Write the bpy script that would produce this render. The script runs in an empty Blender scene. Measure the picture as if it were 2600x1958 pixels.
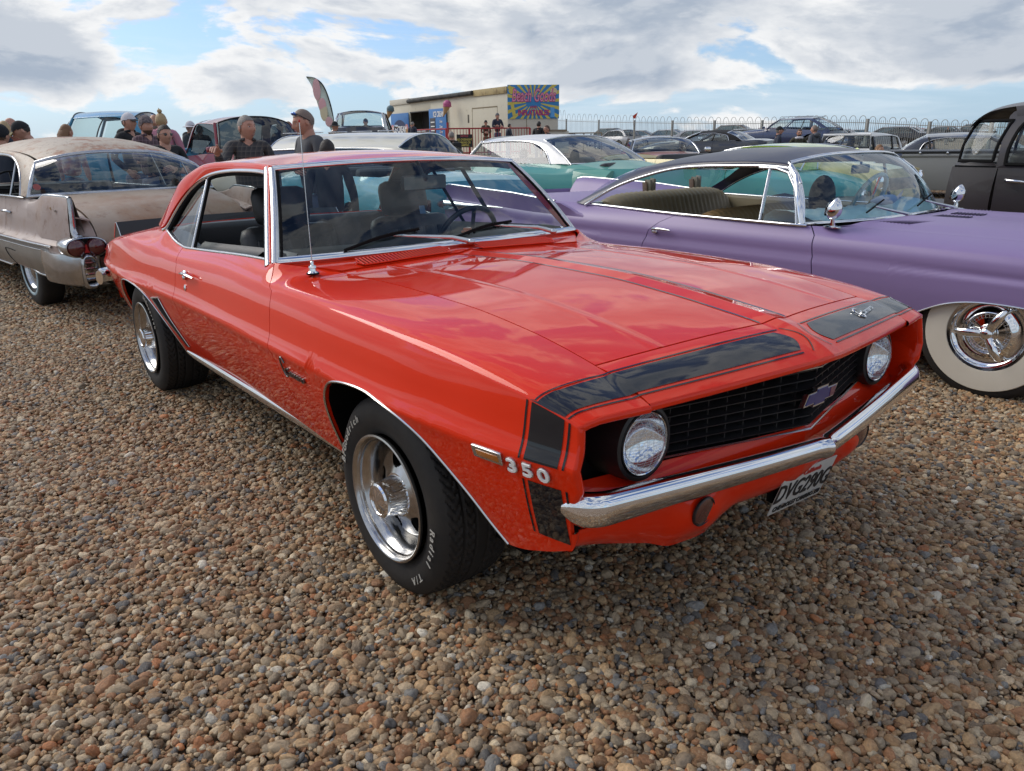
import bpy, bmesh, math, random
import numpy as np
from mathutils import Matrix, Vector
R = math.radians
random.seed(7); rng = np.random.default_rng(7)
SC = bpy.context.scene
COL = SC.collection

# ---------------------------------------------------------------- camera
CAMP = np.array([1.9320, -1.9385, 1.3603]); YAW = R(141.0741); PITCH = R(-17.7747); ROLL = R(-0.838)
cd = bpy.data.cameras.new("camera"); cam = bpy.data.objects.new("camera", cd); COL.objects.link(cam)
cd.sensor_width = 36; cd.lens = 26.689; cd.clip_start = 0.05; cd.clip_end = 3000
_f = Vector((math.cos(YAW)*math.cos(PITCH), math.sin(YAW)*math.cos(PITCH), math.sin(PITCH)))
_r = _f.cross(Vector((0, 0, 1))).normalized(); _u = _r.cross(_f)
_r2 = math.cos(ROLL)*_r + math.sin(ROLL)*_u; _u2 = -math.sin(ROLL)*_r + math.cos(ROLL)*_u
cam.matrix_world = Matrix(((_r2.x, _u2.x, -_f.x, CAMP[0]), (_r2.y, _u2.y, -_f.y, CAMP[1]), (_r2.z, _u2.z, -_f.z, CAMP[2]), (0, 0, 0, 1)))
SC.camera = cam

# ---------------------------------------------------------------- sky and sun
SUN_AZ, SUN_EL = R(206), R(40)          # azimuth measured from +x towards +y
w = bpy.data.worlds.new("World"); SC.world = w; w.use_nodes = True
nt = w.node_tree; nt.nodes.clear(); N = nt.nodes.new; L = nt.links.new
out = N("ShaderNodeOutputWorld"); bg = N("ShaderNodeBackground"); bg.inputs[1].default_value = 0.12
sky = N("ShaderNodeTexSky"); sky.sky_type = 'NISHITA'; sky.sun_disc = False
sky.sun_elevation = SUN_EL; sky.sun_rotation = R(90) - SUN_AZ; sky.air_density = 1.0; sky.dust_density = 1.2; sky.ozone_density = 1.4
tc = N("ShaderNodeTexCoord")
def wmath(op, a, b=None, c=None, clamp=False):
    n = N("ShaderNodeMath"); n.operation = op; n.use_clamp = clamp
    for i, v in enumerate((a, b, c)):
        if v is None: continue
        if isinstance(v, (int, float)): n.inputs[i].default_value = v
        else: L(v, n.inputs[i])
    return n.outputs[0]
def wmap(vec, scale, loc=(0, 0, 0)):
    n = N("ShaderNodeMapping"); n.inputs['Scale'].default_value = scale; n.inputs['Location'].default_value = loc
    L(vec, n.inputs['Vector']); return n.outputs[0]
def wnoise(vec, scale, detail, rough, dist=0.0):
    n = N("ShaderNodeTexNoise"); n.inputs['Scale'].default_value = scale; n.inputs['Detail'].default_value = detail
    n.inputs['Roughness'].default_value = rough; n.inputs['Distortion'].default_value = dist
    L(vec, n.inputs['Vector']); return n.outputs[0]
def wramp(fac, a, b):
    n = N("ShaderNodeMapRange"); n.interpolation_type = 'SMOOTHSTEP'; n.inputs[1].default_value = a; n.inputs[2].default_value = b
    L(fac, n.inputs[0]); return n.outputs[0]
def wmix(fac, a, b):
    n = N("ShaderNodeMix"); n.data_type = 'RGBA'
    L(fac, n.inputs[0])
    for s, v in ((n.inputs[6], a), (n.inputs[7], b)):
        if isinstance(v, tuple): s.default_value = (*v, 1)
        else: L(v, s)
    return n.outputs[2]
gen = tc.outputs['Generated']
sep = N("ShaderNodeSeparateXYZ"); L(gen, sep.inputs[0]); Z = sep.outputs[2]
CL = (3.35, 1.15, 0.6)
vA = wmap(gen, (1, 1, 2.6), CL)
vS = wmap(gen, (1, 1, 2.6), (CL[0]-0.02, CL[1]-0.01, CL[2]+0.045))
nA = wnoise(vA, 4.0, 10, 0.57, 0.22); nS = wnoise(vS, 4.0, 6, 0.52, 0.22)
bank = wramp(Z, 0.015, 0.085)                       # more cumulus higher up, open sky low down
dens = wmath('SUBTRACT', wmath('ADD', nA, wmath('MULTIPLY', wmath('SUBTRACT', bank, 0.55), 0.20)), wmath('MULTIPLY', wramp(Z, 0.20, 0.55), 0.085))
mask = wramp(dens, 0.480, 0.535)
lit = wramp(wmath('SUBTRACT', nS, nA), -0.035, 0.06)
thick = wramp(dens, 0.52, 0.64)
shade = wmath('SUBTRACT', 1.0, wmath('MULTIPLY', thick, wmath('SUBTRACT', 1.0, wmath('MULTIPLY', lit, 0.15))))
grey = wmix(wmath('MULTIPLY', wmath('ADD', wmath('MULTIPLY', shade, 0.62), wmath('MULTIPLY', wmath('SUBTRACT', 1.0, lit), 0.38)), 1.0), (2.7, 3.3, 4.2), (7.4, 7.45, 7.5))
vC = wmap(gen, (1, 1, 7.0), (1.3, 4.1, 0.2))
cir = wmath('MULTIPLY', wramp(wnoise(vC, 2.2, 7, 0.62, 0.6), 0.46, 0.74), 0.5)
hz = wramp(Z, 0.22, -0.02)
skyblue = N("ShaderNodeMix"); skyblue.data_type = 'RGBA'; skyblue.blend_type = 'MULTIPLY'; skyblue.inputs[0].default_value = 1
L(sky.outputs[0], skyblue.inputs[6]); skyblue.inputs[7].default_value = (0.78, 0.95, 1.25, 1)
base = wmix(wmath('MULTIPLY', hz, 0.62), skyblue.outputs[2], (4.3, 6.0, 7.7))
c1 = wmix(cir, base, (7.3, 7.8, 8.3))
c2 = wmix(mask, c1, grey)
L(c2, bg.inputs[0]); L(bg.outputs[0], out.inputs[0])

sd = bpy.data.lights.new("sun", 'SUN'); sd.energy = 2.0; sd.angle = R(38); sd.color = (1.0, 0.93, 0.82)
sun = bpy.data.objects.new("sun", sd); COL.objects.link(sun)
sdir = Vector((math.cos(SUN_AZ)*math.cos(SUN_EL), math.sin(SUN_AZ)*math.cos(SUN_EL), math.sin(SUN_EL)))
sun.rotation_euler = sdir.to_track_quat('Z', 'Y').to_euler(); sun.location = (0, 0, 30)
SC.view_settings.view_transform = 'Standard'; SC.view_settings.look = 'None'
SC.view_settings.exposure = 0.09; SC.view_settings.gamma = 1; SC.view_settings.use_curve_mapping = False
SC.cycles.max_bounces = 10; SC.cycles.transparent_max_bounces = 24; SC.cycles.glossy_bounces = 6
SC.cycles.sample_clamp_indirect = 6.0

# ---------------------------------------------------------------- materials
MATS = {}
def mat(name, col, rough=0.5, metal=0.0, coat=0.0, spec=0.5, noise=None, bump=None, dirt=None, emit=None, sheen=0.0, flake=None):
    """noise=(scale, amount, colour2)  bump=(scale, strength, detail)  dirt=(colour, amount, scale)"""
    if name in MATS: return MATS[name]
    m = bpy.data.materials.new(name); m.use_nodes = True; t = m.node_tree; n = t.nodes; l = t.links
    b = n["Principled BSDF"]; b.inputs['Base Color'].default_value = (*col, 1); b.inputs['Roughness'].default_value = rough
    b.inputs['Metallic'].default_value = metal; b.inputs['Coat Weight'].default_value = coat; b.inputs['Coat Roughness'].default_value = 0.03
    b.inputs['Specular IOR Level'].default_value = spec
    if sheen: b.inputs['Sheen Weight'].default_value = sheen
    tcn = n.new("ShaderNodeTexCoord"); src = tcn.outputs['Object']
    last = None
    def nz(scale, detail=6, rough_=0.6):
        q = n.new("ShaderNodeTexNoise"); q.inputs['Scale'].default_value = scale; q.inputs['Detail'].default_value = detail
        q.inputs['Roughness'].default_value = rough_; l.new(src, q.inputs['Vector']); return q.outputs[0]
    def ramp(f, a, b_):
        q = n.new("ShaderNodeMapRange"); q.inputs[1].default_value = a; q.inputs[2].default_value = b_; l.new(f, q.inputs[0]); return q.outputs[0]
    def mix(f, a, c2):
        q = n.new("ShaderNodeMix"); q.data_type = 'RGBA'; l.new(f, q.inputs[0])
        if isinstance(a, tuple): q.inputs[6].default_value = (*a, 1)
        else: l.new(a, q.inputs[6])
        q.inputs[7].default_value = (*c2, 1); return q.outputs[2]
    def mul(f, k):
        q = n.new("ShaderNodeMath"); q.operation = 'MULTIPLY'; l.new(f, q.inputs[0]); q.inputs[1].default_value = k; return q.outputs[0]
    cur = col
    if noise:
        cur = mix(mul(ramp(nz(noise[0]), 0.35, 0.68), noise[1]), cur, noise[2])
    if dirt:
        for d in (dirt if isinstance(dirt, list) else [dirt]):
            cur = mix(mul(ramp(nz(d[2], 8, 0.7), d[3] if len(d) > 3 else 0.5, d[4] if len(d) > 4 else 0.7), d[1]), cur, d[0])
    if not isinstance(cur, tuple): l.new(cur, b.inputs['Base Color'])
    if bump:
        q = n.new("ShaderNodeBump"); q.inputs['Strength'].default_value = bump[1]; q.inputs['Distance'].default_value = 0.01
        l.new(nz(bump[0], bump[2] if len(bump) > 2 else 4), q.inputs['Height']); l.new(q.outputs[0], b.inputs['Normal'])
        if coat and len(bump) > 3: l.new(q.outputs[0], b.inputs['Coat Normal'])
    if emit: b.inputs['Emission Color'].default_value = (*emit[0], 1); b.inputs['Emission Strength'].default_value = emit[1]
    MATS[name] = m; return m
def glass(name, tint=(0.80, 0.88, 0.87), ior=1.5, rough=0.0, boost=1.0, haze=0.0):
    if name in MATS: return MATS[name]
    m = bpy.data.materials.new(name); m.use_nodes = True; t = m.node_tree; n = t.nodes; l = t.links
    n.clear(); o = n.new("ShaderNodeOutputMaterial"); tr = n.new("ShaderNodeBsdfTransparent"); tr.inputs[0].default_value = (*tint, 1)
    gl = n.new("ShaderNodeBsdfGlossy"); gl.inputs['Roughness'].default_value = rough; gl.inputs[0].default_value = (0.95, 0.97, 1, 1)
    fr = n.new("ShaderNodeLayerWeight"); fr.inputs[0].default_value = 0.5
    pw = n.new("ShaderNodeMath"); pw.operation = 'POWER'; l.new(fr.outputs['Facing'], pw.inputs[0]); pw.inputs[1].default_value = 4.6
    k = n.new("ShaderNodeMath"); k.operation = 'MULTIPLY_ADD'; k.use_clamp = True; l.new(pw.outputs[0], k.inputs[0]); k.inputs[1].default_value = 0.9; k.inputs[2].default_value = 0.065*boost
    mx = n.new("ShaderNodeMixShader"); l.new(k.outputs[0], mx.inputs[0])
    first = tr
    if haze:
        df = n.new("ShaderNodeBsdfDiffuse"); df.inputs[0].default_value = (0.6, 0.62, 0.6, 1)
        q = n.new("ShaderNodeTexNoise"); q.inputs['Scale'].default_value = 3.0; q.inputs['Detail'].default_value = 5
        tcn = n.new("ShaderNodeTexCoord"); mp = n.new("ShaderNodeMapping"); mp.inputs['Scale'].default_value = (1, 5, 1.2); l.new(tcn.outputs['Object'], mp.inputs[0]); l.new(mp.outputs[0], q.inputs['Vector'])
        r = n.new("ShaderNodeMapRange"); r.inputs[1].default_value = 0.45; r.inputs[2].default_value = 0.85; r.inputs[4].default_value = haze; l.new(q.outputs[0], r.inputs[0])
        m2 = n.new("ShaderNodeMixShader"); l.new(r.outputs[0], m2.inputs[0]); l.new(tr.outputs[0], m2.inputs[1]); l.new(df.outputs[0], m2.inputs[2]); first = m2
    l.new(first.outputs[0], mx.inputs[1]); l.new(gl.outputs[0], mx.inputs[2]); l.new(mx.outputs[0], o.inputs[0])
    MATS[name] = m; return m

# ---------------------------------------------------------------- object helpers
def tag(o, label=None, cat=None, group=None, kind=None):
    if label: o['label'] = label
    if cat: o['category'] = cat
    if group: o['group'] = group
    if kind: o['kind'] = kind
    return o
def empty(name, loc=(0, 0, 0), rz=0.0, label=None, cat=None, group=None):
    o = bpy.data.objects.new(name, None); COL.objects.link(o); o.location = loc; o.rotation_euler = (0, 0, rz)
    o.empty_display_size = 0.2
    return tag(o, label, cat, group)
def rot(ax=0, ay=0, az=0):
    return np.array(Matrix.Rotation(az, 3, 'Z') @ Matrix.Rotation(ay, 3, 'Y') @ Matrix.Rotation(ax, 3, 'X'))
def frame(o, x, z):
    """matrix whose columns are x, y, z directions"""
    x = np.array(x, float); x /= np.linalg.norm(x); z = np.array(z, float); z -= x*(z@x); z /= np.linalg.norm(z)
    return np.stack([x, np.cross(z, x), z], 1), np.array(o, float)
class MB:
    def __init__(s): s.v = []; s.f = []; s.n = 0; s.mi = []
    def add(s, v, f, m=0):
        v = np.asarray(v, float).reshape(-1, 3); s.v.append(v); s.f += [tuple(int(i)+s.n for i in q) for q in f]; s.mi += [m]*len(f); s.n += len(v); return s
    def grid(s, P, cu=False, cv=False, flip=False, m=0):
        P = np.asarray(P, float); a, b = P.shape[:2]; f = []
        for i in range(a if cu else a-1):
            for j in range(b if cv else b-1):
                q = (i*b+j, ((i+1) % a)*b+j, ((i+1) % a)*b+(j+1) % b, i*b+(j+1) % b)
                f.append(q[::-1] if flip else q)
        return s.add(P.reshape(-1, 3), f, m)
    def box(s, c, d, Rm=None, ch=0.0, m=0):
        """chamfered box, centre c, full size d"""
        h = np.array(d, float)/2; ch = min(ch, h.min()*0.9); V = []
        Rm = np.eye(3) if Rm is None else Rm
        if ch <= 0:
            V = [(x*h[0], y*h[1], z*h[2]) for x in (-1, 1) for y in (-1, 1) for z in (-1, 1)]
            F = [(0, 1, 3, 2), (4, 6, 7, 5), (0, 4, 5, 1), (2, 3, 7, 6), (0, 2, 6, 4), (1, 5, 7, 3)]
            return s.add(np.array(V) @ Rm.T + c, F, m)
        bm = bmesh.new(); bmesh.ops.create_cube(bm, size=1)
        for q in bm.verts: q.co = Vector((q.co.x*d[0], q.co.y*d[1], q.co.z*d[2]))
        bmesh.ops.bevel(bm, geom=bm.edges[:], offset=ch, segments=2, affect='EDGES', profile=0.5)
        V = np.array([q.co[:] for q in bm.verts]); bm.verts.index_update(); F = [[q.index for q in f.verts] for f in bm.faces]; bm.free()
        return s.add(V @ Rm.T + c, F, m)
    def tube(s, path, r, n=8, cap=True, closed=False, flat=None, m=0, up=None):
        """flat=(a,b) gives an elliptic section"""
        P = np.asarray(path, float); k = len(P); rr = np.ones(k)*r if np.isscalar(r) else np.asarray(r, float)
        T = np.gradient(P, axis=0) if not closed else (np.roll(P, -1, 0)-np.roll(P, 1, 0))
        T /= np.linalg.norm(T, axis=1)[:, None]+1e-12
        ref = np.array(up if up is not None else ((0, 0, 1) if abs(T[0][2]) < 0.9 else (1, 0, 0)), float)
        G = []; fa, fb = flat or (1, 1); prev = None
        for i in range(k):
            a = ref if (prev is None or up is not None) else prev
            x = a - T[i]*(a@T[i]); x /= np.linalg.norm(x)+1e-12; y = np.cross(T[i], x); prev = x
            an = np.linspace(0, 2*math.pi, n, endpoint=False)
            G.append(P[i] + rr[i]*(np.cos(an)[:, None]*x*fa + np.sin(an)[:, None]*y*fb))
        G = np.array(G); s.grid(G, cu=closed, cv=True, m=m)
        if cap and not closed:
            b0 = s.n - k*n
            s.f.append(tuple(range(b0+n-1, b0-1, -1))[:n]); s.f.append(tuple(range(b0+(k-1)*n, b0+k*n))); s.mi += [m, m]
        return s
    def lathe(s, prof, n=32, c=(0, 0, 0), Rm=None, close=False, m=0, a0=0, a1=2*math.pi):
        """prof = [(radius, height)], axis z before Rm"""
        pr = np.asarray(prof, float); full = abs(a1-a0-2*math.pi) < 1e-6
        an = np.linspace(a0, a1, n, endpoint=not full)
        G = np.stack([np.stack([pr[:, 0]*math.cos(a), pr[:, 0]*math.sin(a), pr[:, 1]], 1) for a in an])
        Rm = np.eye(3) if Rm is None else Rm
        return s.grid(G @ Rm.T + np.array(c), cu=full, cv=close, m=m)
    def prism(s, poly, d, Rm=None, c=(0, 0, 0), m=0):
        """polygon in local xy extruded from z=0 to z=d"""
        p = np.asarray(poly, float); k = len(p); Rm = np.eye(3) if Rm is None else Rm
        V = np.concatenate([np.c_[p, np.zeros(k)], np.c_[p, np.full(k, d)]]) @ Rm.T + np.array(c)
        F = [tuple(range(k-1, -1, -1)), tuple(range(k, 2*k))] + [(i, (i+1) % k, k+(i+1) % k, k+i) for i in range(k)]
        return s.add(V, F, m)
    def ell(s, c, r, n=12, k=8, Rm=None, m=0):
        th = np.linspace(0.001, math.pi-0.001, k); an = np.linspace(0, 2*math.pi, n, endpoint=False)
        G = np.array([[(math.sin(t)*math.cos(a)*r[0], math.sin(t)*math.sin(a)*r[1], math.cos(t)*r[2]) for a in an] for t in th])
        Rm = np.eye(3) if Rm is None else Rm
        return s.grid(G @ Rm.T + np.array(c), cv=True, flip=True, m=m)
    def disc(s, c, r, Rm, n=24, m=0):
        an = np.linspace(0, 2*math.pi, n, endpoint=False)
        return s.add(np.stack([r*np.cos(an), r*np.sin(an), 0*an], 1) @ Rm.T + np.array(c), [tuple(range(n))], m)
    def xf(s, Rm=None, t=(0, 0, 0), sc=(1, 1, 1)):
        Rm = np.eye(3) if Rm is None else Rm
        s.v = [(q*np.array(sc)) @ Rm.T + np.array(t) for q in s.v]
        if np.prod(sc) < 0: s.f = [q[::-1] for q in s.f]
        return s
    def mapv(s, fn): s.v = [np.array([fn(*p) for p in q]) for q in s.v]; return s
    def mesh(s, name, mats, smooth=35, weld=False):
        me = bpy.data.meshes.new(name)
        V = np.concatenate(s.v) if s.v else np.zeros((0, 3))
        me.from_pydata(V.tolist(), [], s.f)
        for m_ in (mats if isinstance(mats, (list, tuple)) else [mats]): me.materials.append(m_)
        if any(s.mi): me.polygons.foreach_set("material_index", s.mi)
        if weld:
            bm = bmesh.new(); bm.from_mesh(me); bmesh.ops.remove_doubles(bm, verts=bm.verts, dist=1e-5); bm.to_mesh(me); bm.free()
        if smooth:
            me.shade_smooth(); me.set_sharp_from_angle(angle=R(smooth))
        me.update(); return me
    def build(s, name, mats, parent=None, smooth=35, label=None, cat=None, group=None, kind=None, weld=False):
        o = bpy.data.objects.new(name, s.mesh(name, mats, smooth, weld)); COL.objects.link(o)
        if parent: o.parent = parent
        return tag(o, label, cat, group, kind)
def inst(me, name, parent=None, loc=(0, 0, 0), rz=0, rx=0, ry=0, scale=None, **k):
    o = bpy.data.objects.new(name, me); COL.objects.link(o); o.location = loc; o.rotation_euler = (rx, ry, rz)
    if scale is not None: o.scale = scale
    if parent: o.parent = parent
    return tag(o, **k)
def kids(o): return [c for c in bpy.data.objects if c.parent == o]
def copy_tree(o, parent=None, cmap=None):
    cmap = cmap or CH
    c = o.copy(); COL.objects.link(c); c.parent = parent
    for ch in list(o.children): copy_tree(ch, c)
    return c
CH = {}
def panel(P, flange=0.012, sides="lrbt", flip=False, mb=None, m=0):
    """surface grid with a returned flange on its edges (real sheet thickness)"""
    P = np.asarray(P, float); mb = mb or MB(); mb.grid(P, flip=flip, m=m)
    du = np.gradient(P, axis=0); dv = np.gradient(P, axis=1); nn = np.cross(du, dv); nn /= np.linalg.norm(nn, axis=2)[..., None]+1e-12
    if flip: nn = -nn
    def strip(e, ne, fl):
        G = np.stack([e, e-ne*flange*0.25, e-ne*flange], 0); mb.grid(G, flip=fl, m=m)
    if 'l' in sides: strip(P[0], nn[0], flip)
    if 'r' in sides: strip(P[-1], nn[-1], not flip)
    if 'b' in sides: strip(P[:, 0], nn[:, 0], not flip)
    if 't' in sides: strip(P[:, -1], nn[:, -1], flip)
    return mb
def pch(xs, ys):
    """monotone cubic interpolation"""
    xs = np.asarray(xs, float); ys = np.asarray(ys, float); o = np.argsort(xs); xs, ys = xs[o], ys[o]
    h = np.diff(xs); d = np.diff(ys)/h; m = np.zeros_like(ys)
    if len(xs) > 2:
        for i in range(1, len(xs)-1):
            if d[i-1]*d[i] > 0:
                w1, w2 = 2*h[i]+h[i-1], h[i]+2*h[i-1]; m[i] = (w1+w2)/(w1/d[i-1]+w2/d[i])
    m[0], m[-1] = d[0], d[-1]
    def f(x):
        x = np.asarray(x, float); i = np.clip(np.searchsorted(xs, x)-1, 0, len(h)-1); t = np.clip((x-xs[i])/h[i], -0.3, 1.3)
        return ((2*t**3-3*t**2+1)*ys[i] + (t**3-2*t**2+t)*h[i]*m[i] + (-2*t**3+3*t**2)*ys[i+1] + (t**3-t**2)*h[i]*m[i+1])
    return f
def cr(pts, n):
    """Catmull-Rom through points (k,3) -> (n,3), even arc length"""
    p = np.asarray(pts, float); k = len(p); q = np.vstack([2*p[0]-p[1], p, 2*p[-1]-p[-2]]); o = []
    for i in range(k-1):
        for t in np.linspace(0, 1, 16, endpoint=False):
            a, b, c, d = q[i:i+4]; o.append(0.5*((2*b)+(-a+c)*t+(2*a-5*b+4*c-d)*t*t+(-a+3*b-3*c+d)*t**3))
    o.append(p[-1]); o = np.array(o); s = np.r_[0, np.cumsum(np.linalg.norm(np.diff(o, axis=0), axis=1))]; u = np.linspace(0, s[-1], n)
    return np.stack([np.interp(u, s, o[:, j]) for j in range(o.shape[1])], 1)
def ruled(A, B, n=6, bulge=0.0, ndir=None):
    A = np.asarray(A); B = np.asarray(B); t = np.linspace(0, 1, n)
    G = A[:, None]*(1-t)[None, :, None] + B[:, None]*t[None, :, None]
    if bulge:
        nd = np.cross(np.gradient(A, axis=0), B-A) if ndir is None else np.tile(ndir, (len(A), 1)); nd = nd/(np.linalg.norm(nd, axis=1)[:, None]+1e-12)
        G = G + nd[:, None]*(bulge*4*t*(1-t))[None, :, None]
    return G
MY = np.array([1, -1, 1.0])
def at(px, d):
    """ground-plane position d metres in front of the camera on the bearing of image column px (0..2600)"""
    fl = np.array([math.cos(YAW), math.sin(YAW)]); rt = np.array([math.sin(YAW), -math.cos(YAW)])
    return CAMP[:2] + d*fl + rt*d*(px-1291)*0.963/1927.5
VSC = 2126.0      # vertical scale near the horizon
_TX = {}
def text(s, size=0.1, extrude=0.003, shear=0.0, bold=0.0, align='CENTER', space=1.0, res=3):
    """text outline as (verts, faces) in the local xy plane, thickness along z"""
    key = (s, size, extrude, shear, bold, align, space, res)
    if key in _TX: return _TX[key]
    cu = bpy.data.curves.new("t", 'FONT'); cu.body = s; cu.size = size; cu.extrude = extrude; cu.shear = shear; cu.offset = bold
    cu.align_x = align; cu.align_y = 'CENTER'; cu.space_character = space; cu.resolution_u = res
    o = bpy.data.objects.new("t", cu); COL.objects.link(o); dg = bpy.context.evaluated_depsgraph_get(); dg.update()
    me = o.evaluated_get(dg).to_mesh(); V = np.array([v.co[:] for v in me.vertices]).reshape(-1, 3); F = [tuple(p.vertices) for p in me.polygons]
    bpy.data.objects.remove(o); bpy.data.curves.remove(cu)
    _TX[key] = (V, F); return V, F
# ---------------------------------------------------------------- ground
def ss(a, b, x):
    t = np.clip((np.asarray(x, float)-a)/(b-a), 0, 1); return t*t*(3-2*t)
KX, KY = at(1260, 40)
def hgt(x, y):
    x = np.asarray(x, float); y = np.asarray(y, float)
    fl = np.array([math.cos(YAW), math.sin(YAW)])
    d = (x-CAMP[0])*fl[0] + (y-CAMP[1])*fl[1]; dist = np.hypot(x-CAMP[0], y-CAMP[1])
    h = 0.42*ss(7, 38, d)+0.38*ss(38, 75, d)
    k = np.hypot((x-KX), (y-KY)); h = h + 0.42*(1-ss(9, 20, k))
    return h
def ground_mat():
    m = bpy.data.materials.new("shingle_ground"); m.use_nodes = True; t = m.node_tree; n = t.nodes; l = t.links
    b = n["Principled BSDF"]; b.inputs['Roughness'].default_value = 0.9
    tcn = n.new("ShaderNodeTexCoord"); src = tcn.outputs['Object']
    vo = n.new("ShaderNodeTexVoronoi"); vo.inputs['Scale'].default_value = 26; l.new(src, vo.inputs['Vector'])
    r = n.new("ShaderNodeValToRGB"); r.color_ramp.interpolation = 'LINEAR'
    sp = n.new("ShaderNodeSeparateColor"); l.new(vo.outputs['Color'], sp.inputs[0]); l.new(sp.outputs[0], r.inputs[0])
    cols = [(0.02, (0.12, 0.075, 0.045)), (0.3, (0.21, 0.13, 0.08)), (0.55, (0.30, 0.20, 0.125)), (0.75, (0.26, 0.21, 0.165)), (0.95, (0.42, 0.35, 0.26))]
    e = r.color_ramp.elements; e[0].position, e[0].color = cols[0][0], (*cols[0][1], 1); e[1].position, e[1].color = cols[-1][0], (*cols[-1][1], 1)
    for p, c in cols[1:-1]: q = e.new(p); q.color = (*c, 1)
    nz = n.new("ShaderNodeTexNoise"); nz.inputs['Scale'].default_value = 0.25; nz.inputs['Detail'].default_value = 5; l.new(src, nz.inputs['Vector'])
    mr = n.new("ShaderNodeMapRange"); mr.inputs[1].default_value = 0.3; mr.inputs[2].default_value = 0.7; mr.inputs[3].default_value = 0.8; mr.inputs[4].default_value = 1.2; l.new(nz.outputs[0], mr.inputs[0])
    mx = n.new("ShaderNodeMix"); mx.data_type = 'RGBA'; mx.blend_type = 'MULTIPLY'; mx.inputs[0].default_value = 1; l.new(r.outputs[0], mx.inputs[6]); l.new(mr.outputs[0], mx.inputs[7]); l.new(mx.outputs[2], b.inputs['Base Color'])
    bp_ = n.new("ShaderNodeBump"); bp_.inputs['Strength'].default_value = 1.0; bp_.inputs['Distance'].default_value = 0.02; bp_.invert = True
    l.new(vo.outputs['Distance'], bp_.inputs['Height']); l.new(bp_.outputs[0], b.inputs['Normal'])
    return m
def radial(r0, r1, n, k):
    rr = np.r_[0.01, np.geomspace(r0, r1, n)]; an = np.linspace(0, 2*math.pi, k, endpoint=False)
    X = CAMP[0]+rr[:, None]*np.cos(an); Y = CAMP[1]+rr[:, None]*np.sin(an); return X, Y
X, Y = radial(1.0, 2500, 120, 180)
Zg = hgt(X, Y) - 0.028
MB().grid(np.stack([X, Y, Zg], 2), cv=True).build("ground", ground_mat(), smooth=60, kind='structure', label="open shingle beach ground stretching back to the horizon")

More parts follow.
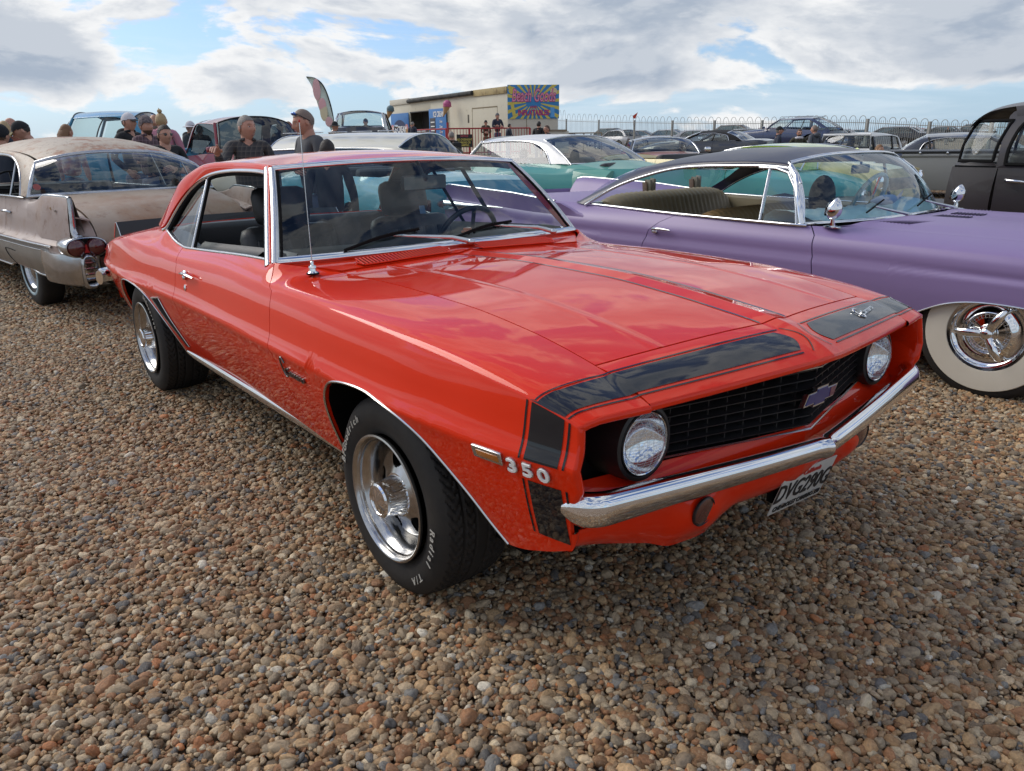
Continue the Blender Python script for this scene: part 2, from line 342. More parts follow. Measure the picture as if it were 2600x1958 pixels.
def pebble_mat():
    m = bpy.data.materials.new("pebble_stone"); m.use_nodes = True; t = m.node_tree; n = t.nodes; l = t.links
    b = n["Principled BSDF"]; b.inputs['Roughness'].default_value = 0.62; b.inputs['Specular IOR Level'].default_value = 0.35
    oi = n.new("ShaderNodeObjectInfo"); rnd = oi.outputs['Random']
    def mth(op, a, b_):
        q = n.new("ShaderNodeMath"); q.operation = op
        for i, v in enumerate((a, b_)):
            if isinstance(v, (int, float)): q.inputs[i].default_value = v
            else: l.new(v, q.inputs[i])
        return q.outputs[0]
    r2 = mth('FRACT', mth('MULTIPLY', rnd, 37.17), 0); r3 = mth('FRACT', mth('MULTIPLY', rnd, 113.7), 0)
    r = n.new("ShaderNodeValToRGB"); e = r.color_ramp.elements; l.new(rnd, r.inputs[0])
    cols = [(0.00, (0.25, 0.135, 0.065)), (0.09, (0.36, 0.215, 0.105)), (0.19, (0.28, 0.185, 0.105)), (0.29, (0.45, 0.295, 0.155)), (0.40, (0.20, 0.15, 0.10)), (0.47, (0.46, 0.345, 0.215)),
            (0.57, (0.31, 0.155, 0.075)), (0.65, (0.29, 0.225, 0.15)), (0.73, (0.40, 0.30, 0.19)), (0.84, (0.135, 0.126, 0.115)), (0.885, (0.225, 0.215, 0.195)), (0.92, (0.52, 0.42, 0.28)), (0.965, (0.41, 0.165, 0.065)), (0.988, (0.60, 0.54, 0.43))]
    e[0].position, e[0].color = cols[0][0], (*cols[0][1], 1); e[1].position, e[1].color = cols[-1][0], (*cols[-1][1], 1)
    for p, c in cols[1:-1]: q = e.new(p); q.color = (*c, 1)
    r.color_ramp.interpolation = 'CONSTANT'
    tcn = n.new("ShaderNodeTexCoord"); ad = n.new("ShaderNodeVectorMath"); ad.operation = 'ADD'; l.new(tcn.outputs['Object'], ad.inputs[0])
    cb = n.new("ShaderNodeCombineXYZ"); l.new(mth('MULTIPLY', rnd, 91.0), cb.inputs[0]); l.new(mth('MULTIPLY', r2, 53.0), cb.inputs[1]); l.new(cb.outputs[0], ad.inputs[1])
    nz = n.new("ShaderNodeTexNoise"); nz.inputs['Scale'].default_value = 2.2; nz.inputs['Detail'].default_value = 6; nz.inputs['Roughness'].default_value = 0.65; l.new(ad.outputs[0], nz.inputs['Vector'])
    mr = n.new("ShaderNodeMapRange"); mr.inputs[1].default_value = 0.35; mr.inputs[2].default_value = 0.68; mr.inputs[3].default_value = 0.72; mr.inputs[4].default_value = 1.3; l.new(nz.outputs[0], mr.inputs[0])
    val = mth('MULTIPLY', mr.outputs[0], mth('ADD', 0.72, mth('MULTIPLY', r3, 0.55)))
    mx = n.new("ShaderNodeMix"); mx.data_type = 'RGBA'; mx.blend_type = 'MULTIPLY'; mx.inputs[0].default_value = 1; l.new(r.outputs[0], mx.inputs[6]); l.new(val, mx.inputs[7])
    cst = n.new("ShaderNodeTexNoise"); cst.inputs['Scale'].default_value = 4.5; cst.inputs['Detail'].default_value = 3; l.new(ad.outputs[0], cst.inputs['Vector'])
    c2 = n.new("ShaderNodeMapRange"); c2.inputs[1].default_value = 0.58; c2.inputs[2].default_value = 0.66; l.new(cst.outputs[0], c2.inputs[0])
    m2 = n.new("ShaderNodeMix"); m2.data_type = 'RGBA'; l.new(mth('MULTIPLY', c2.outputs[0], mth('MULTIPLY', r2, 0.6)), m2.inputs[0]); l.new(mx.outputs[2], m2.inputs[6]); m2.inputs[7].default_value = (0.44, 0.33, 0.21, 1)
    l.new(m2.outputs[2], b.inputs['Base Color'])
    bp_ = n.new("ShaderNodeBump"); bp_.inputs['Strength'].default_value = 0.35; bp_.inputs['Distance'].default_value = 0.15; l.new(nz.outputs[0], bp_.inputs['Height']); l.new(bp_.outputs[0], b.inputs['Normal'])
    return m
def make_pebbles():
    pm = pebble_mat(); coll = bpy.data.collections.new("pebble_shapes"); protos = []
    from mathutils import noise as mn
    for k in range(12):
        bm = bmesh.new(); bmesh.ops.create_icosphere(bm, subdivisions=3 if k < 8 else 2, radius=1)
        off = Vector((k*7.3, k*3.1, k*1.7)); ang = 0.55 if k % 3 == 0 else 0.30
        cuts = [(Vector(rng.normal(size=3)).normalized(), 0.62+0.25*rng.random()) for _ in range(3 if k % 3 else 7)]
        for v in bm.verts:
            d = v.co.normalized(); r = 1+ang*mn.noise(d*0.9+off)+0.12*mn.noise(d*2.6+off)
            p = d*r
            for nn, c in cuts:
                s = p.dot(nn)-c
                if s > 0: p -= nn*s*0.8
            v.co = p
        me = bpy.data.meshes.new("pebble_shape"); bm.to_mesh(me); bm.free(); me.shade_smooth(); me.materials.append(pm)
        o = bpy.data.objects.new("pebble_shape", me); coll.objects.link(o)
    fl = np.array([math.cos(YAW), math.sin(YAW)]); rt = np.array([math.sin(YAW), -math.cos(YAW)])
    pts = []; sc = []; ro = []; idx = []
    def band(d0, d1, cell, smin, smax, lift, keep=1.0):
        nd = int((d1-d0)/cell); D = d0+np.arange(nd)*cell; xs = []
        for dd in D:
            wlim = dd*0.80+0.9; k = int(2*wlim/cell); a = -wlim+np.arange(k)*cell
            xs.append(np.stack([np.full(k, dd), a], 1))
        q = np.concatenate(xs); q = q+rng.uniform(-0.6, 0.6, q.shape)*cell
        if keep < 1: q = q[rng.random(len(q)) < keep]
        x = CAMP[0]+q[:, 0]*fl[0]+q[:, 1]*rt[0]; y = CAMP[1]+q[:, 0]*fl[1]+q[:, 1]*rt[1]; m = len(x)
        s = smin+(smax-smin)*rng.beta(1.2, 4.2, m)
        z = hgt(x, y)-0.5*s*0.6-0.006+lift+rng.uniform(-0.006, 0.006, m)
        pts.append(np.stack([x, y, z], 1)); sc.append(np.stack([s*rng.uniform(0.85, 1.2, m), s*rng.uniform(0.6, 0.9, m), s*rng.uniform(0.42, 0.7, m)], 1))
        ro.append(np.stack([rng.normal(0, 0.28, m), rng.normal(0, 0.28, m), rng.uniform(0, 6.28, m)], 1)); idx.append(rng.integers(0, 12, m))
    band(1.0, 3.4, 0.0132, 0.0056, 0.027, -0.002)
    band(1.0, 3.4, 0.038, 0.014, 0.038, 0.002, 0.9)
    band(3.4, 6.0, 0.0175, 0.0085, 0.028, 0.0)
    band(3.4, 6.0, 0.050, 0.014, 0.040, 0.002, 0.8)
    band(6.0, 11.0, 0.027, 0.014, 0.036, 0.0)
    band(11.0, 22.0, 0.060, 0.026, 0.06, 0.0)
    P = np.concatenate(pts); S = np.concatenate(sc); RO = np.concatenate(ro); I = np.concatenate(idx)
    me = bpy.data.meshes.new("pebbles"); me.vertices.add(len(P)); me.vertices.foreach_set("co", P.astype(np.float32).ravel())
    for nm, ty, dt in (("sc", 'FLOAT_VECTOR', S), ("ro", 'FLOAT_VECTOR', RO)):
        a = me.attributes.new(nm, ty, 'POINT'); a.data.foreach_set("vector", dt.astype(np.float32).ravel())
    a = me.attributes.new("pick", 'INT', 'POINT'); a.data.foreach_set("value", I.astype(np.int32))
    me.update()
    o = bpy.data.objects.new("pebbles", me); COL.objects.link(o)
    tag(o, "loose brown, tan and grey beach pebbles covering the ground", None, None, 'stuff')
    g = bpy.data.node_groups.new("pebble_scatter", 'GeometryNodeTree')
    g.interface.new_socket("Geometry", in_out='INPUT', socket_type='NodeSocketGeometry'); g.interface.new_socket("Geometry", in_out='OUTPUT', socket_type='NodeSocketGeometry')
    gi = g.nodes.new('NodeGroupInput'); go = g.nodes.new('NodeGroupOutput'); ip = g.nodes.new('GeometryNodeInstanceOnPoints')
    ci = g.nodes.new('GeometryNodeCollectionInfo'); ci.inputs[0].default_value = coll; ci.inputs['Separate Children'].default_value = True; ci.inputs['Reset Children'].default_value = True
    def attr(nm, ty):
        q = g.nodes.new('GeometryNodeInputNamedAttribute'); q.data_type = ty; q.inputs[0].default_value = nm; return q.outputs[0]
    lk = g.links.new
    lk(gi.outputs[0], ip.inputs['Points']); lk(ci.outputs[0], ip.inputs['Instance']); ip.inputs['Pick Instance'].default_value = True
    lk(attr("pick", 'INT'), ip.inputs['Instance Index']); lk(attr("sc", 'FLOAT_VECTOR'), ip.inputs['Scale'])
    e2 = g.nodes.new('FunctionNodeEulerToRotation'); lk(attr("ro", 'FLOAT_VECTOR'), e2.inputs[0]); lk(e2.outputs[0], ip.inputs['Rotation'])
    lk(ip.outputs[0], go.inputs[0])
    md = o.modifiers.new("scatter", 'NODES'); md.node_group = g
    print("pebbles", len(P))
make_pebbles()
# ---------------------------------------------------------------- shared materials
RED = mat("hugger_red_paint", (0.70, 0.026, 0.002), 0.5, coat=1.0, spec=0.05, noise=(1.3, 0.25, (0.66, 0.022, 0.002)))
BLACKGLOSS = mat("black_stripe_paint", (0.006, 0.006, 0.009), 0.5, coat=1.0, spec=0.1)
CHROME = mat("chrome", (0.78, 0.79, 0.80), 0.06, 1.0, noise=(14, 0.25, (0.6, 0.6, 0.6)))
CHROMEOLD = mat("weathered_chrome", (0.52, 0.53, 0.55), 0.17, 1.0, noise=(9, 0.5, (0.30, 0.30, 0.30)), bump=(30, 0.06))
ALLOY = mat("polished_alloy", (0.50, 0.50, 0.50), 0.20, 1.0, noise=(25, 0.45, (0.30, 0.29, 0.27)))
STAIN = mat("brushed_steel_trim", (0.62, 0.63, 0.64), 0.22, 1.0, noise=(20, 0.3, (0.4, 0.4, 0.4)))
RUBBER = mat("tyre_rubber", (0.015, 0.0145, 0.0145), 0.66, spec=0.3, noise=(6, 0.5, (0.042, 0.036, 0.030)), bump=(60, 0.08))
BLACKP = mat("satin_black_plastic", (0.012, 0.012, 0.013), 0.42)
BLACKM = mat("matt_black", (0.008, 0.008, 0.008), 0.85, spec=0.15)
UNDER = mat("underbody_black", (0.006, 0.006, 0.006), 0.95, spec=0.05)
VINYL = mat("black_vinyl", (0.016, 0.017, 0.019), 0.45, bump=(70, 0.12))
RED.node_tree.nodes["Principled BSDF"].inputs["Coat IOR"].default_value = 1.37
LETTER = mat("raised_white_letter", (0.50, 0.48, 0.43), 0.7, noise=(60, 0.8, (0.28, 0.26, 0.22)))
LAMPGL = glass("lamp_glass", (0.95, 0.97, 0.97), 1.5, 0.0)
GLASS = glass("clear_car_glass", (0.84, 0.90, 0.89), 1.5, 0.0, 1.0)
GLASSW = glass("windscreen_glass", (0.74, 0.83, 0.83), 1.5, 0.0, 0.7, haze=0.08)
GLASSD = glass("tinted_car_glass", (0.30, 0.36, 0.37), 1.5, 0.0, 1.2)
REFL = mat("lamp_reflector", (0.85, 0.87, 0.9), 0.10, 1.0, bump=(16, 0.10, 0))
FLUTE = mat("lens_flutes", (0.62, 0.66, 0.70), 0.3)
AMBER = mat("amber_lens", (0.42, 0.13, 0.01), 0.2, coat=1)
REDLENS = mat("red_lens", (0.075, 0.003, 0.006), 0.15, coat=1)
WHITEP = mat("white_paint", (0.78, 0.78, 0.76), 0.4)
CREAMWALL = mat("whitewall_rubber", (0.60, 0.56, 0.47), 0.6, noise=(5, 0.4, (0.5, 0.45, 0.36)))

# ---------------------------------------------------------------- wheels
def tyre_mesh(r=0.33, wdt=0.25, rim=0.205, whitewall=None, detail=2, name="tyre", ribs=4):
    """axis along y, outer face towards -y"""
    mb = MB(); h = wdt/2; n = {2: 320, 1: 72, 0: 28}[detail]
    side = [(rim-0.004, -h+0.030), (rim+0.002, -h+0.016), (rim+0.018, -h+0.008), ((rim+r)/2-0.01, -h-0.004), (r-0.036, -h+0.004), (r-0.022, -h+0.012), (r-0.012, -h+0.020)]
    if detail == 2:
        tw = np.linspace(-h+0.024, h-0.024, 41); G = []
        for k in range(n):
            a = 2*math.pi*k/n; row = []
            for (rr, yy) in side: row.append((rr, yy))
            for i, yy in enumerate(tw):
                q = abs(yy)/(h-0.02); rr = r-0.009*q**3
                s = (yy+h)/wdt
                g = min(abs(yy-c) for c in (-0.060, -0.022, 0.022, 0.060))
                dep = 0.008*(1-ss(0.0030, 0.0050, g))
                ph = (k*60/n + (0.5*math.sin(yy*130)) + (0.25 if abs(yy) > 0.06 else 0)) % 1.0
                if abs(yy) > 0.022: dep = max(dep, 0.006*(1-ss(0.08, 0.14, min(ph, 1-ph))))
                row.append((rr-dep, yy))
            for (rr, yy) in side[::-1]: row.append((rr, -yy))
            ca, sa = math.cos(a), math.sin(a); G.append([(p*ca, y, p*sa) for p, y in row])
        mb.grid(np.array(G), cu=True, cv=False, flip=True)
    else:
        pr = side + [(r-0.003, -h+0.035), (r, -h*0.5), (r, h*0.5), (r-0.003, h-0.035)] + [(a, -b) for a, b in side[::-1]]
        G = [[(p*math.cos(2*math.pi*k/n), y, p*math.sin(2*math.pi*k/n)) for p, y in pr] for k in range(n)]
        mb.grid(np.array(G), cu=True, flip=True)
    return mb.mesh(name, RUBBER, 40)
def wall_mesh(r0, r1, h, m, name="whitewall"):
    mb = MB(); n = 72; pr = [(r0, -h-0.0005), (r0+0.004, -h-0.007), ((r0+r1)/2, -h-0.009), (r1-0.004, -h-0.006), (r1, -h+0.001)]
    mb.grid(np.array([[(p*math.cos(2*math.pi*k/n), y, p*math.sin(2*math.pi*k/n)) for p, y in pr] for k in range(n)]), cu=True, flip=True)
    return mb.mesh(name, m, 40)
RY = rot(ax=R(90))        # lathe axis z -> -y  (profile height is outwards)
def rally_rim():
    """deep polished rim, slotted dish and ribbed cone cap; outwards = -y"""
    rim = MB()
    pr = [(0.196, -0.22), (0.180, -0.20), (0.172, -0.12), (0.176, -0.055), (0.186, -0.040), (0.190, -0.016), (0.2035, -0.012), (0.2085, -0.003), (0.2075, 0.003), (0.202, 0.005), (0.197, 0.002),
          (0.193, -0.008), (0.190, -0.022), (0.183, -0.030), (0.176, -0.040), (0.171, -0.055), (0.166, -0.085), (0.163, -0.110)]
    rim.lathe(pr, 72, Rm=RY)
    # dish with five slots
    n = 220; rr = np.linspace(0.072, 0.164, 24); G = MB()
    P = np.array([[(r*math.cos(2*math.pi*k/n), r*math.sin(2*math.pi*k/n), -0.045-0.030*math.sin((r-0.072)/0.092*math.pi*0.5)-0.030*ss(0.14, 0.164, r)) for r in rr] for k in range(n)])
    f = []; b = len(rr)
    for i in range(n):
        for j in range(b-1):
            a = ((i+0.5)/n*5) % 1.0; hole = ((a-0.5)*2*math.pi*0.118/5/0.035)**2 + ((rr[j]+rr[j+1])/2-0.118)**2/0.029**2 < 1
            if not hole: f.append((i*b+j, ((i+1) % n)*b+j, ((i+1) % n)*b+j+1, i*b+j+1))
    dish = MB(); dish.add(P.reshape(-1, 3) @ RY.T, f)
    P2 = P.copy(); P2[..., 2] -= 0.006; dish.add(P2.reshape(-1, 3) @ RY.T, [q[::-1] for q in f])
    drum = MB(); drum.lathe([(0.0, -0.105), (0.14, -0.105), (0.158, -0.12), (0.16, -0.2)], 40, Rm=RY)
    cap = MB(); nn = 160; hh = [(-0.058, 0.076, 0), (-0.046, 0.074, 0), (-0.044, 0.066, 1), (0.012, 0.054, 1), (0.014, 0.0565, 0), (0.022, 0.056, 0), (0.027, 0.050, 0), (0.028, 0.044, 0), (0.025, 0.042, 0), (0.026, 0.030, 0), (0.030, 0.012, 0), (0.031, 0.001, 0)]
    Gc = []
    for k in range(nn):
        a = 2*math.pi*k/nn; Gc.append([((r+(-0.0055 if (rb and k % 4 < 2) else 0))*math.cos(a), (r+(-0.0055 if (rb and k % 3 == 0) else 0))*math.sin(a), h) for h, r, rb in hh])
    cap.grid(np.array(Gc) @ RY.T, cu=True)
    return rim.mesh("rim", ALLOY, 50), dish.mesh("wheel_disc", ALLOY, 30), drum.mesh("brake_drum", BLACKM, 30), cap.mesh("hub_cap", CHROME, 25)
def letters_on(r, y, words, size=0.030, depth=0.0009):
    mb = MB()
    for s, a0 in words:
        adv = 0.0; n = len(s); step = size*0.80/r; tot = step*(n-1)
        for i, ch in enumerate(s):
            if ch == ' ': continue
            V, F = text(ch, size*1.12, depth, 0.2, 0.0003)
            a = R(a0) - (i*step - tot/2)      # clockwise seen from outside
            c, s_ = math.cos(a), math.sin(a)
            # seen from -y: x to the right, z up. local x tangent, local y radial
            X = V[:, 0]; Yr = V[:, 1]+r; Q = np.stack([Yr*c+X*s_, np.full(len(V), y)-V[:, 2], Yr*s_-X*c], 1)
            mb.add(Q, F)
    return mb.mesh("sidewall_lettering", LETTER, 0)
def wheel(parent, x, y, z, meshes, side=-1, rz=0.0, spin=0.0, axle=None):
    """meshes: list of (mesh, name, sub list) with outer face towards -y; side=+1 mirrors it to the left"""
    wz = (math.pi if side > 0 else 0)+rz; top = None
    for i, (me, nm) in enumerate(meshes):
        if i == 0:
            top = inst(me, nm, parent, (x, y, z), rz=wz, ry=spin)
            top.rotation_mode = 'XYZ'
        else: inst(me, nm, top)
    return top
# ================================================================ the red 1960s coupe
CAR = empty("muscle_car", (0, 0, 0), 0, "glossy orange-red two-door coupe with black nose stripe in the foreground", "car")
zb0 = pch([-3.9, -3.5, -3.25, -2.25, -0.4, 0.5, 0.72, 0.85], [0.50, 0.42, 0.36, 0.300, 0.300, 0.335, 0.385, 0.44])
archF = np.array([(-0.405, 0.300), (-0.385, 0.40), (-0.365, 0.475), (-0.335, 0.545), (-0.290, 0.600), (-0.220, 0.642), (-0.12, 0.663), (0.0, 0.668), (0.10, 0.658), (0.20, 0.632), (0.28, 0.595), (0.35, 0.540), (0.42, 0.465), (0.475, 0.392), (0.520, 0.338)])
archR = np.array([(-3.165, 0.355), (-3.13, 0.44), (-3.07, 0.525), (-2.99, 0.590), (-2.89, 0.632), (-2.77, 0.650), (-2.66, 0.648), (-2.55, 0.630), (-2.45, 0.592), (-2.38, 0.540), (-2.325, 0.460), (-2.285, 0.375), (-2.262, 0.300)])
def zbot(x):
    x = np.asarray(x, float); z = zb0(x)
    for A in (archF, archR):
        q = np.interp(x, A[:, 0], A[:, 1]); z = np.where((x > A[0, 0]) & (x < A[-1, 0]), np.maximum(z, q), z)
    return z
Wc = pch([-3.80, -3.72, -3.55, -3.2, -2.75, -2.2, -1.6, -0.9, -0.3, 0.1, 0.45, 0.66, 0.76, 0.82, 0.87], [0.80, 0.845, 0.885, 0.925, 0.943, 0.928, 0.918, 0.932, 0.945, 0.946, 0.925, 0.895, 0.873, 0.857, 0.842])
Dp = pch([0.25, 0.30, 0.36, 0.45, 0.52, 0.58, 0.625, 0.648, 0.656, 0.664, 0.69, 0.725, 0.765, 0.81, 0.86, 0.90, 0.95], [0.145, 0.128, 0.102, 0.066, 0.040, 0.022, 0.010, 0.002, 0.000, 0.003, 0.015, 0.025, 0.033, 0.045, 0.066, 0.090, 0.120])
zsh = pch([-3.80, -3.68, -3.5, -3.2, -2.85, -2.5, -2.1, -1.6, -0.83, -0.4, 0.1, 0.45, 0.66, 0.76, 0.80, 0.86], [0.69, 0.73, 0.77, 0.822, 0.856, 0.846, 0.822, 0.828, 0.850, 0.853, 0.843, 0.820, 0.792, 0.769, 0.754, 0.72])
def flare(x, z):
    """lip of the wheel arches stands a little proud and the crease flows out of the arches"""
    f = 0
    for cx in (0.02, -2.72):
        d = math.hypot(x-cx, (z-0.30)*1.02); f = max(f, math.exp(-((d-0.40)/0.055)**2)*(1 if z > 0.3 else 0.3))
    return 0.010*f
def side_y(x, z):
    tail = 0.0
    return Wc(x) - Dp(z)*(1.0-0.25*ss(0.3, 0.8, x)) + (0.0)
def side_pt(x, z): return np.array([x, -float(side_y(x, z)), z])
# inner edge of the top of the side shell
hoodz = pch([-0.95, -0.72, -0.3, 0.1, 0.4, 0.658, 0.75, 0.833, 0.87], [0.903, 0.897, 0.904, 0.897, 0.873, 0.830, 0.806, 0.776, 0.76])
bely = pch([-3.80, -3.3, -2.95, -2.72, -2.55, -2.40, -2.2, -1.99, -1.83, -1.0, -0.916], [0.66, 0.695, 0.712, 0.733, 0.760, 0.788, 0.812, 0.822, 0.818, 0.800, 0.803])
belz = pch([-3.80, -3.6, -3.3, -2.95, -2.72, -2.55, -2.40, -2.2, -1.99, -1.83, -1.0, -0.916], [0.755, 0.80, 0.858, 0.905, 0.935, 0.945, 0.948, 0.912, 0.889, 0.895, 0.930, 0.931])
def inner(x):
    if x > -0.916:
        t = float(ss(-0.916, -0.72, x)); y = 0.803*(1-t)+0.6255*t; z = 0.931*(1-t)+float(hoodz(x))*t
        if x > -0.72: y = np.interp(x, [-0.72, 0.658, 0.87], [0.6265, 0.6445, 0.6455]); z = float(hoodz(x))
        return y, z
    return float(bely(x)), float(belz(x))
def section(x, vs, xtop=None):
    """points for parameters vs in 0..2 at station x"""
    zb, zs = float(zbot(x)), float(zsh(x)); o = []
    ys = float(side_y(x, zs)); yi, zi = inner(x)
    dz = 0.036; sl = (float(Dp(zs+0.01))-float(Dp(zs-0.01)))/0.02
    K = (ys-sl*dz, min(zs+dz, max(zi, zs)+0.034))
    if zi < K[1]: K = (K[0], max(zs+0.012, K[1]-0.004))
    for v in vs:
        if v <= 1:
            z = zb+(zs-zb)*v; o.append((x, -float(side_y(x, z)), z))
        else:
            t = (v-1)
            o.append((x, -((1-t)**2*ys+2*t*(1-t)*K[0]+t*t*yi), (1-t)**2*zs+2*t*(1-t)*K[1]+t*t*zi))
    return o
VS = np.r_[np.linspace(0, 1, 40), 1+np.linspace(0, 1, 22)[1:]**1.6]
def shell(xa, xb, nx, seam_a=None, seam_b=None, fade=0.25, extra=()):
    xs = np.linspace(xa, xb, nx)
    for A in (archF, archR):
        q = A[:, 0]; xs = np.r_[xs, q[(q > xa+0.001) & (q < xb-0.001)], [v for v in (q[0]-0.004, q[-1]+0.004) if xa < v < xb]]
    xs = np.unique(np.round(np.r_[xs, extra], 5)); keep = [xs[0]]
    for x in xs[1:]:
        if x-keep[-1] > 0.0035: keep.append(x)
    keep[-1] = xb; G = []
    for x in keep:
        row = section(x, VS)
        r2 = []
        for v, p in zip(VS, row):
            dx = 0
            if seam_a is not None: dx += (seam_a(v, p[2])-xa)*(1-float(ss(0, fade, x-xa)))
            if seam_b is not None: dx += (seam_b(v, p[2])-xb)*(1-float(ss(0, fade, xb-x)))
            X_ = x+dx
            if abs(dx) > 1e-6:
                # stay on the surface at the shifted station, same height fraction
                s = section(X_, [v])[0]; z = p[2] if v <= 1 else s[2]
                r2.append((X_, -float(side_y(X_, z)) if v <= 1 else s[1], z))
            else: r2.append(p)
        G.append(r2)
    return np.array(G)
seamF = lambda v, z: np.interp(z, [0.30, 0.385, 0.60, 0.674, 0.885, 0.93], [-0.665, -0.672, -0.715, -0.745, -0.805, -0.915]) if v <= 1 else np.interp(v, [1, 1.12, 2], [-0.805, -0.83, -0.915])
seamR = lambda v, z: np.interp(z, [0.30, 0.36, 0.50, 0.645, 0.80, 0.86], [-1.90, -1.925, -1.945, -1.95, -1.965, -1.98]) if v <= 1 else np.interp(v, [1, 2], [-1.98, -2.005])
def xnose(v, z):
    if v <= 1: return float(np.interp(z, [0.34, 0.44, 0.50, 0.56, 0.585, 0.60, 0.70, 0.765], [0.745, 0.765, 0.775, 0.785, 0.800, 0.808, 0.806, 0.798]))
    return float(np.interp(v, [1, 1.35, 2], [0.798, 0.806, 0.836]))
GAP = 0.0045
fender = shell(-0.74, 0.81, 84, seam_a=lambda v, z: seamF(v, z)+GAP/2, seam_b=xnose, fade=0.30)
door = shell(-1.95, -0.74, 46, seam_a=lambda v, z: seamR(v, z)+GAP/2, seam_b=lambda v, z: seamF(v, z)-GAP/2, fade=0.45)
xtail = lambda v, z: float(np.interp(z, [0.36, 0.50, 0.62, 0.72, 0.80], [-3.58, -3.66, -3.76, -3.745, -3.70])) if v <= 1 else float(np.interp(v, [1, 2], [-3.735, -3.68]))
quarter = shell(-3.72, -1.95, 80, seam_a=xtail, seam_b=lambda v, z: seamR(v, z)-GAP/2, fade=0.30)
for nm, G in (("front_fender", fender), ("door", door), ("rear_quarter", quarter)):
    for s in (1, -1):
        q = G if s == 1 else G*MY
        o = panel(q, 0.014, flip=(s == -1)).build(nm, RED, CAR, smooth=42)
        if nm == "front_fender" and s == 1: FEND = o
        if nm == "door" and s == 1: DOOR = o
        if nm == "rear_quarter" and s == 1: QUART = o
# ---- hood
def centz(x): return float(pch([-0.95, -0.74, -0.3, 0.1, 0.42, 0.6, 0.749, 0.85, 0.931], [0.925, 0.921, 0.934, 0.930, 0.908, 0.888, 0.868, 0.835, 0.794])(x))
_cz = pch([-0.95, -0.74, -0.3, 0.1, 0.42, 0.6, 0.749, 0.85, 0.931], [0.925, 0.921, 0.934, 0.930, 0.908, 0.888, 0.868, 0.835, 0.794])
def peak(y, x=0):
    a = abs(y); b = 0.060
    h = 0.010*(1-min(a/b, 1)); h += 0.004*(1-float(ss(0.04, 0.45, a)))
    return h
def topz(x, y):
    s = min(abs(y)/0.64, 1.0); zc = float(_cz(x))-0.014; zh = float(hoodz(x))
    xe = x
    return zc+(zh-zc)*s**2.1 + peak(y, x) + 0.0035*math.exp(-((abs(y)-0.43)/0.012)**2)*0
ys = np.unique(np.round(np.r_[np.linspace(-0.636, 0.636, 61), [-0.43, 0.43, -0.06, 0.06, -0.055, 0.055, 0, -0.004, 0.004, -0.065, 0.065]], 4))
def hood_front(y): s = min(abs(y)/0.64, 1); return 0.749-0.091*s**1.15
def lip_x(y): s = abs(y)/0.642; return 0.931-0.098*s**1.12
def lip_zc(y): s = min(abs(y)/0.642, 1.3); return 0.794-0.018*s
G = []
for y in ys:
    yy = y*(1.0)
    xr, xf = -0.722-0.018*(1-abs(y)/0.64), hood_front(y)-0.004
    row = []
    for t in np.r_[np.linspace(0, 1, 60)]:
        x = xr+(xf-xr)*t; hw = np.interp(x, [-0.72, 0.658], [0.622, 0.6405]); yv = y/0.636*hw
        z = topz(x, yv)
        if abs(abs(y)-0.43) < 1e-6: z += 0.0014
        row.append((x, yv, z))
    G.append(row)
G = np.array(G)
panel(G, 0.016, flip=True).build("hood", RED, CAR, smooth=30)
HOODG = G
for s in (1, -1):
    MB().grid(np.array([[(x, s*(y0+w_*0.004), topz(x, y0)+0.0018) for w_ in (-1, 1)] for x, y0 in [(x, 0.064) for x in np.linspace(-0.70, 0.735, 60)]]), flip=(s == 1)).build("hood_pinline", BLACKGLOSS, CAR)
# ---- header panel between hood and lip
def header_pt(y, t):
    """t 0 at hood edge, 1 at the lip"""
    xh = hood_front(y)+0.001; zh = topz(hood_front(y), y*1.0) if abs(y) < 0.64 else float(hoodz(hood_front(y)))
    xl, zl = lip_x(y), lip_zc(y)
    s = abs(y)/0.64
    zc_mid = 0.009
    pk = (peak(y)*(1-t)*1.0)
    x = xh+(xl-xh)*t; z = (zh-peak(y)-0.001)+(zl-zh+peak(y)+0.001)*t + 4*t*(1-t)*zc_mid + peak(y)*(1-t*0.75)
    return x, y, z
ys2 = np.unique(np.round(np.r_[np.linspace(-0.641, 0.641, 61), [0, -0.06, 0.06, -0.004, 0.004]], 4))
G = np.array([[header_pt(y, t) for t in np.linspace(0, 1, 16)] for y in ys2])
hp = panel(G, 0.02, sides="lrb", flip=True)
# rolled lip under the front edge
lip = [[header_pt(y, 1.0)] + [(header_pt(y, 1)[0]+dx, y, header_pt(y, 1)[2]+dz) for dx, dz in ((0.004, -0.004), (0.006, -0.011), (0.004, -0.018), (-0.004, -0.023), (-0.05, -0.026), (-0.14, -0.028))] for y in ys2]
hp.grid(np.array(lip), flip=True); hp.build("header_panel", RED, CAR, smooth=38)
# ---- fender nose return: from fender outer corner to the header, rolled face into the grille opening
def fend_edge(k):
    """front edge of the fender shell from bumper height up and inward"""
    return fender[-1][k]
edge = fender[-1]
for s in (1, -1):
    e = edge*(1 if s == 1 else MY)
    sel = [i for i in range(len(VS)) if e[i][2] > 0.52]
    E0 = e[sel]; nrm = np.zeros_like(E0)
    # inward direction (towards the opening) in the yz plane
    cen = np.array([0.8, -0.55*s, 0.64])
    rows = [E0]
    for fwd, inn in ((0.007, 0.003), (0.010, 0.010), (0.008, 0.018), (-0.004, 0.024), (-0.05, 0.028), (-0.13, 0.030)):
        d = []
        for i, p in enumerate(E0):
            a = E0[min(i+1, len(E0)-1)]-E0[max(i-1, 0)]; nn = np.array([0, a[2], -a[1]]); nn /= np.linalg.norm(nn)+1e-9
            if nn @ (cen-p) < 0: nn = -nn
            d.append(p+nn*inn+np.array([fwd, 0, 0]))
        rows.append(np.array(d))
    MB().grid(np.array(rows), flip=(s == 1)).build("fender_lip", RED, CAR, smooth=50)
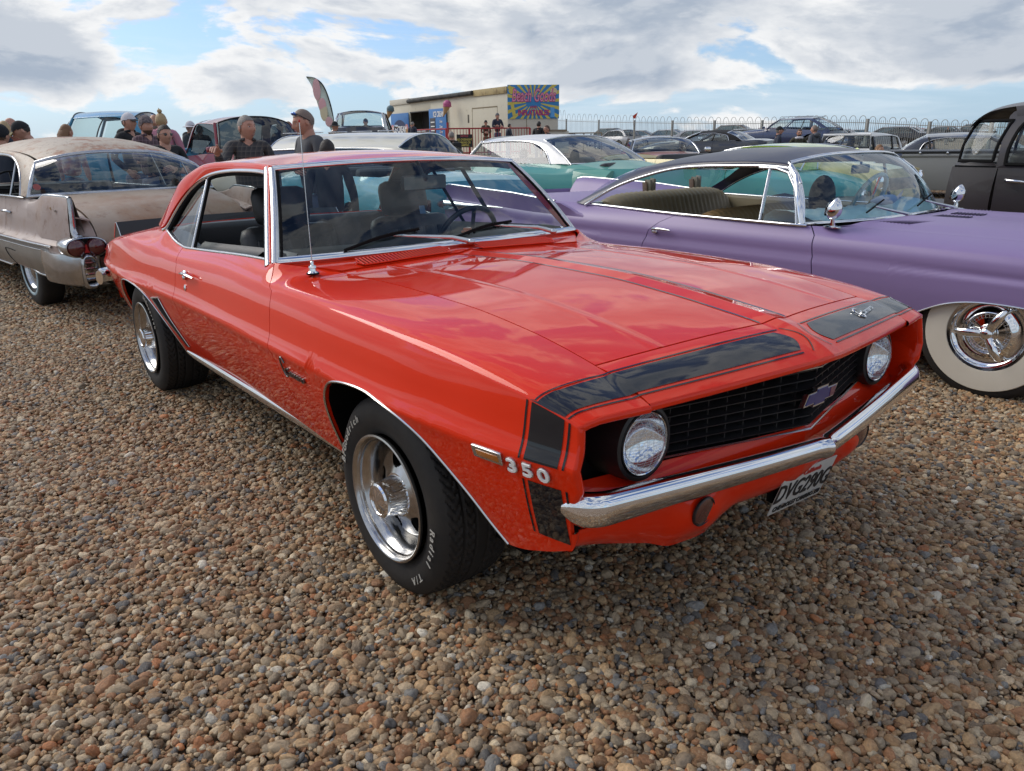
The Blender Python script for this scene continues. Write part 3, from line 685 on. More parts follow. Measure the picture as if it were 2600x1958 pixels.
# ---- cavity behind the grille: lower shelf, side walls, back panel
def low_x(y): return 0.905-0.095*(abs(y)/0.64)**1.15
for s in (1, -1):
    # lower shelf: from the bumper line back and up to the grille
    yy = np.linspace(0.0, 0.835, 30); G = []
    for y in yy:
        xo, zo = low_x(y)-0.028, 0.512-0.0*y; gx = grx = 0.872-0.14*(y/0.64); zt = 0.572+0.035*float(ss(0.45, 0.62, y))*0-0.010*y
        row = []
        for t in np.linspace(0, 1, 10):
            x = xo+(grx-xo)*t; z = zo-0.025*(1-t)**3+(zt-zo)*t**0.8
            row.append((x, -s*y, z))
        G.append(row)
    MB().grid(np.array(G), flip=(s == 1)).build("grille_shelf", RED, CAR, smooth=50)
bk = MB()
yy = np.linspace(-0.86, 0.86, 41)
bk.grid(np.array([[(0.872-0.14*(abs(y)/0.64)-0.052, y, z) for z in (0.50, 0.60, 0.70, 0.80)] for y in yy]), flip=True)
bk.grid(np.array([[(x, y, 0.80-0.02*abs(y)-0.035) for x in (0.55, 0.86-0.10*abs(y)/0.64)] for y in yy]), flip=False)
bk.build("grille_backing", BLACKM, CAR, smooth=50)
# red side cheeks outboard of the lamps
for s in (1, -1):
    G = [[(x, -s*(0.838-0.02*(1-t)+0.0*x), z) for t, z in zip(np.linspace(0, 1, 8), np.linspace(0.50, 0.745, 8))] for x in (0.69, 0.80)]
    MB().grid(np.array(G), flip=(s == 1)).build("grille_cheek", RED, CAR, smooth=50)
# ---- grille
def gx(y): return 0.868-0.118*(abs(y)/0.48)
def gtop(y): return 0.760-0.012*abs(y)/0.5
def gbot(y): return 0.570+0.02*abs(y)
GR = MB(); 
for k in range(7):
    f = (k+0.5)/7
    for s in (1, -1):
        P = [(gx(y)+0.002, s*y, gbot(y)+(gtop(y)-gbot(y))*f) for y in np.linspace(0.0, 0.515, 12)]
        for i in range(11):
            a, b = np.array(P[i]), np.array(P[i+1]); m = (a+b)/2; Rm, _ = frame(m, b-a, (0.25, 0, 1)); GR.box(m, (np.linalg.norm(b-a)*1.02, 0.030, 0.0035), Rm)
gro = GR.build("grille", BLACKP, CAR, smooth=0)
for s in (1, -1):
    for k in range(1, 9):
        y = 0.06*k-0.01; Rm, _ = frame((0, 0, 0), (0.23, -s*1.0, 0) if False else (1, 0.0, 0), (0, 0, 1))
        MB().box((gx(y)-0.006, s*y, (gtop(y)+gbot(y))/2), (0.026, 0.0035, gtop(y)-gbot(y)), ch=0).build("grille_bar", BLACKP, gro, smooth=0)
tr = MB()
for s in (1, -1): tr.tube([(gx(y)+0.022, s*y, gbot(y)-0.002) for y in np.linspace(0, 0.50, 14)], 0.0032, 6)
for s in (-1, 1): tr.tube([(gx(y)+0.034, s*y, gtop(y)-0.004) for y in np.linspace(0.0, 0.16, 6)], 0.003, 6)
tr.build("grille_trim", STAIN, gro)
# ---- bowtie emblem
em = empty("grille_emblem"); em.parent = CAR
bt = [(-0.112, -0.020), (-0.088, 0.019), (-0.032, 0.019), (-0.030, 0.030), (0.044, 0.030), (0.046, 0.019), (0.112, 0.019), (0.088, -0.020), (0.032, -0.020), (0.029, -0.031), (-0.045, -0.031), (-0.043, -0.020)]
sk = [(a+b*0.28, b) for a, b in bt]
Re, _ = frame((0, 0, 0), (-0.03, 1.0, 0.0), (1, 0.03, 0.10)); ec = np.array((0.895, 0.0, 0.672))
MB().prism(np.array(sk)*0.82, 0.014, Re, ec).build("emblem_frame", STAIN, em, smooth=0)
MB().prism(np.array(sk)*[0.72, 0.66], 0.016, Re, ec).build("emblem_face", mat("emblem_blue", (0.012, 0.016, 0.13), 0.3, coat=0.6), em, smooth=0)
MB().prism(np.array([(0.052, 0.012), (0.081, 0.012), (0.066, -0.012), (0.043, -0.012)]), 0.0175, Re, ec).build("emblem_face", mat("emblem_red", (0.12, 0.010, 0.04), 0.3, coat=1), em, smooth=0)
# ---- headlamps
def lampmesh():
    gl = MB(); gl.lathe([(0.087, 0.0), (0.083, 0.010), (0.070, 0.019), (0.050, 0.026), (0.025, 0.030), (0.001, 0.031)], 48)
    ri = MB(); ri.lathe([(0.086, 0.003), (0.0895, 0.005), (0.091, 0.0), (0.090, -0.006), (0.086, -0.004)], 48)
    rf = MB(); rf.lathe([(0.088, 0.0), (0.080, -0.02), (0.055, -0.042), (0.02, -0.052), (0.001, -0.052)], 48)
    hs = MB(); hs.lathe([(0.0905, -0.006), (0.098, 0.003), (0.108, 0.000), (0.113, -0.03), (0.116, -0.12)], 48)
    fl = MB()
    for k in range(-9, 10):
        x = k*0.0088; h = math.sqrt(max(0.083**2-x*x, 0)); zf = lambda x_, y_: 0.0325-0.031*((x_*x_+y_*y_)/0.087**2)**1.25
        P = [(x, y, zf(x, y)-0.001) for y in np.linspace(-h, h, 12)]; fl.tube(P, 0.0005, 4, cap=False)
    for k in (-3, -2, -1, 0, 1, 2, 3):
        y = k*0.024; h = math.sqrt(max(0.083**2-y*y, 0)); P = [(x, y, zf(x, y)-0.001) for x in np.linspace(-h, h, 12)]; fl.tube(P, 0.0005, 4, cap=False)
    return gl.mesh("lamp_lens", LAMPGL, 60), ri.mesh("lamp_ring", CHROME, 40), rf.mesh("lamp_reflector", REFL, 60), hs.mesh("lamp_bucket", BLACKP, 35), fl.mesh("lens_fluting", FLUTE, 60)
LM = lampmesh()
for s in (-1, 1):
    hl = empty("headlight", (0.782, 0.592*s, 0.647)); hl.parent = CAR; hl.rotation_euler = (0, R(88), 0); hl.scale = (0.90, 0.90, 0.95)
    for me, nm in zip(LM, ("lamp_lens", "lamp_ring", "lamp_reflector", "lamp_bucket", "lens_fluting")): inst(me, nm, hl)
# ---- bumper
def bump_sec(y):
    """(x, z centre, half height) along the bumper"""
    a = abs(y); x = 0.936-0.115*(a/0.60)**1.25 if a < 0.80 else 0; return x
def bumper(side):
    pts = []
    ya = np.r_[0, 0.006, 0.02, 0.05, np.linspace(0.10, 0.755, 18)]
    for y in ya: pts.append((0.945-0.113*(y/0.80)**1.15, y, 0.522+0.017*(y/0.8)))
    for t in np.linspace(0.08, 1, 12): 
        an = t*R(85); pts.append((0.839-0.062*(1-math.cos(an))-0.008*t*t-0.012*t, 0.755+0.086*math.sin(an), 0.538+0.004*t))
    return np.array(pts)
B = bumper(1); Tn = np.gradient(B, axis=0); Tn /= np.linalg.norm(Tn, axis=1)[:, None]
prof = [(-0.030, 0.036), (-0.022, 0.044), (-0.008, 0.045), (0.006, 0.038), (0.014, 0.026), (0.0165, 0.010), (0.014, -0.006), (0.007, -0.022), (-0.003, -0.034), (-0.014, -0.040), (-0.030, -0.040)]
Gb = []
for i, p in enumerate(B):
    o = np.array([Tn[i][1], -Tn[i][0], 0]); o /= np.linalg.norm(o); k = 1.0
    e = (i/(len(B)-1)); hs = 0.74+0.33*min(p[1]/0.8, 1)**1.2; 
    if i >= len(B)-5: hs *= [0.99, 0.96, 0.88, 0.74, 0.50][i-(len(B)-5)]
    pk = 0.010*math.exp(-(p[1]/0.012)**2)
    Gb.append([(p[0]+o[0]*(a+pk), p[1]+o[1]*(a), p[2]+b*hs) for a, b in prof])
Gb = np.array(Gb)
bmp = MB(); bmp.grid(Gb, flip=False); bmp.grid(Gb*MY, flip=True); bmp.build("front_bumper", CHROME, CAR, smooth=50, weld=True)
for s in (-1, 1):
    bo = MB(); Rm, _ = frame((0, 0, 0), (0.12, -s*1.0*0+1, 0.15), (1, s*0.22, 0.25)); bo.lathe([(0.013, 0.0), (0.013, 0.004), (0.010, 0.009), (0.005, 0.0115), (0.001, 0.012)], 16, c=(0.882, 0.499*s, 0.551), Rm=frame(0, (0, 1, 0), (1, s*0.25, 0.35))[0]); bo.build("bumper_bolt", CHROME, CAR)
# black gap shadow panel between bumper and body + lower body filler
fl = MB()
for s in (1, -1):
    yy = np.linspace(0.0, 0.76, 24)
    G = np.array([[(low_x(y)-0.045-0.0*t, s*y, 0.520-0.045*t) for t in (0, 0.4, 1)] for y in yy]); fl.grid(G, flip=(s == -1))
fl.build("bumper_gap_shade", BLACKM, CAR)
# ---- valance
def val_x(y): return 0.893-0.113*(abs(y)/0.8)**1.15
for s in (1, -1):
    yy = np.linspace(0.0, 0.80, 50); G = []
    for y in yy:
        bot = 0.372-0.038*float(ss(0.22, 0.34, y))+0.070*float(ss(0.45, 0.80, y)); 
        top = 0.475; lump = 0.018*math.exp(-((y-0.415)/0.085)**4)
        bot -= 0.022*math.exp(-((y-0.415)/0.10)**4)
        row = []
        for t in np.linspace(0, 1, 12):
            z = top+(bot-top)*t; x = val_x(y)-0.010*(1-t)-0.055*t**2.2+lump*math.sin(math.pi*min(t*1.1, 1))
            row.append((x, -s*y, z))
        G.append(row)
    G = np.array(G); panel(G, 0.006, sides="lrb" if False else "b", flip=(s == -1)).build("valance", RED, CAR, smooth=50)
    # outer corner down to the fender bottom
    A = np.array(G)[-1]
    zc = A[:, 2]; zf0 = fender[-1][0][2]; Bq = np.array([(xnose(0, z)-0.002, -s*(float(side_y(xnose(0, z), z))-0.001), z) for z in np.maximum(zc, zf0+0.001)])
    M_ = (A+Bq)/2; M_[:, 0] += 0.016; M_[:, 1] += -s*0.012
    Gc = np.array([[(1-t)**2*a+2*t*(1-t)*m+t*t*b for a, m, b in zip(A, M_, Bq)] for t in np.linspace(0, 1, 12)])
    MB().grid(Gc, flip=(s == -1)).build("valance_corner", RED, CAR, smooth=50)
    tl = MB(); c0 = np.array((val_x(0.415)+0.004, -s*0.415, 0.425)); Rm = frame(0, (0, 1, 0), (1, -s*0.12, -0.12))[0]
    tl.lathe([(0.043, -0.004), (0.043, 0.002), (0.040, 0.004), (0.038, 0.000)], 32, c=c0, Rm=Rm); tb = tl.build("turn_signal", BLACKP, CAR)
    MB().lathe([(0.039, 0.000), (0.034, 0.003), (0.018, 0.005), (0.001, 0.006)], 32, c=c0, Rm=Rm).build("signal_lens", mat("smoked_lens", (0.10, 0.03, 0.022), 0.25, coat=1), tb)
# licence lamp style chrome pods on the shelf ends behind the bumper
for s in (1, -1):
    MB().ell((0.835, -s*0.60, 0.530), (0.012, 0.055, 0.020), 14, 8, Rm=rot(az=s*R(12))).build("bumper_bracket", CHROME, CAR)
# ---- licence plate
PL = empty("licence_plate", (0.845, 0.075, 0.352)); PL.parent = CAR
ty, tl_, ro_ = -0.0024, 0.2885, -0.0686
rx = np.array([-math.sin(ty), math.cos(ty), 0]); nn_ = np.array([math.cos(ty), math.sin(ty), 0]); up = np.array([0, 0, 1])*math.cos(tl_)+nn_*math.sin(tl_)
r2 = rx*math.cos(ro_)+up*math.sin(ro_); u2 = -rx*math.sin(ro_)+up*math.cos(ro_); n2 = np.cross(r2, u2)
PR = np.stack([r2, u2, n2], 1); kk = 0.955
plate_m = mat("plate_silver", (0.55, 0.55, 0.52), 0.35, noise=(12, 0.4, (0.44, 0.43, 0.40)))
pb = MB().box((0, 0, 0), (0.31*kk, 0.157*kk, 0.004), PR, ch=0.0015).build("plate_blank", plate_m, PL, smooth=30)
ink = mat("plate_ink", (0.012, 0.012, 0.014), 0.5)
def onplate(s, size, pos, m, nm, shear=0, bold=0, sx=1):
    V, F = text(s, size, 0.001, shear, bold); V = V*[sx, 1, 1]+[pos[0], pos[1], 0.0032]
    MB().add(V @ PR.T, F).build(nm, m, PL, smooth=0)
onplate("DVG290G", 0.092, (0, 0.000), ink, "plate_text", 0, 0.0012, 0.78)
onplate("CHEVROLET CAMARO 350", 0.026, (0, -0.056), ink, "plate_text", 0, 0.0004, 0.88)
onplate("California", 0.026, (0.01, 0.056), mat("plate_red", (0.45, 0.04, 0.03), 0.5), "plate_text", 0.25, 0.0003)
onplate("19", 0.020, (-0.105, 0.055), ink, "plate_text")
for px_, py_ in ((-0.09, -0.045), (0.09, -0.045)): MB().lathe([(0.006, 0.002), (0.006, 0.004), (0.001, 0.006)], 10, c=PR@np.array((px_, py_, 0.001)), Rm=PR).build("plate_screw", STAIN, PL)
MB().box((0.79, 0.05, 0.40), (0.10, 0.12, 0.02), ch=0.003).box((0.80, 0.05, 0.36), (0.02, 0.16, 0.10)).build("plate_bracket", BLACKM, CAR)
# ---- black nose stripe with pinlines (vinyl on the paint)
def decal(fn, a0, a1, b0, b1, na, nb, off=0.0012):
    """fn(a,b)->point and outward shift"""
    return np.array([[fn(a, b) for b in np.linspace(b0, b1, nb)] for a in np.linspace(a0, a1, na)])
def top_pt(y, t):
    """y>=0 outboard distance on the right-hand (negative y) half; t across the nose 0 hood edge..1 lip"""
    if y <= 0.641: p = np.array(header_pt(-y, t))
    else:
        f = (y-0.641)/(0.205); v = 2-f*1.0; v = max(v, 1.0)
        # fender top row: between station where the hood edge would be and the lip
        xe = hood_front(0.64)-0.10*(y-0.641); xl = xnose(v, 0)
        x = xe+(xl-xe)*t; p = np.array(section(x, [v])[0])
    return p+np.array([0.0005, 0, 0.0016])
def stripe_mb(t0, t1, ya, yb, s, n=40, m=2):
    G = []
    for y in np.linspace(ya, yb, n):
        G.append([top_pt(y, t) for t in np.linspace(t0, t1, 7)])
    G = np.array(G)
    if s == -1: G = G*MY
    return G
def side_band(x0, x1, z0, z1, s, n=24):
    G = []
    for i in range(n):
        z = z0+((z1 if z1 else 0.79)-z0)*i/(n-1)
        q = (0.80-z)/0.45; sh = -0.030*q*q*1.0+0.02*q
        row = []
        for x in np.linspace(x0, x1, 5):
            X_ = min(x+sh, xnose(0, z)-0.002); zz_ = z if z1 else z0+(float(zsh(X_))-z0)*i/(n-1); row.append((X_, -float(side_y(X_, zz_))-0.0015, zz_))
        G.append(row)
    G = np.array(G)
    return G if s == 1 else G*MY
for s in (1, -1):
    sb = MB()
    def addg(G, fl): sb.grid(G, flip=fl)
    fl_ = (s == 1)
    for t0, t1 in ((0.30, 0.78), (0.235, 0.262), (0.825, 0.852)):
        addg(stripe_mb(t0, t1, 0.085 if t0 != 0.235 else 0.060, 0.846, s, 60), not fl_)
    # rounded inner end
    addg(np.array([[(top_pt(0.085-0.028*math.sin(math.pi*(t-0.30)/0.48)*f, t)*(1 if s == 1 else MY)) for t in np.linspace(0.30, 0.78, 9)] for f in np.linspace(0, 1, 4)]), fl_)
    addg(np.array([[(top_pt(0.050-0.03*math.sin(math.pi*(t-0.235)/0.617)-0.004*f, t)*(1 if s == 1 else MY)) for t in np.linspace(0.235, 0.852, 14)] for f in np.linspace(0, 1, 3)]), fl_)
    zt = 0.792
    for x0, x1 in ((0.672, 0.766), (0.655, 0.661), (0.777, 0.783)):
        # side bands from the shoulder down, interrupted by the badge
        addg(side_band(x0, x1, 0.655, None, s), not fl_); addg(side_band(x0, x1, 0.44, 0.598, s), not fl_)
    sb.build("nose_stripe", BLACKGLOSS, CAR, smooth=50)
# ---- side marker lamp and 350 badge, script badges
for s in (1, -1):
    def onside(x, z, out=0.0): return np.array([x, -s*(float(side_y(x, z))+out), z])
    def sframe(x, z):
        tx = onside(x+0.01, z)-onside(x-0.01, z); tz = onside(x, z+0.01)-onside(x, z-0.01); tx /= np.linalg.norm(tx); tz /= np.linalg.norm(tz)
        n_ = np.cross(tx, tz); 
        if n_[1]*s > 0: n_ = -n_
        return tx*(1 if s == 1 else -1), tz, n_
    tx, tz, n_ = sframe(0.56, 0.632); Rm = np.stack([tx, tz, n_], 1)
    mk = MB().box(onside(0.560, 0.636, 0.004), (0.100, 0.036, 0.010), Rm, ch=0.003).build("side_marker", STAIN, CAR)
    MB().box(onside(0.564, 0.635, 0.009), (0.074, 0.018, 0.004), Rm, ch=0.001).build("marker_lens", AMBER, mk)
    tx, tz, n_ = sframe(0.69, 0.626); Rm = np.stack([tx, tz, n_], 1)
    bw = MB(); bb = MB()
    for i, ch in enumerate("350"):
        V, F = text(ch, 0.056, 0.002, 0.0, 0.0006); V = V*[1.25, 0.92, 1]
        bw.add((V+[-0.048+i*0.047, 0, 0.006]) @ Rm.T + onside(0.684, 0.627), F)
        V2, F2 = text(ch, 0.056, 0.0025, 0.0, 0.0028); V2 = V2*[1.25, 0.92, 1]; bb.add((V2+[-0.048+i*0.047, 0, 0.0025]) @ Rm.T + onside(0.684, 0.627), F2)
    b1 = bb.build("engine_badge", STAIN, CAR, smooth=0); bw.build("badge_face", WHITEP, b1, smooth=0)
    tx, tz, n_ = sframe(-0.56, 0.595); Rm = np.stack([tx, tz, n_], 1); V, F = text("Camaro", 0.052, 0.003, 0.22, 0.001); sc_ = MB()
    V = V*[1.0, 0.8, 1]; sc_.add((V+[0.012, -0.012, 0.004]) @ Rm.T + onside(-0.555, 0.600), F)
    an = np.linspace(0.5, 5.6, 18); C_ = np.stack([-0.066+0.020*np.cos(an), 0.004+0.040*np.sin(an), np.full(18, 0.005)], 1)
    sc_.tube(C_ @ Rm.T + onside(-0.555, 0.600), 0.0032, 6); sc_.build("script_badge", mat("dark_chrome", (0.16, 0.15, 0.15), 0.25, 0.9), CAR, smooth=30)
# header script badge on the left side
Rm = frame(0, (-0.25, 1, 0), (0.5, 0, 1))[0]
V, F = text("Camaro", 0.040, 0.003, 0.22, 0.0008); pc = np.array(header_pt(0.46, 0.5)); sb = MB(); sb.add((V*[1, 0.7, 1]+[0.01, -0.004, 0.006]) @ Rm.T + pc, F)
an = np.linspace(0.5, 5.6, 18); sb.tube(np.stack([-0.052+0.016*np.cos(an), 0.004+0.024*np.sin(an), np.full(18, 0.006)], 1) @ Rm.T + pc, 0.0026, 6); sb.build("script_badge", CHROME, CAR, smooth=30)
# ---- wheel wells, inner hull, underbody
hull = MB()
for A in (archF, archR):
    for s in (1, -1):
        G = []
        for x, z in A:
            yo = -s*(float(side_y(x, z))-0.013)
            G.append([(x, yo, z), (x, yo+s*0.012, z+0.004), (x, yo+s*0.05, z+0.012), (x, -s*0.52, z+0.02), (x, -s*0.50, 0.30)])
        hull.grid(np.array(G), flip=(s == -1))
        for x, zl in ((A[0, 0], 0.30), (A[-1, 0], A[-1, 1]+0.01)):
            hull.grid(np.array([[(x, -s*y, z) for z in (zl, 0.66)] for y in (0.50, 0.78, side_y(x, zl)-0.006)]))
hull.box((-1.5, 0, 0.25), (3.9, 1.40, 0.04)); hull.box((-1.32, 0, 0.33), (1.70, 1.54, 0.10)); hull.box((-3.40, 0, 0.42), (0.40, 1.3, 0.18)); hull.box((0.45, 0, 0.36), (0.5, 0.8, 0.16))
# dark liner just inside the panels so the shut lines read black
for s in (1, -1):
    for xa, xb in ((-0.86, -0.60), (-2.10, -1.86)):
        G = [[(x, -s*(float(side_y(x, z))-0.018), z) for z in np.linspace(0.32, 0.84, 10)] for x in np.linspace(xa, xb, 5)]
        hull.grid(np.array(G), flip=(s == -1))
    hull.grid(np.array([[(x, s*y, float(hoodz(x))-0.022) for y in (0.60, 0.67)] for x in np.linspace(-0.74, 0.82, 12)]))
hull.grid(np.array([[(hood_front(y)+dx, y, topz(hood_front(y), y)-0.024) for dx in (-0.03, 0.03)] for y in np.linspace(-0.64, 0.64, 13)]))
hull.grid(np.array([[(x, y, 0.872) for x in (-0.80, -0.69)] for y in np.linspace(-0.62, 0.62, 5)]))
hull.build("underbody", UNDER, CAR, smooth=0)
# arch lip trim
for A, nm in ((archF, 0), (archR, 1)):
    for s in (1, -1):
        P = cr([(x, -s*(float(side_y(x, z))+0.0015), z+0.001) for x, z in A], 60)
        MB().tube(P, 0.0042, 6).build("arch_trim", STAIN, CAR)
# rocker trim
for s in (1, -1):
    P = [(x, -s*(0.803+0.0*x), 0.302) for x in np.linspace(-2.245, -0.415, 24)]
    rk = MB(); rk.tube(P, 0.018, 10, flat=(1.15, 0.55), up=(0, 0, 1)); rk.build("rocker_moulding", CHROME, CAR, smooth=50)
    G = [[(x, -s*(0.79-0.02*t), 0.295-0.05*t) for t in (0, 0.5, 1)] for x in np.linspace(-2.24, -0.42, 8)]
    MB().grid(np.array(G), flip=(s == -1)).build("rocker_sill", UNDER, CAR)
# fake louvres ahead of rear wheel
for s in (1, -1):
    a = np.array([(-2.355, 0.598), (-2.10, 0.392)]); ofs = [(0, 0), (0.034, 0.006), (0.068, 0.012), (0.10, 0.015)]
    top0 = np.array([-2.350, 0.600]); bot0 = np.array([-2.150, 0.365])
    lv = empty("quarter_vent"); lv.parent = CAR
    G = [[(x_, -s*(float(side_y(x_, z_))+0.001), z_) for f in np.linspace(0, 1, 5) for x_, z_ in [((top0*(1-t)+bot0*t)+np.array([0.135*f*(1-0.75*t), 0.02*f*(1-t)]))]] for t in np.linspace(0, 1, 14)]
    MB().grid(np.array(G), flip=(s == 1)).build("vent_panel", BLACKM, lv)
    for f, r_ in ((0, 0.0035), (0.33, 0.0055), (0.66, 0.0055), (1, 0.0035)):
        P = []
        for t in np.linspace(0, 1, 14):
            x_, z_ = (top0*(1-t)+bot0*t)+np.array([0.135*f*(1-0.75*t), 0.02*f*(1-t)]); P.append((x_, -s*(float(side_y(x_, z_))+0.004), z_))
        MB().tube(P, r_, 6).build("vent_blade", BLACKP if 0 < f < 1 else STAIN, lv)
    P = [(top0[0]+0.135*f, -s*(float(side_y(top0[0]+0.135*f, 0.61))+0.004), 0.603+0.02*f) for f in np.linspace(-0.02, 1.02, 5)]
    MB().tube(P, 0.005, 6).build("vent_cap", CHROME, lv)
# ---- wheels
TM = tyre_mesh(0.328, 0.262, 0.205, detail=2); RM, DM, DR, CM = rally_rim()
LTS = [letters_on(0.268, -0.1375, [q], 0.030) for q in (("BFGoodrich", 155), ("Radial", -6), ("T/A", -42))]
for (x, y, z, spin) in ((0, 0.760, 0.302, 0.15), (-2.743, 0.755, 0.308, 1.9)):
    for s in (-1, 1):
        t = inst(TM, "wheel", CAR, (x, s*y, z), rz=math.pi if s > 0 else 0, ry=spin if s < 0 else 0.6)
        for LT in LTS: inst(LT, "tyre_lettering", t)
        for me, nm in ((RM, "rim"), (DM, "wheel_disc"), (DR, "brake_drum"), (CM, "hub_cap")): inst(me, nm, t, (0, -0.136, 0))
# ---- cowl panel with vents
def wsb(f):
    """windscreen base line, f -1..1"""
    a = abs(f); return np.array([-0.872-0.062*a**2.4+0.0, 0.790*f, 0.938-0.004*a])
def wst(f):
    a = abs(f); return np.array([-1.165-0.075*a**2.2, 0.640*f, 1.290-0.024*a**2])
fs = np.linspace(-1, 1, 41)
G = []
for f in fs:
    y = 0.79*f; b = wsb(f); yh = 0.62*f/1.0; a = np.array([-0.727-0.018*(1-abs(f)), yh, topz(-0.73, yh)-(0.004)]); 
    G.append([a*(1-t)+(b+[0.012, 0, -0.020])*t+np.array([0, 0, 0.004*math.sin(math.pi*t)]) for t in np.linspace(0, 1, 8)])
panel(np.array(G), 0.01, flip=True).build("cowl_panel", RED, CAR, smooth=40)
for s in (1, -1):
    vm = empty("cowl_vent"); vm.parent = CAR
    fr_ = MB()
    Pm = lambda y, t: np.array([-0.752-0.075*t-0.012*(1-abs(y)/0.6), s*y, topz(-0.73, y)+0.0075+0.016*t])
    loop = [Pm(y, 0.0) for y in np.linspace(0.09, 0.50, 12)]+[Pm(0.52, 0.5)]+[Pm(y, 1.0) for y in np.linspace(0.50, 0.09, 12)]+[Pm(0.07, 0.5)]
    fr_.tube(loop, 0.0035, 6, closed=True); fr_.build("vent_frame", RED, vm)
    MB().grid(np.array([[Pm(y, t)-[0, 0, 0.001] for t in (0.05, 0.95)] for y in np.linspace(0.08, 0.51, 12)]), flip=(s == 1)).build("vent_recess", mat("dark_red_recess", (0.10, 0.006, 0.004), 0.6), vm)
    bars = MB()
    for y in np.arange(0.092, 0.505, 0.0165): bars.tube([Pm(y, t)+[0, 0, 0.0015] for t in (0.03, 0.97)], 0.0042, 6, flat=(0.7, 1.1))
    bars.build("vent_slats", RED, vm)
# ---- windscreen
def wsp(f, t):
    a, b = wsb(f), wst(f); p = a*(1-t)+b*t; return p+np.array([0.020*4*t*(1-t)*0.6, 0, 0.016*4*t*(1-t)*0.7])
MB().grid(np.array([[wsp(f, t) for t in np.linspace(0.015, 0.985, 14)] for f in np.linspace(-0.985, 0.985, 41)]), flip=True).build("windscreen", GLASSW, CAR, smooth=60)
def strip(P, wdt, up, th=0.006):
    """flat metal strip along P; up = outward normals"""
    mb = MB(); P = np.array(P); T = np.gradient(P, axis=0); T /= np.linalg.norm(T, axis=1)[:, None]; U = np.array(up); U = U/np.linalg.norm(U, axis=1)[:, None]; S_ = np.cross(T, U)
    sec = [(-0.5, -1), (-0.5, 0), (-0.38, 0.8), (0, 1.15), (0.38, 0.8), (0.5, 0), (0.5, -1)]
    mb.grid(np.array([[p+s_*a*wdt+u*b*th for a, b in sec] for p, s_, u in zip(P, S_, U)])); return mb
nws = np.array([0.72, 0, 0.62])
bot = [wsp(f, 0.0)+[0.006, 0, 0.002] for f in np.linspace(-1.0, 1.0, 41)]; topl = [wsp(f, 1.0)+[0.004, 0, 0.004] for f in np.linspace(-1.0, 1.0, 41)]
MB_ = strip(bot, 0.034, [(0.62, 0.25*f, 0.7) for f in np.linspace(-1, 1, 41)]); MB_.build("windscreen_trim", CHROME, CAR, smooth=50)
strip(topl, 0.026, [(0.70, 0.2*f, 0.7) for f in np.linspace(-1, 1, 41)]).build("windscreen_trim", CHROME, CAR, smooth=50)
for s in (1, -1):
    P = [wsp(s*-1.0, t) for t in np.linspace(-0.02, 1.02, 16)]; strip([p+[0.004, -s*0.004, 0.002] for p in P], 0.032, [(0.75, -s*0.55, 0.35)]*16).build("windscreen_trim", STAIN, CAR, smooth=50)
    g = MB(); g.tube([wsp(-s*0.972, t)+[0.001, 0, 0] for t in np.linspace(0, 1, 12)], 0.006, 6); g.build("windscreen_seal", BLACKM, CAR)
# ---- roof
def roofedge(x):
    """side rail of the roof: y, z"""
    return (float(pch([-2.75, -2.6, -2.45, -2.25, -2.0, -1.6, -1.2], [0.735, 0.680, 0.645, 0.618, 0.612, 0.614, 0.610])(x)), float(pch([-2.80, -2.72, -2.63, -2.53, -2.42, -2.2, -2.0, -1.6, -1.2], [0.90, 0.950, 1.035, 1.128, 1.200, 1.262, 1.285, 1.292, 1.281])(x)))
xr_end = -2.30
def roofcross(x, f):
    ye, ze = roofedge(x); zc = float(pch([-2.5, -2.3, -2.0, -1.6, -1.3, -1.16], [1.255, 1.292, 1.322, 1.334, 1.318, 1.293])(x)); 
    return (x, ye*f, ze+(zc-ze)*(1-abs(f)**2.3))
G = []
for f in np.linspace(-1, 1, 41):
    x0 = -1.172-0.072*abs(f)**2.2; x1 = xr_end+0.03*(1-f*f)
    G.append([roofcross(x0+(x1-x0)*t, f) for t in np.linspace(0, 1, 30)])
G = np.array(G); G[:, 0]
panel(G, 0.018, sides="bt", flip=False).build("roof", RED, CAR, smooth=45)
# ---- window opening curves (right-hand side, y negative)
wtop = cr([(-1.262, -0.648, 1.249), (-1.40, -0.645, 1.256), (-1.70, -0.643, 1.252), (-1.95, -0.652, 1.232), (-2.10, -0.668, 1.195), (-2.222, -0.695, 1.136), (-2.304, -0.739, 1.049), (-2.365, -0.778, 0.965), (-2.405, -0.792, 0.944)], 60)
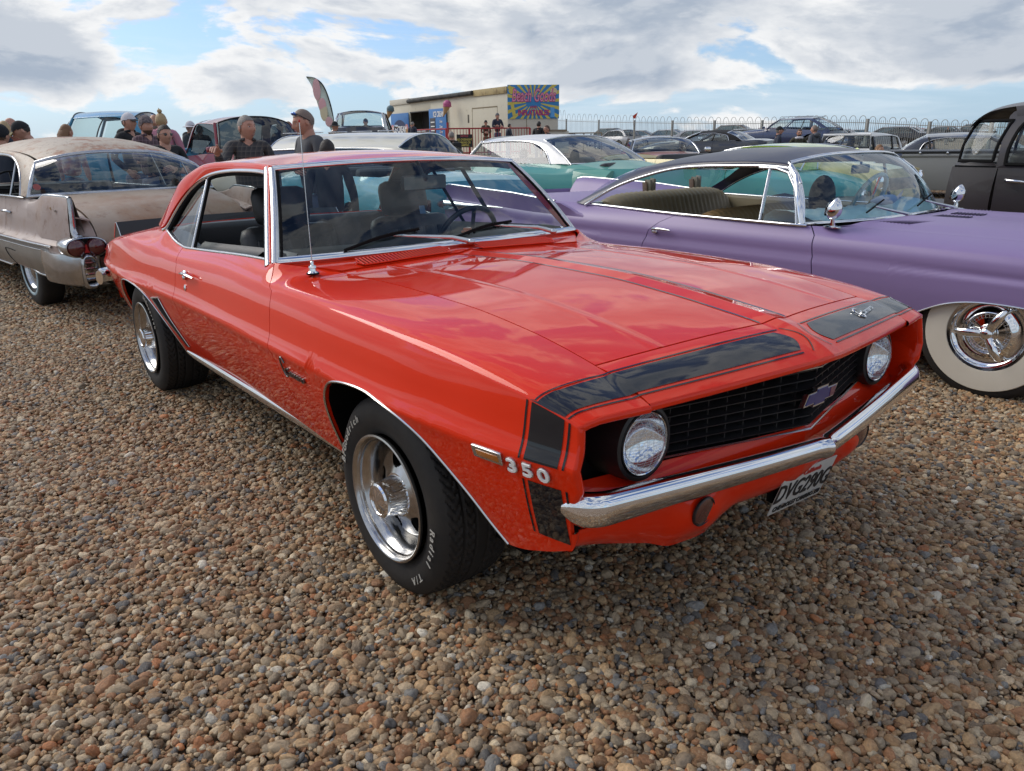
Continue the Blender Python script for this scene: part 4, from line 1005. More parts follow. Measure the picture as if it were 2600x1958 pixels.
# roof side band + sail panel: from wtop up to the roof ridge
rid = []
S0 = np.linspace(0, 1, 60)
ridge_pts = cr([(-1.245, -0.610, 1.281), (-1.45, -0.613, 1.290), (-1.75, -0.613, 1.291), (-2.0, -0.612, 1.285), (-2.20, -0.618, 1.262), (-2.42, -0.645, 1.200), (-2.53, -0.668, 1.128), (-2.63, -0.702, 1.035), (-2.72, -0.733, 0.946)], 60)
for s in (1, -1):
    A = wtop*(1 if s == 1 else MY); Bq = ridge_pts*(1 if s == 1 else MY)
    t = np.linspace(0, 1, 12); mid = (A+Bq)/2; outw = np.stack([np.zeros(60), -s*np.ones(60), 0.8*np.ones(60)], 1)
    amp = np.interp(np.linspace(0, 1, 60), [0, 0.3, 0.55, 0.8, 1], [0.010, 0.010, 0.022, 0.022, 0.006])
    Gs = A[:, None]*(1-t)[None, :, None]+Bq[:, None]*t[None, :, None]+outw[:, None]*(amp[:, None]*4*t*(1-t))[..., None]
    panel(Gs, 0.02, sides="b", flip=(s == -1)).build("sail_panel" if True else "", RED, CAR, smooth=60)
    # drip rail / window chrome
    P = A.copy(); P[:, 1] -= s*0.004
    strip(P, 0.020, [(0, -s*0.9, 0.35)]*60, 0.007).build("drip_rail", CHROME, CAR, smooth=50)
    P2 = A.copy(); P2[:, 2] -= 0.012; P2[:, 1] += s*0.004; P2[:, 0] += np.interp(np.linspace(0, 1, 60), [0, 0.5, 0.7, 1], [0, 0, 0.012, 0.016])
    MB().tube(P2, 0.010, 6).build("window_seal", BLACKM, CAR)
    # A pillar
    pa = [np.array((-0.985, -s*0.797, 0.935)), np.array((-1.275, -s*0.646, 1.262))]; pb_ = [wsb(-s)+[-0.012, 0, 0], wst(-s)+[-0.006, 0, 0]]
    Gp = []
    for t_ in np.linspace(-0.03, 1.04, 10):
        a, b = pa[0]*(1-t_)+pa[1]*t_, pb_[0]*(1-t_)+pb_[1]*t_; m = (a+b)/2+np.array([0.012, -s*0.022, 0.010])
        Gp.append([a+(0, s*0.02, 0), a]+[(1-q)**2*a+2*q*(1-q)*m+q*q*b for q in (0.2, 0.4, 0.6, 0.8)]+[b, b+np.array((-0.02, s*0.02, 0))])
    MB().grid(np.array(Gp), flip=(s == -1)).build("a_pillar", RED, CAR, smooth=50)
    strip([pa[0]*(1-t_)+pa[1]*t_+np.array((0.004, -s*0.008, 0)) for t_ in np.linspace(-0.06, 1.03, 10)], 0.030, [(0.3, -s*0.9, 0.3)]*10, 0.007).build("pillar_trim", STAIN, CAR, smooth=50)
    # belt moulding along door top
    bx = np.r_[np.linspace(-0.93, -1.99, 24), -2.10, -2.2, -2.3, -2.385]
    P = [np.array((x, -s*(float(bely(x))-0.004), float(belz(x))+0.003)) for x in bx]
    strip(P, 0.014, [(0, -s*0.5, 0.85)]*len(P), 0.005).build("belt_moulding", STAIN, CAR, smooth=50)
    # inner window channel
    Gd = [[p+np.array((0, s*o, -d)) for o, d in ((0.01, 0.0), (0.03, 0.006), (0.075, 0.0), (0.085, -0.01), (0.10, -0.02), (0.115, 0.03), (0.12, 0.30), (0.11, 0.52))] for p in P[:24]]
    MB().grid(np.array(Gd), flip=(s == -1)).build("door_card", VINYL, CAR, smooth=40)
    Gd = [[(p[0], p[1]+s*o, p[2]-d) for o, d in ((0.01, 0.0), (0.05, 0.0), (0.12, 0.03), (0.16, 0.30), (0.16, 0.5))] for p in P[23:]]
    MB().grid(np.array(Gd), flip=(s == -1)).build("quarter_trim", VINYL, CAR, smooth=40)
    # rear quarter glass (wound up) with its chrome leading edge
    q0 = np.array((-1.905, -s*0.806, 0.893)); q1 = np.array((-2.010, -s*0.655, 1.214))
    Q = []
    top = [p for p in A if p[0] < -1.985]; bt_ = [P_ for P_ in P if P_[0] < -1.90]
    topc = cr([q1]+[p+np.array((0.012, s*0.006, -0.008)) for p in top[2:]], 24); botc = cr([q0]+[p for p in bt_[1:]]+[np.array((-2.40, -s*0.788, 0.945))], 24)
    MB().grid(np.array([[a*(1-t_)+b*t_+np.array((0, s*0.012, 0)) for t_ in (0, 0.5, 1)] for a, b in zip(botc, topc)]), flip=(s == -1)).build("quarter_glass", GLASS, CAR, smooth=60)
    strip([q0*(1-t_)+q1*t_+np.array((0, -s*0.002, 0)) for t_ in np.linspace(0, 1, 8)], 0.016, [(0, -s, 0.3)]*8, 0.006).build("quarter_glass_trim", STAIN, CAR, smooth=50)
    MB().tube([q0*(1-t_)+q1*t_+np.array((0.014, s*0.004, 0)) for t_ in np.linspace(0, 1, 8)], 0.008, 6).build("window_seal", BLACKM, CAR)
    # door handle and lock
    hx, hz_ = -1.745, 0.795
    tx = np.array([1, 0, 0.0]); 
    def dp(x, z, o): return np.array((x, -s*(float(side_y(x, z))+o), z))
    hm = MB(); hm.tube([dp(hx-0.085, hz_-0.002, 0.006), dp(hx-0.07, hz_, 0.022), dp(hx-0.02, hz_+0.004, 0.030), dp(hx+0.05, hz_, 0.026), dp(hx+0.085, hz_-0.006, 0.018)], [0.009, 0.011, 0.011, 0.009, 0.006], 10, flat=(0.75, 1.1))
    hm.ell(dp(hx-0.075, hz_-0.004, 0.004), (0.028, 0.010, 0.016), 14, 8); hm.ell(dp(hx-0.062, hz_-0.020, 0.008), (0.011, 0.010, 0.013), 12, 8); hm.build("door_handle", CHROME, CAR)
    MB().lathe([(0.014, 0), (0.014, 0.004), (0.009, 0.006), (0.001, 0.0065)], 18, c=dp(hx-0.060, hz_-0.068, 0.0), Rm=frame(0, (1, 0, 0), (0, -s, 0.2))[0]).build("door_lock", CHROME, CAR)
# ---- backlight and deck
def blb(f): return np.array([-2.93+0.20*abs(f)**2.6, 0.722*f, 0.925+0.012*abs(f)])
def blt(f): return np.array([-2.285-0.02*abs(f)**2, 0.600*f, roofcross(-2.285, f)[2]-0.006])
MB().grid(np.array([[blb(f)*(1-t)+blt(f)*t+np.array((-0.02, 0, 0.03))*4*t*(1-t)*0.6 for t in np.linspace(0, 1, 10)] for f in np.linspace(-0.97, 0.97, 25)]), flip=False).build("rear_window", GLASS, CAR, smooth=60)
for s in (1, -1):
    a = [blb(-s*0.97)*(1-t)+blt(-s*0.97)*t for t in np.linspace(0, 1, 20)]; b = ridge_pts[::-1][np.linspace(0, 26, 20).astype(int)]*(1 if s == 1 else MY)
    MB().grid(np.array([[p*(1-t)+q*t for t in (0, 0.5, 1)] for p, q in zip(a, b)]), flip=(s == -1)).build("sail_inner", RED, CAR)
    strip(a, 0.018, [(-0.6, 0, 0.8)]*20).build("rear_window_trim", CHROME, CAR, smooth=50)
G = []
for f in np.linspace(-1, 1, 31):
    row = []
    for t in np.linspace(0, 1, 18):
        a = blb(f); x = a[0]-0.01+(-3.70-0.035*(1-f*f)-a[0])*t; yy = abs(float(bely(x)))-0.002
        z = float(belz(x))+0.020*(1-f*f)*(1-0.4*t); row.append((x, yy*f, z))
    G.append(row)
panel(np.array(G), 0.015, flip=False).build("trunk_lid", RED, CAR, smooth=40)
G = [[(x, y, z) for x, z in ((-3.72-0.03*(1-(y/0.85)**2), 0.76), (-3.75-0.03*(1-(y/0.85)**2), 0.70), (-3.77-0.03*(1-(y/0.85)**2), 0.56), (-3.66, 0.40))] for y in np.linspace(-0.80, 0.80, 21)]
MB().grid(np.array(G), flip=False).build("tail_panel", RED, CAR, smooth=50)
# rear bumper
P = [(-3.67, -0.905, 0.545), (-3.74, -0.89, 0.545), (-3.80, -0.83, 0.545), (-3.83, -0.6, 0.545), (-3.84, 0, 0.545), (-3.83, 0.6, 0.545), (-3.80, 0.83, 0.545), (-3.74, 0.89, 0.545), (-3.67, 0.905, 0.545)]
MB().tube(cr(P, 40), 0.036, 10, flat=(1.3, 0.6), up=(0, 0, 1)).build("rear_bumper", CHROME, CAR, smooth=60)
# rear spoiler, black
sp = MB(); sec = [(-3.46, 0.795, 0), (-3.50, 0.86, 0), (-3.545, 0.905, 0), (-3.56, 0.903, 0), (-3.66, 0.80, 0)]
G = [[(x, y, z-0.012*(abs(y)/0.8)**3+0.01) for x, z, _ in sec] for y in np.linspace(-0.775, 0.775, 31)]
sp.grid(np.array(G), flip=True); 
for y in (-0.775, 0.775): sp.add(np.array([(x, y, z-0.002) for x, z, _ in sec]), [(0, 1, 2, 3, 4) if y > 0 else (4, 3, 2, 1, 0)])
sp.build("rear_spoiler", BLACKP, CAR, smooth=40)
for s in (1, -1): MB().tube([(x, s*0.776, z-0.002) for x, z, _ in sec], 0.003, 6).build("spoiler_edge", STAIN, CAR)
# ---- interior
CAB = MB(); CAB.box((-2.0, 0, 0.37), (2.2, 1.45, 0.06)); CAB.box((-2.70, 0, 0.60), (0.1, 1.36, 0.5))
CAB.build("cabin_floor", mat("black_carpet", (0.012, 0.012, 0.012), 0.95, sheen=0.2), CAR, smooth=0)
hl_ = MB(); G = []
for f in np.linspace(-1, 1, 21): G.append([np.array(roofcross(x, f*0.985))-(0, 0, 0.022+0.012*abs(f)) for x in np.linspace(-1.25, -2.27, 12)])
hl_.grid(np.array(G), flip=True); 
for s in (1, -1):
    A = wtop*(1 if s == 1 else MY); hl_.grid(np.array([[a+np.array((0, s*0.012, -0.004)), a+np.array((-0.0, s*0.045, 0.006)), b*[1, 0.97, 1]+np.array((0, s*0.01, -0.03))] for a, b in zip(A, ridge_pts*(1 if s == 1 else MY))]))
hl_.build("headliner", mat("black_headliner", (0.018, 0.018, 0.020), 0.8), CAR)
def seat_mb(w_=0.50, bh=0.52, bench=False):
    mb = MB()
    mb.box((0, 0, 0.30), (0.52, w_, 0.16), rot(ay=R(-6)), ch=0.05)
    n = 1 if bench else 1
    for i in range(n): mb.box((-0.30, 0, 0.30+bh/2), (0.15, w_, bh), rot(ay=R(-16)), ch=0.055)
    return mb
for s in (1, -1):
    st = empty("front_seat", (-1.42, s*0.36, 0.26)); st.parent = CAR
    a = MB(); a.box((0, 0, 0.25), (0.50, 0.50, 0.15), rot(ay=R(-7)), ch=0.05); 
    for q in (-0.16, -0.08, 0, 0.08, 0.16): a.box((0.01, q, 0.322), (0.36, 0.066, 0.02), rot(ay=R(-7)), ch=0.009)
    a.build("seat_cushion", VINYL, st, smooth=50)
    b = MB(); b.box((-0.33, 0, 0.50), (0.13, 0.50, 0.46), rot(ay=R(-17)), ch=0.06)
    for q in (-0.16, -0.08, 0, 0.08, 0.16): b.box((-0.268, q, 0.50), (0.02, 0.066, 0.34), rot(ay=R(-17)), ch=0.009)
    b.build("seat_back", VINYL, st, smooth=50)
    c = MB(); c.box((-0.445, 0, 0.810), (0.10, 0.29, 0.19), rot(ay=R(-14)), ch=0.045); c.build("headrest", VINYL, st, smooth=50)
    for q in (-0.05, 0.05): MB().tube([(-0.41, q, 0.70), (-0.43, q, 0.76)], 0.006, 8).build("headrest_post", CHROME, st)
tg = MB().box((-1.735, 0.40, 1.01), (0.004, 0.035, 0.045), rot(ay=R(-15))).build("seat_tag", mat("blue_tag", (0.14, 0.30, 0.55), 0.6), CAR, smooth=0)
rs = MB(); rs.box((-2.30, 0, 0.52), (0.5, 1.26, 0.16), rot(ay=R(-7)), ch=0.05)
for q in (-0.33, 0.33): rs.box((-2.56, q, 0.74), (0.14, 0.64, 0.42), rot(ay=R(-20)), ch=0.05)
rs.build("rear_seat", VINYL, CAR, smooth=50)
MB().grid(np.array([[(x, y, 0.925-0.01*abs(y)) for x in (-2.62, -2.90)] for y in np.linspace(-0.68, 0.68, 7)])).build("parcel_shelf", VINYL, CAR)
ds = MB(); sec = [(-0.885, 0.925), (-0.98, 0.945), (-1.08, 0.948), (-1.14, 0.925), (-1.145, 0.86), (-1.10, 0.78), (-1.05, 0.60)]
ds.grid(np.array([[(x-0.055*abs(f)**2.4, 0.76*f, z) for x, z in sec] for f in np.linspace(-1, 1, 21)]), flip=False); ds.build("dashboard", mat("grained_black_dash", (0.014, 0.016, 0.016), 0.55, bump=(90, 0.1)), CAR, smooth=50)
sw = empty("steering_wheel", (-1.285, 0.375, 0.890)); sw.parent = CAR; sw.rotation_euler = (0, R(-66), 0)
an = np.linspace(0, 2*math.pi, 48, endpoint=False)
MB().tube(np.stack([0.175*np.cos(an), 0.175*np.sin(an), 0*an], 1), 0.0135, 10, closed=True).build("wheel_rim", BLACKP, sw)
sk_ = MB()
for a in (0, 120, 240): sk_.tube([(0.04*math.cos(R(a)), 0.04*math.sin(R(a)), -0.03), (0.18*math.cos(R(a)), 0.18*math.sin(R(a)), 0)], 0.012, 8, flat=(1.4, 0.4))
sk_.lathe([(0.05, -0.04), (0.05, -0.02), (0.03, -0.01), (0.001, -0.008)], 20); sk_.build("wheel_spokes", BLACKP, sw)
MB().tube([(-1.26, 0.375, 0.89), (-0.95, 0.375, 0.83)], 0.025, 10).build("steering_column", BLACKP, CAR)
mr = empty("rear_view_mirror", (-1.115, 0.02, 1.190)); mr.parent = CAR; mr.rotation_euler = (0, 0, R(186))
MB().box((0, 0, 0), (0.022, 0.255, 0.066), ch=0.010).build("mirror_shell", BLACKP, mr)
MB().box((0.0117, 0, 0), (0.0008, 0.240, 0.054), ch=0.0).build("mirror_glass", mat("silvered_glass", (0.9, 0.92, 0.9), 0.02, 1.0), mr, smooth=0)
MB().box((-0.0125, 0, 0), (0.002, 0.243, 0.056), ch=0.0).build("mirror_back", mat("mirror_back_grey", (0.10, 0.115, 0.11), 0.3), mr, smooth=0)
MB().tube([(0, 0, 0.02), (0.02, 0.0, 0.06), (0.05, 0, 0.10)], 0.009, 8).ell((0, 0, 0.02), (0.02, 0.02, 0.02)).build("mirror_stem", BLACKP, mr)
# seat belt hanging by the left pillar
MB().tube([(-1.62, 0.60, 1.22), (-1.50, 0.64, 1.05), (-1.40, 0.68, 0.90)], 0.022, 6, flat=(0.12, 1)).build("seat_belt", BLACKM, CAR)
# small model car on the dash
mc = empty("model_car", (-0.985, 0.17, 0.955), R(115), "small orange toy car standing on the dashboard of the red coupe", "toy car")
MB().box((0, 0, 0.013), (0.085, 0.034, 0.013), ch=0.005).box((-0.008, 0, 0.024), (0.040, 0.027, 0.012), ch=0.004).build("body", mat("toy_orange", (0.55, 0.12, 0.03), 0.3, coat=1), mc)
for a, b in ((-0.027, -0.016), (0.027, -0.016), (-0.027, 0.016), (0.027, 0.016)): MB().lathe([(0.001, -0.003), (0.0085, -0.003), (0.0085, 0.003), (0.001, 0.003)], 12, c=(a, b, 0.0085), Rm=RY).build("wheel", BLACKM, mc)
# ---- wipers
def wiper(pv, tip_a, blade):
    wp = empty("windscreen_wiper"); wp.parent = CAR
    ar = MB(); pv = np.array(pv); el = np.array(tip_a)
    ar.ell(pv, (0.018, 0.018, 0.014)); ar.tube([pv, pv*0.75+el*0.25+[0, 0, 0.012], el], [0.009, 0.007, 0.004], 8, flat=(1.3, 0.6)); ar.build("wiper_arm", STAIN, wp)
    bl = MB(); b0, b1 = np.array(blade[0]), np.array(blade[1]); bl.tube([b0*(1-t)+b1*t+np.array((0.004, 0, 0.010))*math.sin(math.pi*t) for t in np.linspace(0, 1, 12)], 0.0065, 6, flat=(1, 0.8)); 
    bl.tube([b0*(1-t)+b1*t+np.array((0.006, 0, 0.016))*math.sin(math.pi*t) for t in np.linspace(0.15, 0.85, 10)], 0.004, 6); bl.build("wiper_blade", BLACKM, wp)
wiper((-0.815, 0.06, 0.944), (-0.925, -0.27, 0.99), (wsp(-0.66, 0.035)+[0.012, 0, 0.004], wsp(-0.20, 0.17)+[0.012, 0, 0.006]))
wiper((-0.850, 0.58, 0.944), (-0.930, 0.25, 0.995), (wsp(0.02, 0.05)+[0.012, 0, 0.004], wsp(0.48, 0.16)+[0.012, 0, 0.006]))
# ---- aerial on the right fender
ae = empty("aerial", (-0.745, -0.728, 0.905)); ae.parent = CAR
MB().lathe([(0.022, -0.006), (0.021, 0.0), (0.014, 0.006), (0.013, 0.016), (0.015, 0.018), (0.013, 0.026), (0.008, 0.028), (0.007, 0.040), (0.003, 0.043)], 20).build("aerial_base", CHROME, ae)
MB().lathe([(0.0235, -0.006), (0.024, -0.001), (0.019, 0.001)], 20).build("aerial_gasket", BLACKM, ae)
MB().tube([(0, 0, 0.04), (-0.012, 0.006, 0.28), (-0.035, 0.018, 0.535)], [0.0020, 0.0016, 0.0012], 6).build("aerial_mast", STAIN, ae)
MB().ell((-0.035, 0.018, 0.538), (0.004, 0.004, 0.006), 8, 6).build("aerial_tip", mat("red_tip", (0.4, 0.03, 0.02), 0.5), ae)
# ================================================================ generic car builder (local: x forward, y left, z up, origin on the ground at the front axle)
def arch_pts(cx, r, zc, top=None, n=13, foot=None):
    a = np.linspace(R(200), R(-20), n); x = cx+r*np.cos(a); z = zc+r*np.sin(a)
    z = np.maximum(z, zc-0.12)
    if top is not None: z = zc+(z-zc)*np.where(z > zc, (top-zc)/r, 1)
    return np.stack([x, z], 1)
def lin(v):
    if callable(v): return v
    if np.isscalar(v): return lambda x: np.asarray(x)*0.0+v
    a = np.array(v, float); return pch(a[:, 0], a[:, 1])
class Car:
    def __init__(s, name, label, loc, rz, P, paint, cat="car", group=None, res=1.0, roofpaint=None):
        s.P = P; s.res = res; s.paint = paint; s.rp = roofpaint or paint
        z0 = float(hgt(loc[0], loc[1])) if len(loc) == 2 else loc[2]
        s.o = empty(name, (loc[0], loc[1], z0-0.02), rz, label, cat, group)
        s.W, s.zs, s.zr = lin(P['W']), lin(P['zs']), lin(P['zr']); s.iy, s.iz = lin(P['iy']), lin(P['iz'])
        s.D = lin(P.get('D', [(0, 0.11), (0.25, 0.045), (0.5, 0.008), (0.62, 0), (0.8, 0.02), (1, 0.07)]))
        s.kh = P.get('kh', 0.03); s.arches = P.get('arches', [])
        s.xn, s.xt = P['xn'], P['xt']
    def zb(s, x):
        z = float(s.zr(x))
        for A in s.arches:
            if A[0, 0] < x < A[-1, 0]: z = max(z, float(np.interp(x, A[:, 0], A[:, 1])))
        return z
    def y(s, x, z):
        z0, z1 = float(s.zr(x)), float(s.zs(x)); return float(s.W(x)) - float(s.D((z-z0)/(z1-z0)))
    def sec(s, x, vs):
        zb, zs = s.zb(x), float(s.zs(x)); ys = s.y(x, zs); yi, zi = float(s.iy(x)), float(s.iz(x))
        sl = (s.y(x, zs-0.02)-ys)/0.02; K = (ys-sl*s.kh, max(zs+s.kh, 0)) if zi > zs-0.02 else (ys-0.004, zs+0.010)
        o = []
        for v in vs:
            if v <= 1: z = zb+(zs-zb)*v; o.append((x, -s.y(x, z), z))
            else:
                t = v-1; o.append((x, -((1-t)**2*ys+2*t*(1-t)*K[0]+t*t*yi), (1-t)**2*zs+2*t*(1-t)*K[1]+t*t*zi))
        return o
    def vs(s):
        k = max(int(22*s.res), 7); return np.r_[np.linspace(0, 1, k), 1+np.linspace(0, 1, max(k//2, 4))[1:]**1.4]
    def shell(s, xa, xb, nx, fa=None, fb=None, fade=0.35):
        xs = np.linspace(xa, xb, max(int(nx*s.res), 6))
        for A in s.arches:
            q = A[:, 0]; xs = np.r_[xs, q[(q > xa) & (q < xb)], [v for v in (q[0]-0.004, q[-1]+0.004) if xa < v < xb]]
        xs = np.unique(np.round(xs, 4)); xs = xs[np.r_[True, np.diff(xs) > 0.003]]; xs[-1] = xb; vs = s.vs(); G = []
        for x in xs:
            row = s.sec(x, vs); r2 = []
            for v, p in zip(vs, row):
                dx = 0
                if fa: dx += (fa(p[2])-xa)*(1-float(ss(0, fade, x-xa)))
                if fb: dx += (fb(p[2])-xb)*(1-float(ss(0, fade, xb-x)))
                if abs(dx) > 1e-5 and v <= 1: p = (p[0]+dx, -s.y(x+dx, p[2]), p[2])
                elif abs(dx) > 1e-5: q = s.sec(x+dx, [v])[0]; p = q
                r2.append(p)
            G.append(r2)
        return np.array(G)
    def sides(s, cuts, names, fl=0.012, parts=(1, -1), smooth=45, mats=None):
        """cuts: list of x or functions x(z); names per piece front to back"""
        for i, nm in enumerate(names):
            xb, xa = cuts[i], cuts[i+1]; fb = xb if callable(xb) else None; fa = xa if callable(xa) else None
            m = 0.5; zb_ = 0.6
            xb_ = xb(zb_) if fb else xb; xa_ = xa(zb_) if fa else xa; g = 0.0035
            G = s.shell(xa_, xb_, max(12, int((xb_-xa_)*28)), (lambda z, fa=fa: fa(z)+g) if fa else None, (lambda z, fb=fb: fb(z)-g) if fb else None)
            if not fa and i < len(names)-1: G[0, :, 0] += g
            if not fb and i > 0: G[-1, :, 0] -= g
            for sd_ in parts:
                panel(G if sd_ == 1 else G*MY, fl, flip=(sd_ == -1)).build(nm, (mats or {}).get(nm, s.paint), s.o, smooth=smooth)
    def top(s, nm, x0, x1, crown, ny=21, bulge0=0.0, bulge1=0.0, drop=0.0, fl=0.012, ridge=None, m=None, gap=0.003):
        """hood or deck between the two inner lines"""
        ny = max(int(ny*s.res)|1, 7); nx = max(int(24*s.res), 6); C_ = lin(crown); G = []
        for f in np.linspace(-1, 1, ny):
            a, b = x0+bulge0*(1-f*f), x1+bulge1*(1-f*f); row = []
            for t in np.linspace(0, 1, nx):
                x = a+(b-a)*t; xq = x0+(x1-x0)*t; row.append((x, (float(s.iy(xq))-gap)*f, float(s.iz(xq))+float(C_(xq))*(1-abs(f)**2.2)+(ridge(f, xq) if ridge else 0)))
            G.append(row)
        return panel(np.array(G), fl, flip=True).build(nm, m or s.paint, s.o, smooth=40)
    def cap(s, x, bulge, nm, zlow=None, m=None, crown=0.0, flip=False, inset=0.0):
        vs = s.vs(); row = s.sec(x, vs); G = []
        for f in np.linspace(-1, 1, max(int(17*s.res), 7)):
            G.append([(x+bulge*(1-abs(f)**2.5)-inset, p[1]*f, p[2]+(crown*(1-f*f) if v > 1.9 else crown*(1-f*f)*max(0, v-1))) for v, p in zip(vs, row)])
        return MB().grid(np.array(G), flip=flip).build(nm, m or s.paint, s.o, smooth=45)
    def hull(s, x0, x1, z=0.3, m=None):
        b = MB(); b.box(((x0+x1)/2, 0, z), (x1-x0, 1.5, 0.06))
        for A in s.arches:
            for sd_ in (1, -1):
                G = [[(x, -sd_*(s.y(x, z_)-0.004), z_), (x, -sd_*(s.y(x, z_)-0.05), z_+0.01), (x, -sd_*0.5, z_+0.02), (x, -sd_*0.48, 0.2)] for x, z_ in A]
                b.grid(np.array(G), flip=(sd_ == -1))
        for sd_ in (1, -1):
            G = [[(x, -sd_*(s.y(x, z_)-0.03), z_) for z_ in np.linspace(max(s.zb(x), s.zb(x))+0.02, float(s.zs(x)), 5)] for x in np.linspace(x0, x1, 40)]
            b.grid(np.array(G), flip=(sd_ == -1))
        return b.build("underbody", m or UNDER, s.o, smooth=0)
    def roof(s, cen, ye, ze, xf0, xfc, xr0, xrc, m=None):
        """cen, ye, ze: profiles over x; xf0 front corner, xfc front centre; xr0, xrc rear"""
        C_, YE, ZE = lin(cen), lin(ye), lin(ze); s.rc = (C_, YE, ZE); G = []
        for f in np.linspace(-1, 1, max(int(25*s.res)|1, 9)):
            a, b = xf0+(xfc-xf0)*(1-abs(f)**2.2), xr0+(xrc-xr0)*(1-abs(f)**2.2); row = []
            for t in np.linspace(0, 1, max(int(20*s.res), 7)):
                x = a+(b-a)*t; xe = xf0+(xr0-xf0)*t; ze_ = float(ZE(xe)); row.append((x, float(YE(xe))*f, ze_+(float(C_(x))-ze_)*(1-abs(f)**2.4)))
            G.append(row)
        G = np.array(G); s.rg = G
        return panel(G, 0.015, sides="lrbt").build("roof", m or s.rp, s.o, smooth=45)
    def sail(s, dlo, ridge, m=None, amp=0.012, n=40, trim=None, tw=0.018, nm="roof_pillar"):
        A, Bq = cr(dlo, n), cr(ridge, n)
        for sd_ in (1, -1):
            a, b = (A, Bq) if sd_ == 1 else (A*MY, Bq*MY); t = np.linspace(0, 1, 8); ow = np.array([0, -sd_, 0.6])
            G = a[:, None]*(1-t)[None, :, None]+b[:, None]*t[None, :, None]+ow*(amp*4*t*(1-t))[None, :, None]
            panel(G, 0.014, sides="b", flip=(sd_ == -1)).build(nm, m or s.rp, s.o, smooth=60)
            if trim: strip([p+np.array((0, -sd_*0.004, 0)) for p in a], tw, [(0, -sd_*0.9, 0.35)]*n, 0.007).build("window_trim", trim, s.o, smooth=50)
        s.dlo, s.ridge = A, Bq
    def screen(s, bc, be, tc_, te, nm, g=GLASS, trim=None, tw=0.025, pw=2.4, bow=0.012, ny=21, fr=True):
        """bc/tc centre bottom/top point (x,z); be/te end (x,y,z)"""
        d = 1 if be[0] < bc[0] else -1; d = 1 if bc[0] > tc_[0] else -1
        def p(f, t):
            a = abs(f)**pw; b = np.array([bc[0]+(be[0]-bc[0])*a, be[1]*f, bc[1]+(be[2]-bc[1])*a]); q = np.array([tc_[0]+(te[0]-tc_[0])*a, te[1]*f, tc_[1]+(te[2]-tc_[1])*a])
            return b*(1-t)+q*t+np.array([bow*4*t*(1-t)*d, 0, bow*4*t*(1-t)])
        ff = np.linspace(-1, 1, ny); MB().grid(np.array([[p(f, t) for t in np.linspace(0.01, 0.99, 8)] for f in ff*0.99]), flip=(d == 1)).build(nm, g, s.o, smooth=60)
        if trim:
            for t in (0.0, 1.0): strip([p(f, t)+[0.004*d, 0, 0.003] for f in ff], tw, [(0.7*d, 0.3*f, 0.65) for f in ff], 0.008).build(nm+"_trim", trim, s.o, smooth=50)
            for f in (-1, 1): strip([p(f, t) for t in np.linspace(-0.02, 1.02, 10)], tw, [(0.6*d, f*0.7, 0.3)]*10, 0.010).build(nm+"_trim", trim, s.o, smooth=50)
        return p
    def put(s, mb, nm, m, smooth=45): return mb.build(nm, m, s.o, smooth)
    def wheels(s, xs, yo, r, wdt, ms, spin=0.4, zoff=0.0):
        for x in xs:
            for sd_ in (-1, 1):
                t = inst(ms[0][0], "wheel", s.o, (x, sd_*yo, r-0.01+zoff), rz=math.pi if sd_ > 0 else 0, ry=spin)
                for me, nm, dy in ms[1:]: inst(me, nm, t, (0, dy, 0))
def simple_wheel(r, wdt, rim, m_rim, spokes=0, ww=None, det=1, dish=0.02):
    tm = tyre_mesh(r, wdt, rim, detail=det); h = wdt/2
    b = MB(); n = 40 if det else 20
    b.lathe([(rim+0.004, -0.004), (rim-0.004, 0.002), (rim-0.012, -0.004), (rim-0.022, -dish), (rim*0.55, -dish-0.004), (rim*0.5, -dish+0.006), (rim*0.3, -dish+0.014), (0.002, -dish+0.018)] if not spokes else
            [(rim+0.004, -0.004), (rim-0.004, 0.002), (rim-0.012, -0.004), (rim-0.02, -0.06), (0.002, -0.06)], n, Rm=RY)
    if spokes:
        for k in range(spokes):
            a = 2*math.pi*k/spokes; c, s_ = math.cos(a), math.sin(a); b.tube([(0.02*c, -0.0, 0.02*s_), ((rim-0.01)*c, 0.012, (rim-0.01)*s_)], [0.030, 0.020], 6, flat=(1, 0.6))
    ms = [(tm, "wheel"), (b.mesh("wheel_rim", m_rim, 40), "wheel_rim")]
    out_ = [(tm, "wheel", 0), (ms[1][0], "wheel_rim", -h+0.012)]
    if ww: out_.append((wall_mesh(ww[0], ww[1], h, ww[2]), "whitewall", 0.0))
    return out_
def lathe_on(mb, prof, c, axis, n=28):
    z = np.array(axis, float); z /= np.linalg.norm(z); x = np.cross((0, 0, 1), z) if abs(z[2]) < 0.9 else np.array((1, 0, 0)); return mb.lathe(prof, n, c=c, Rm=frame(0, x, z)[0])
# ================================================================ purple hardtop
PURP = mat("matt_purple_paint", (0.235, 0.17, 0.34), 0.42, coat=0.0, spec=0.5, noise=(0.9, 0.3, (0.205, 0.145, 0.30)))
PLUM = mat("plum_roof_paint", (0.016, 0.014, 0.034), 0.34, spec=0.5, coat=0.1, noise=(2, 0.3, (0.016, 0.011, 0.026)))
FUR = mat("pale_blue_fur", (0.50, 0.62, 0.64), 0.95, sheen=0.6, bump=(160, 1.0, 3))
TAN = mat("tan_pleated_vinyl", (0.30, 0.235, 0.14), 0.5, noise=(12, 0.35, (0.22, 0.17, 0.10)))
pa1 = np.array([(-0.56, 0.23), (-0.50, 0.32), (-0.42, 0.395), (-0.33, 0.45), (-0.22, 0.50), (-0.10, 0.527), (0.05, 0.535), (0.22, 0.525), (0.36, 0.49), (0.46, 0.42), (0.52, 0.33), (0.55, 0.24)])
pa2 = np.array([(-3.75, 0.23), (-3.68, 0.33), (-3.5, 0.38), (-3.3, 0.39), (-3.1, 0.38), (-2.92, 0.33), (-2.86, 0.23)])
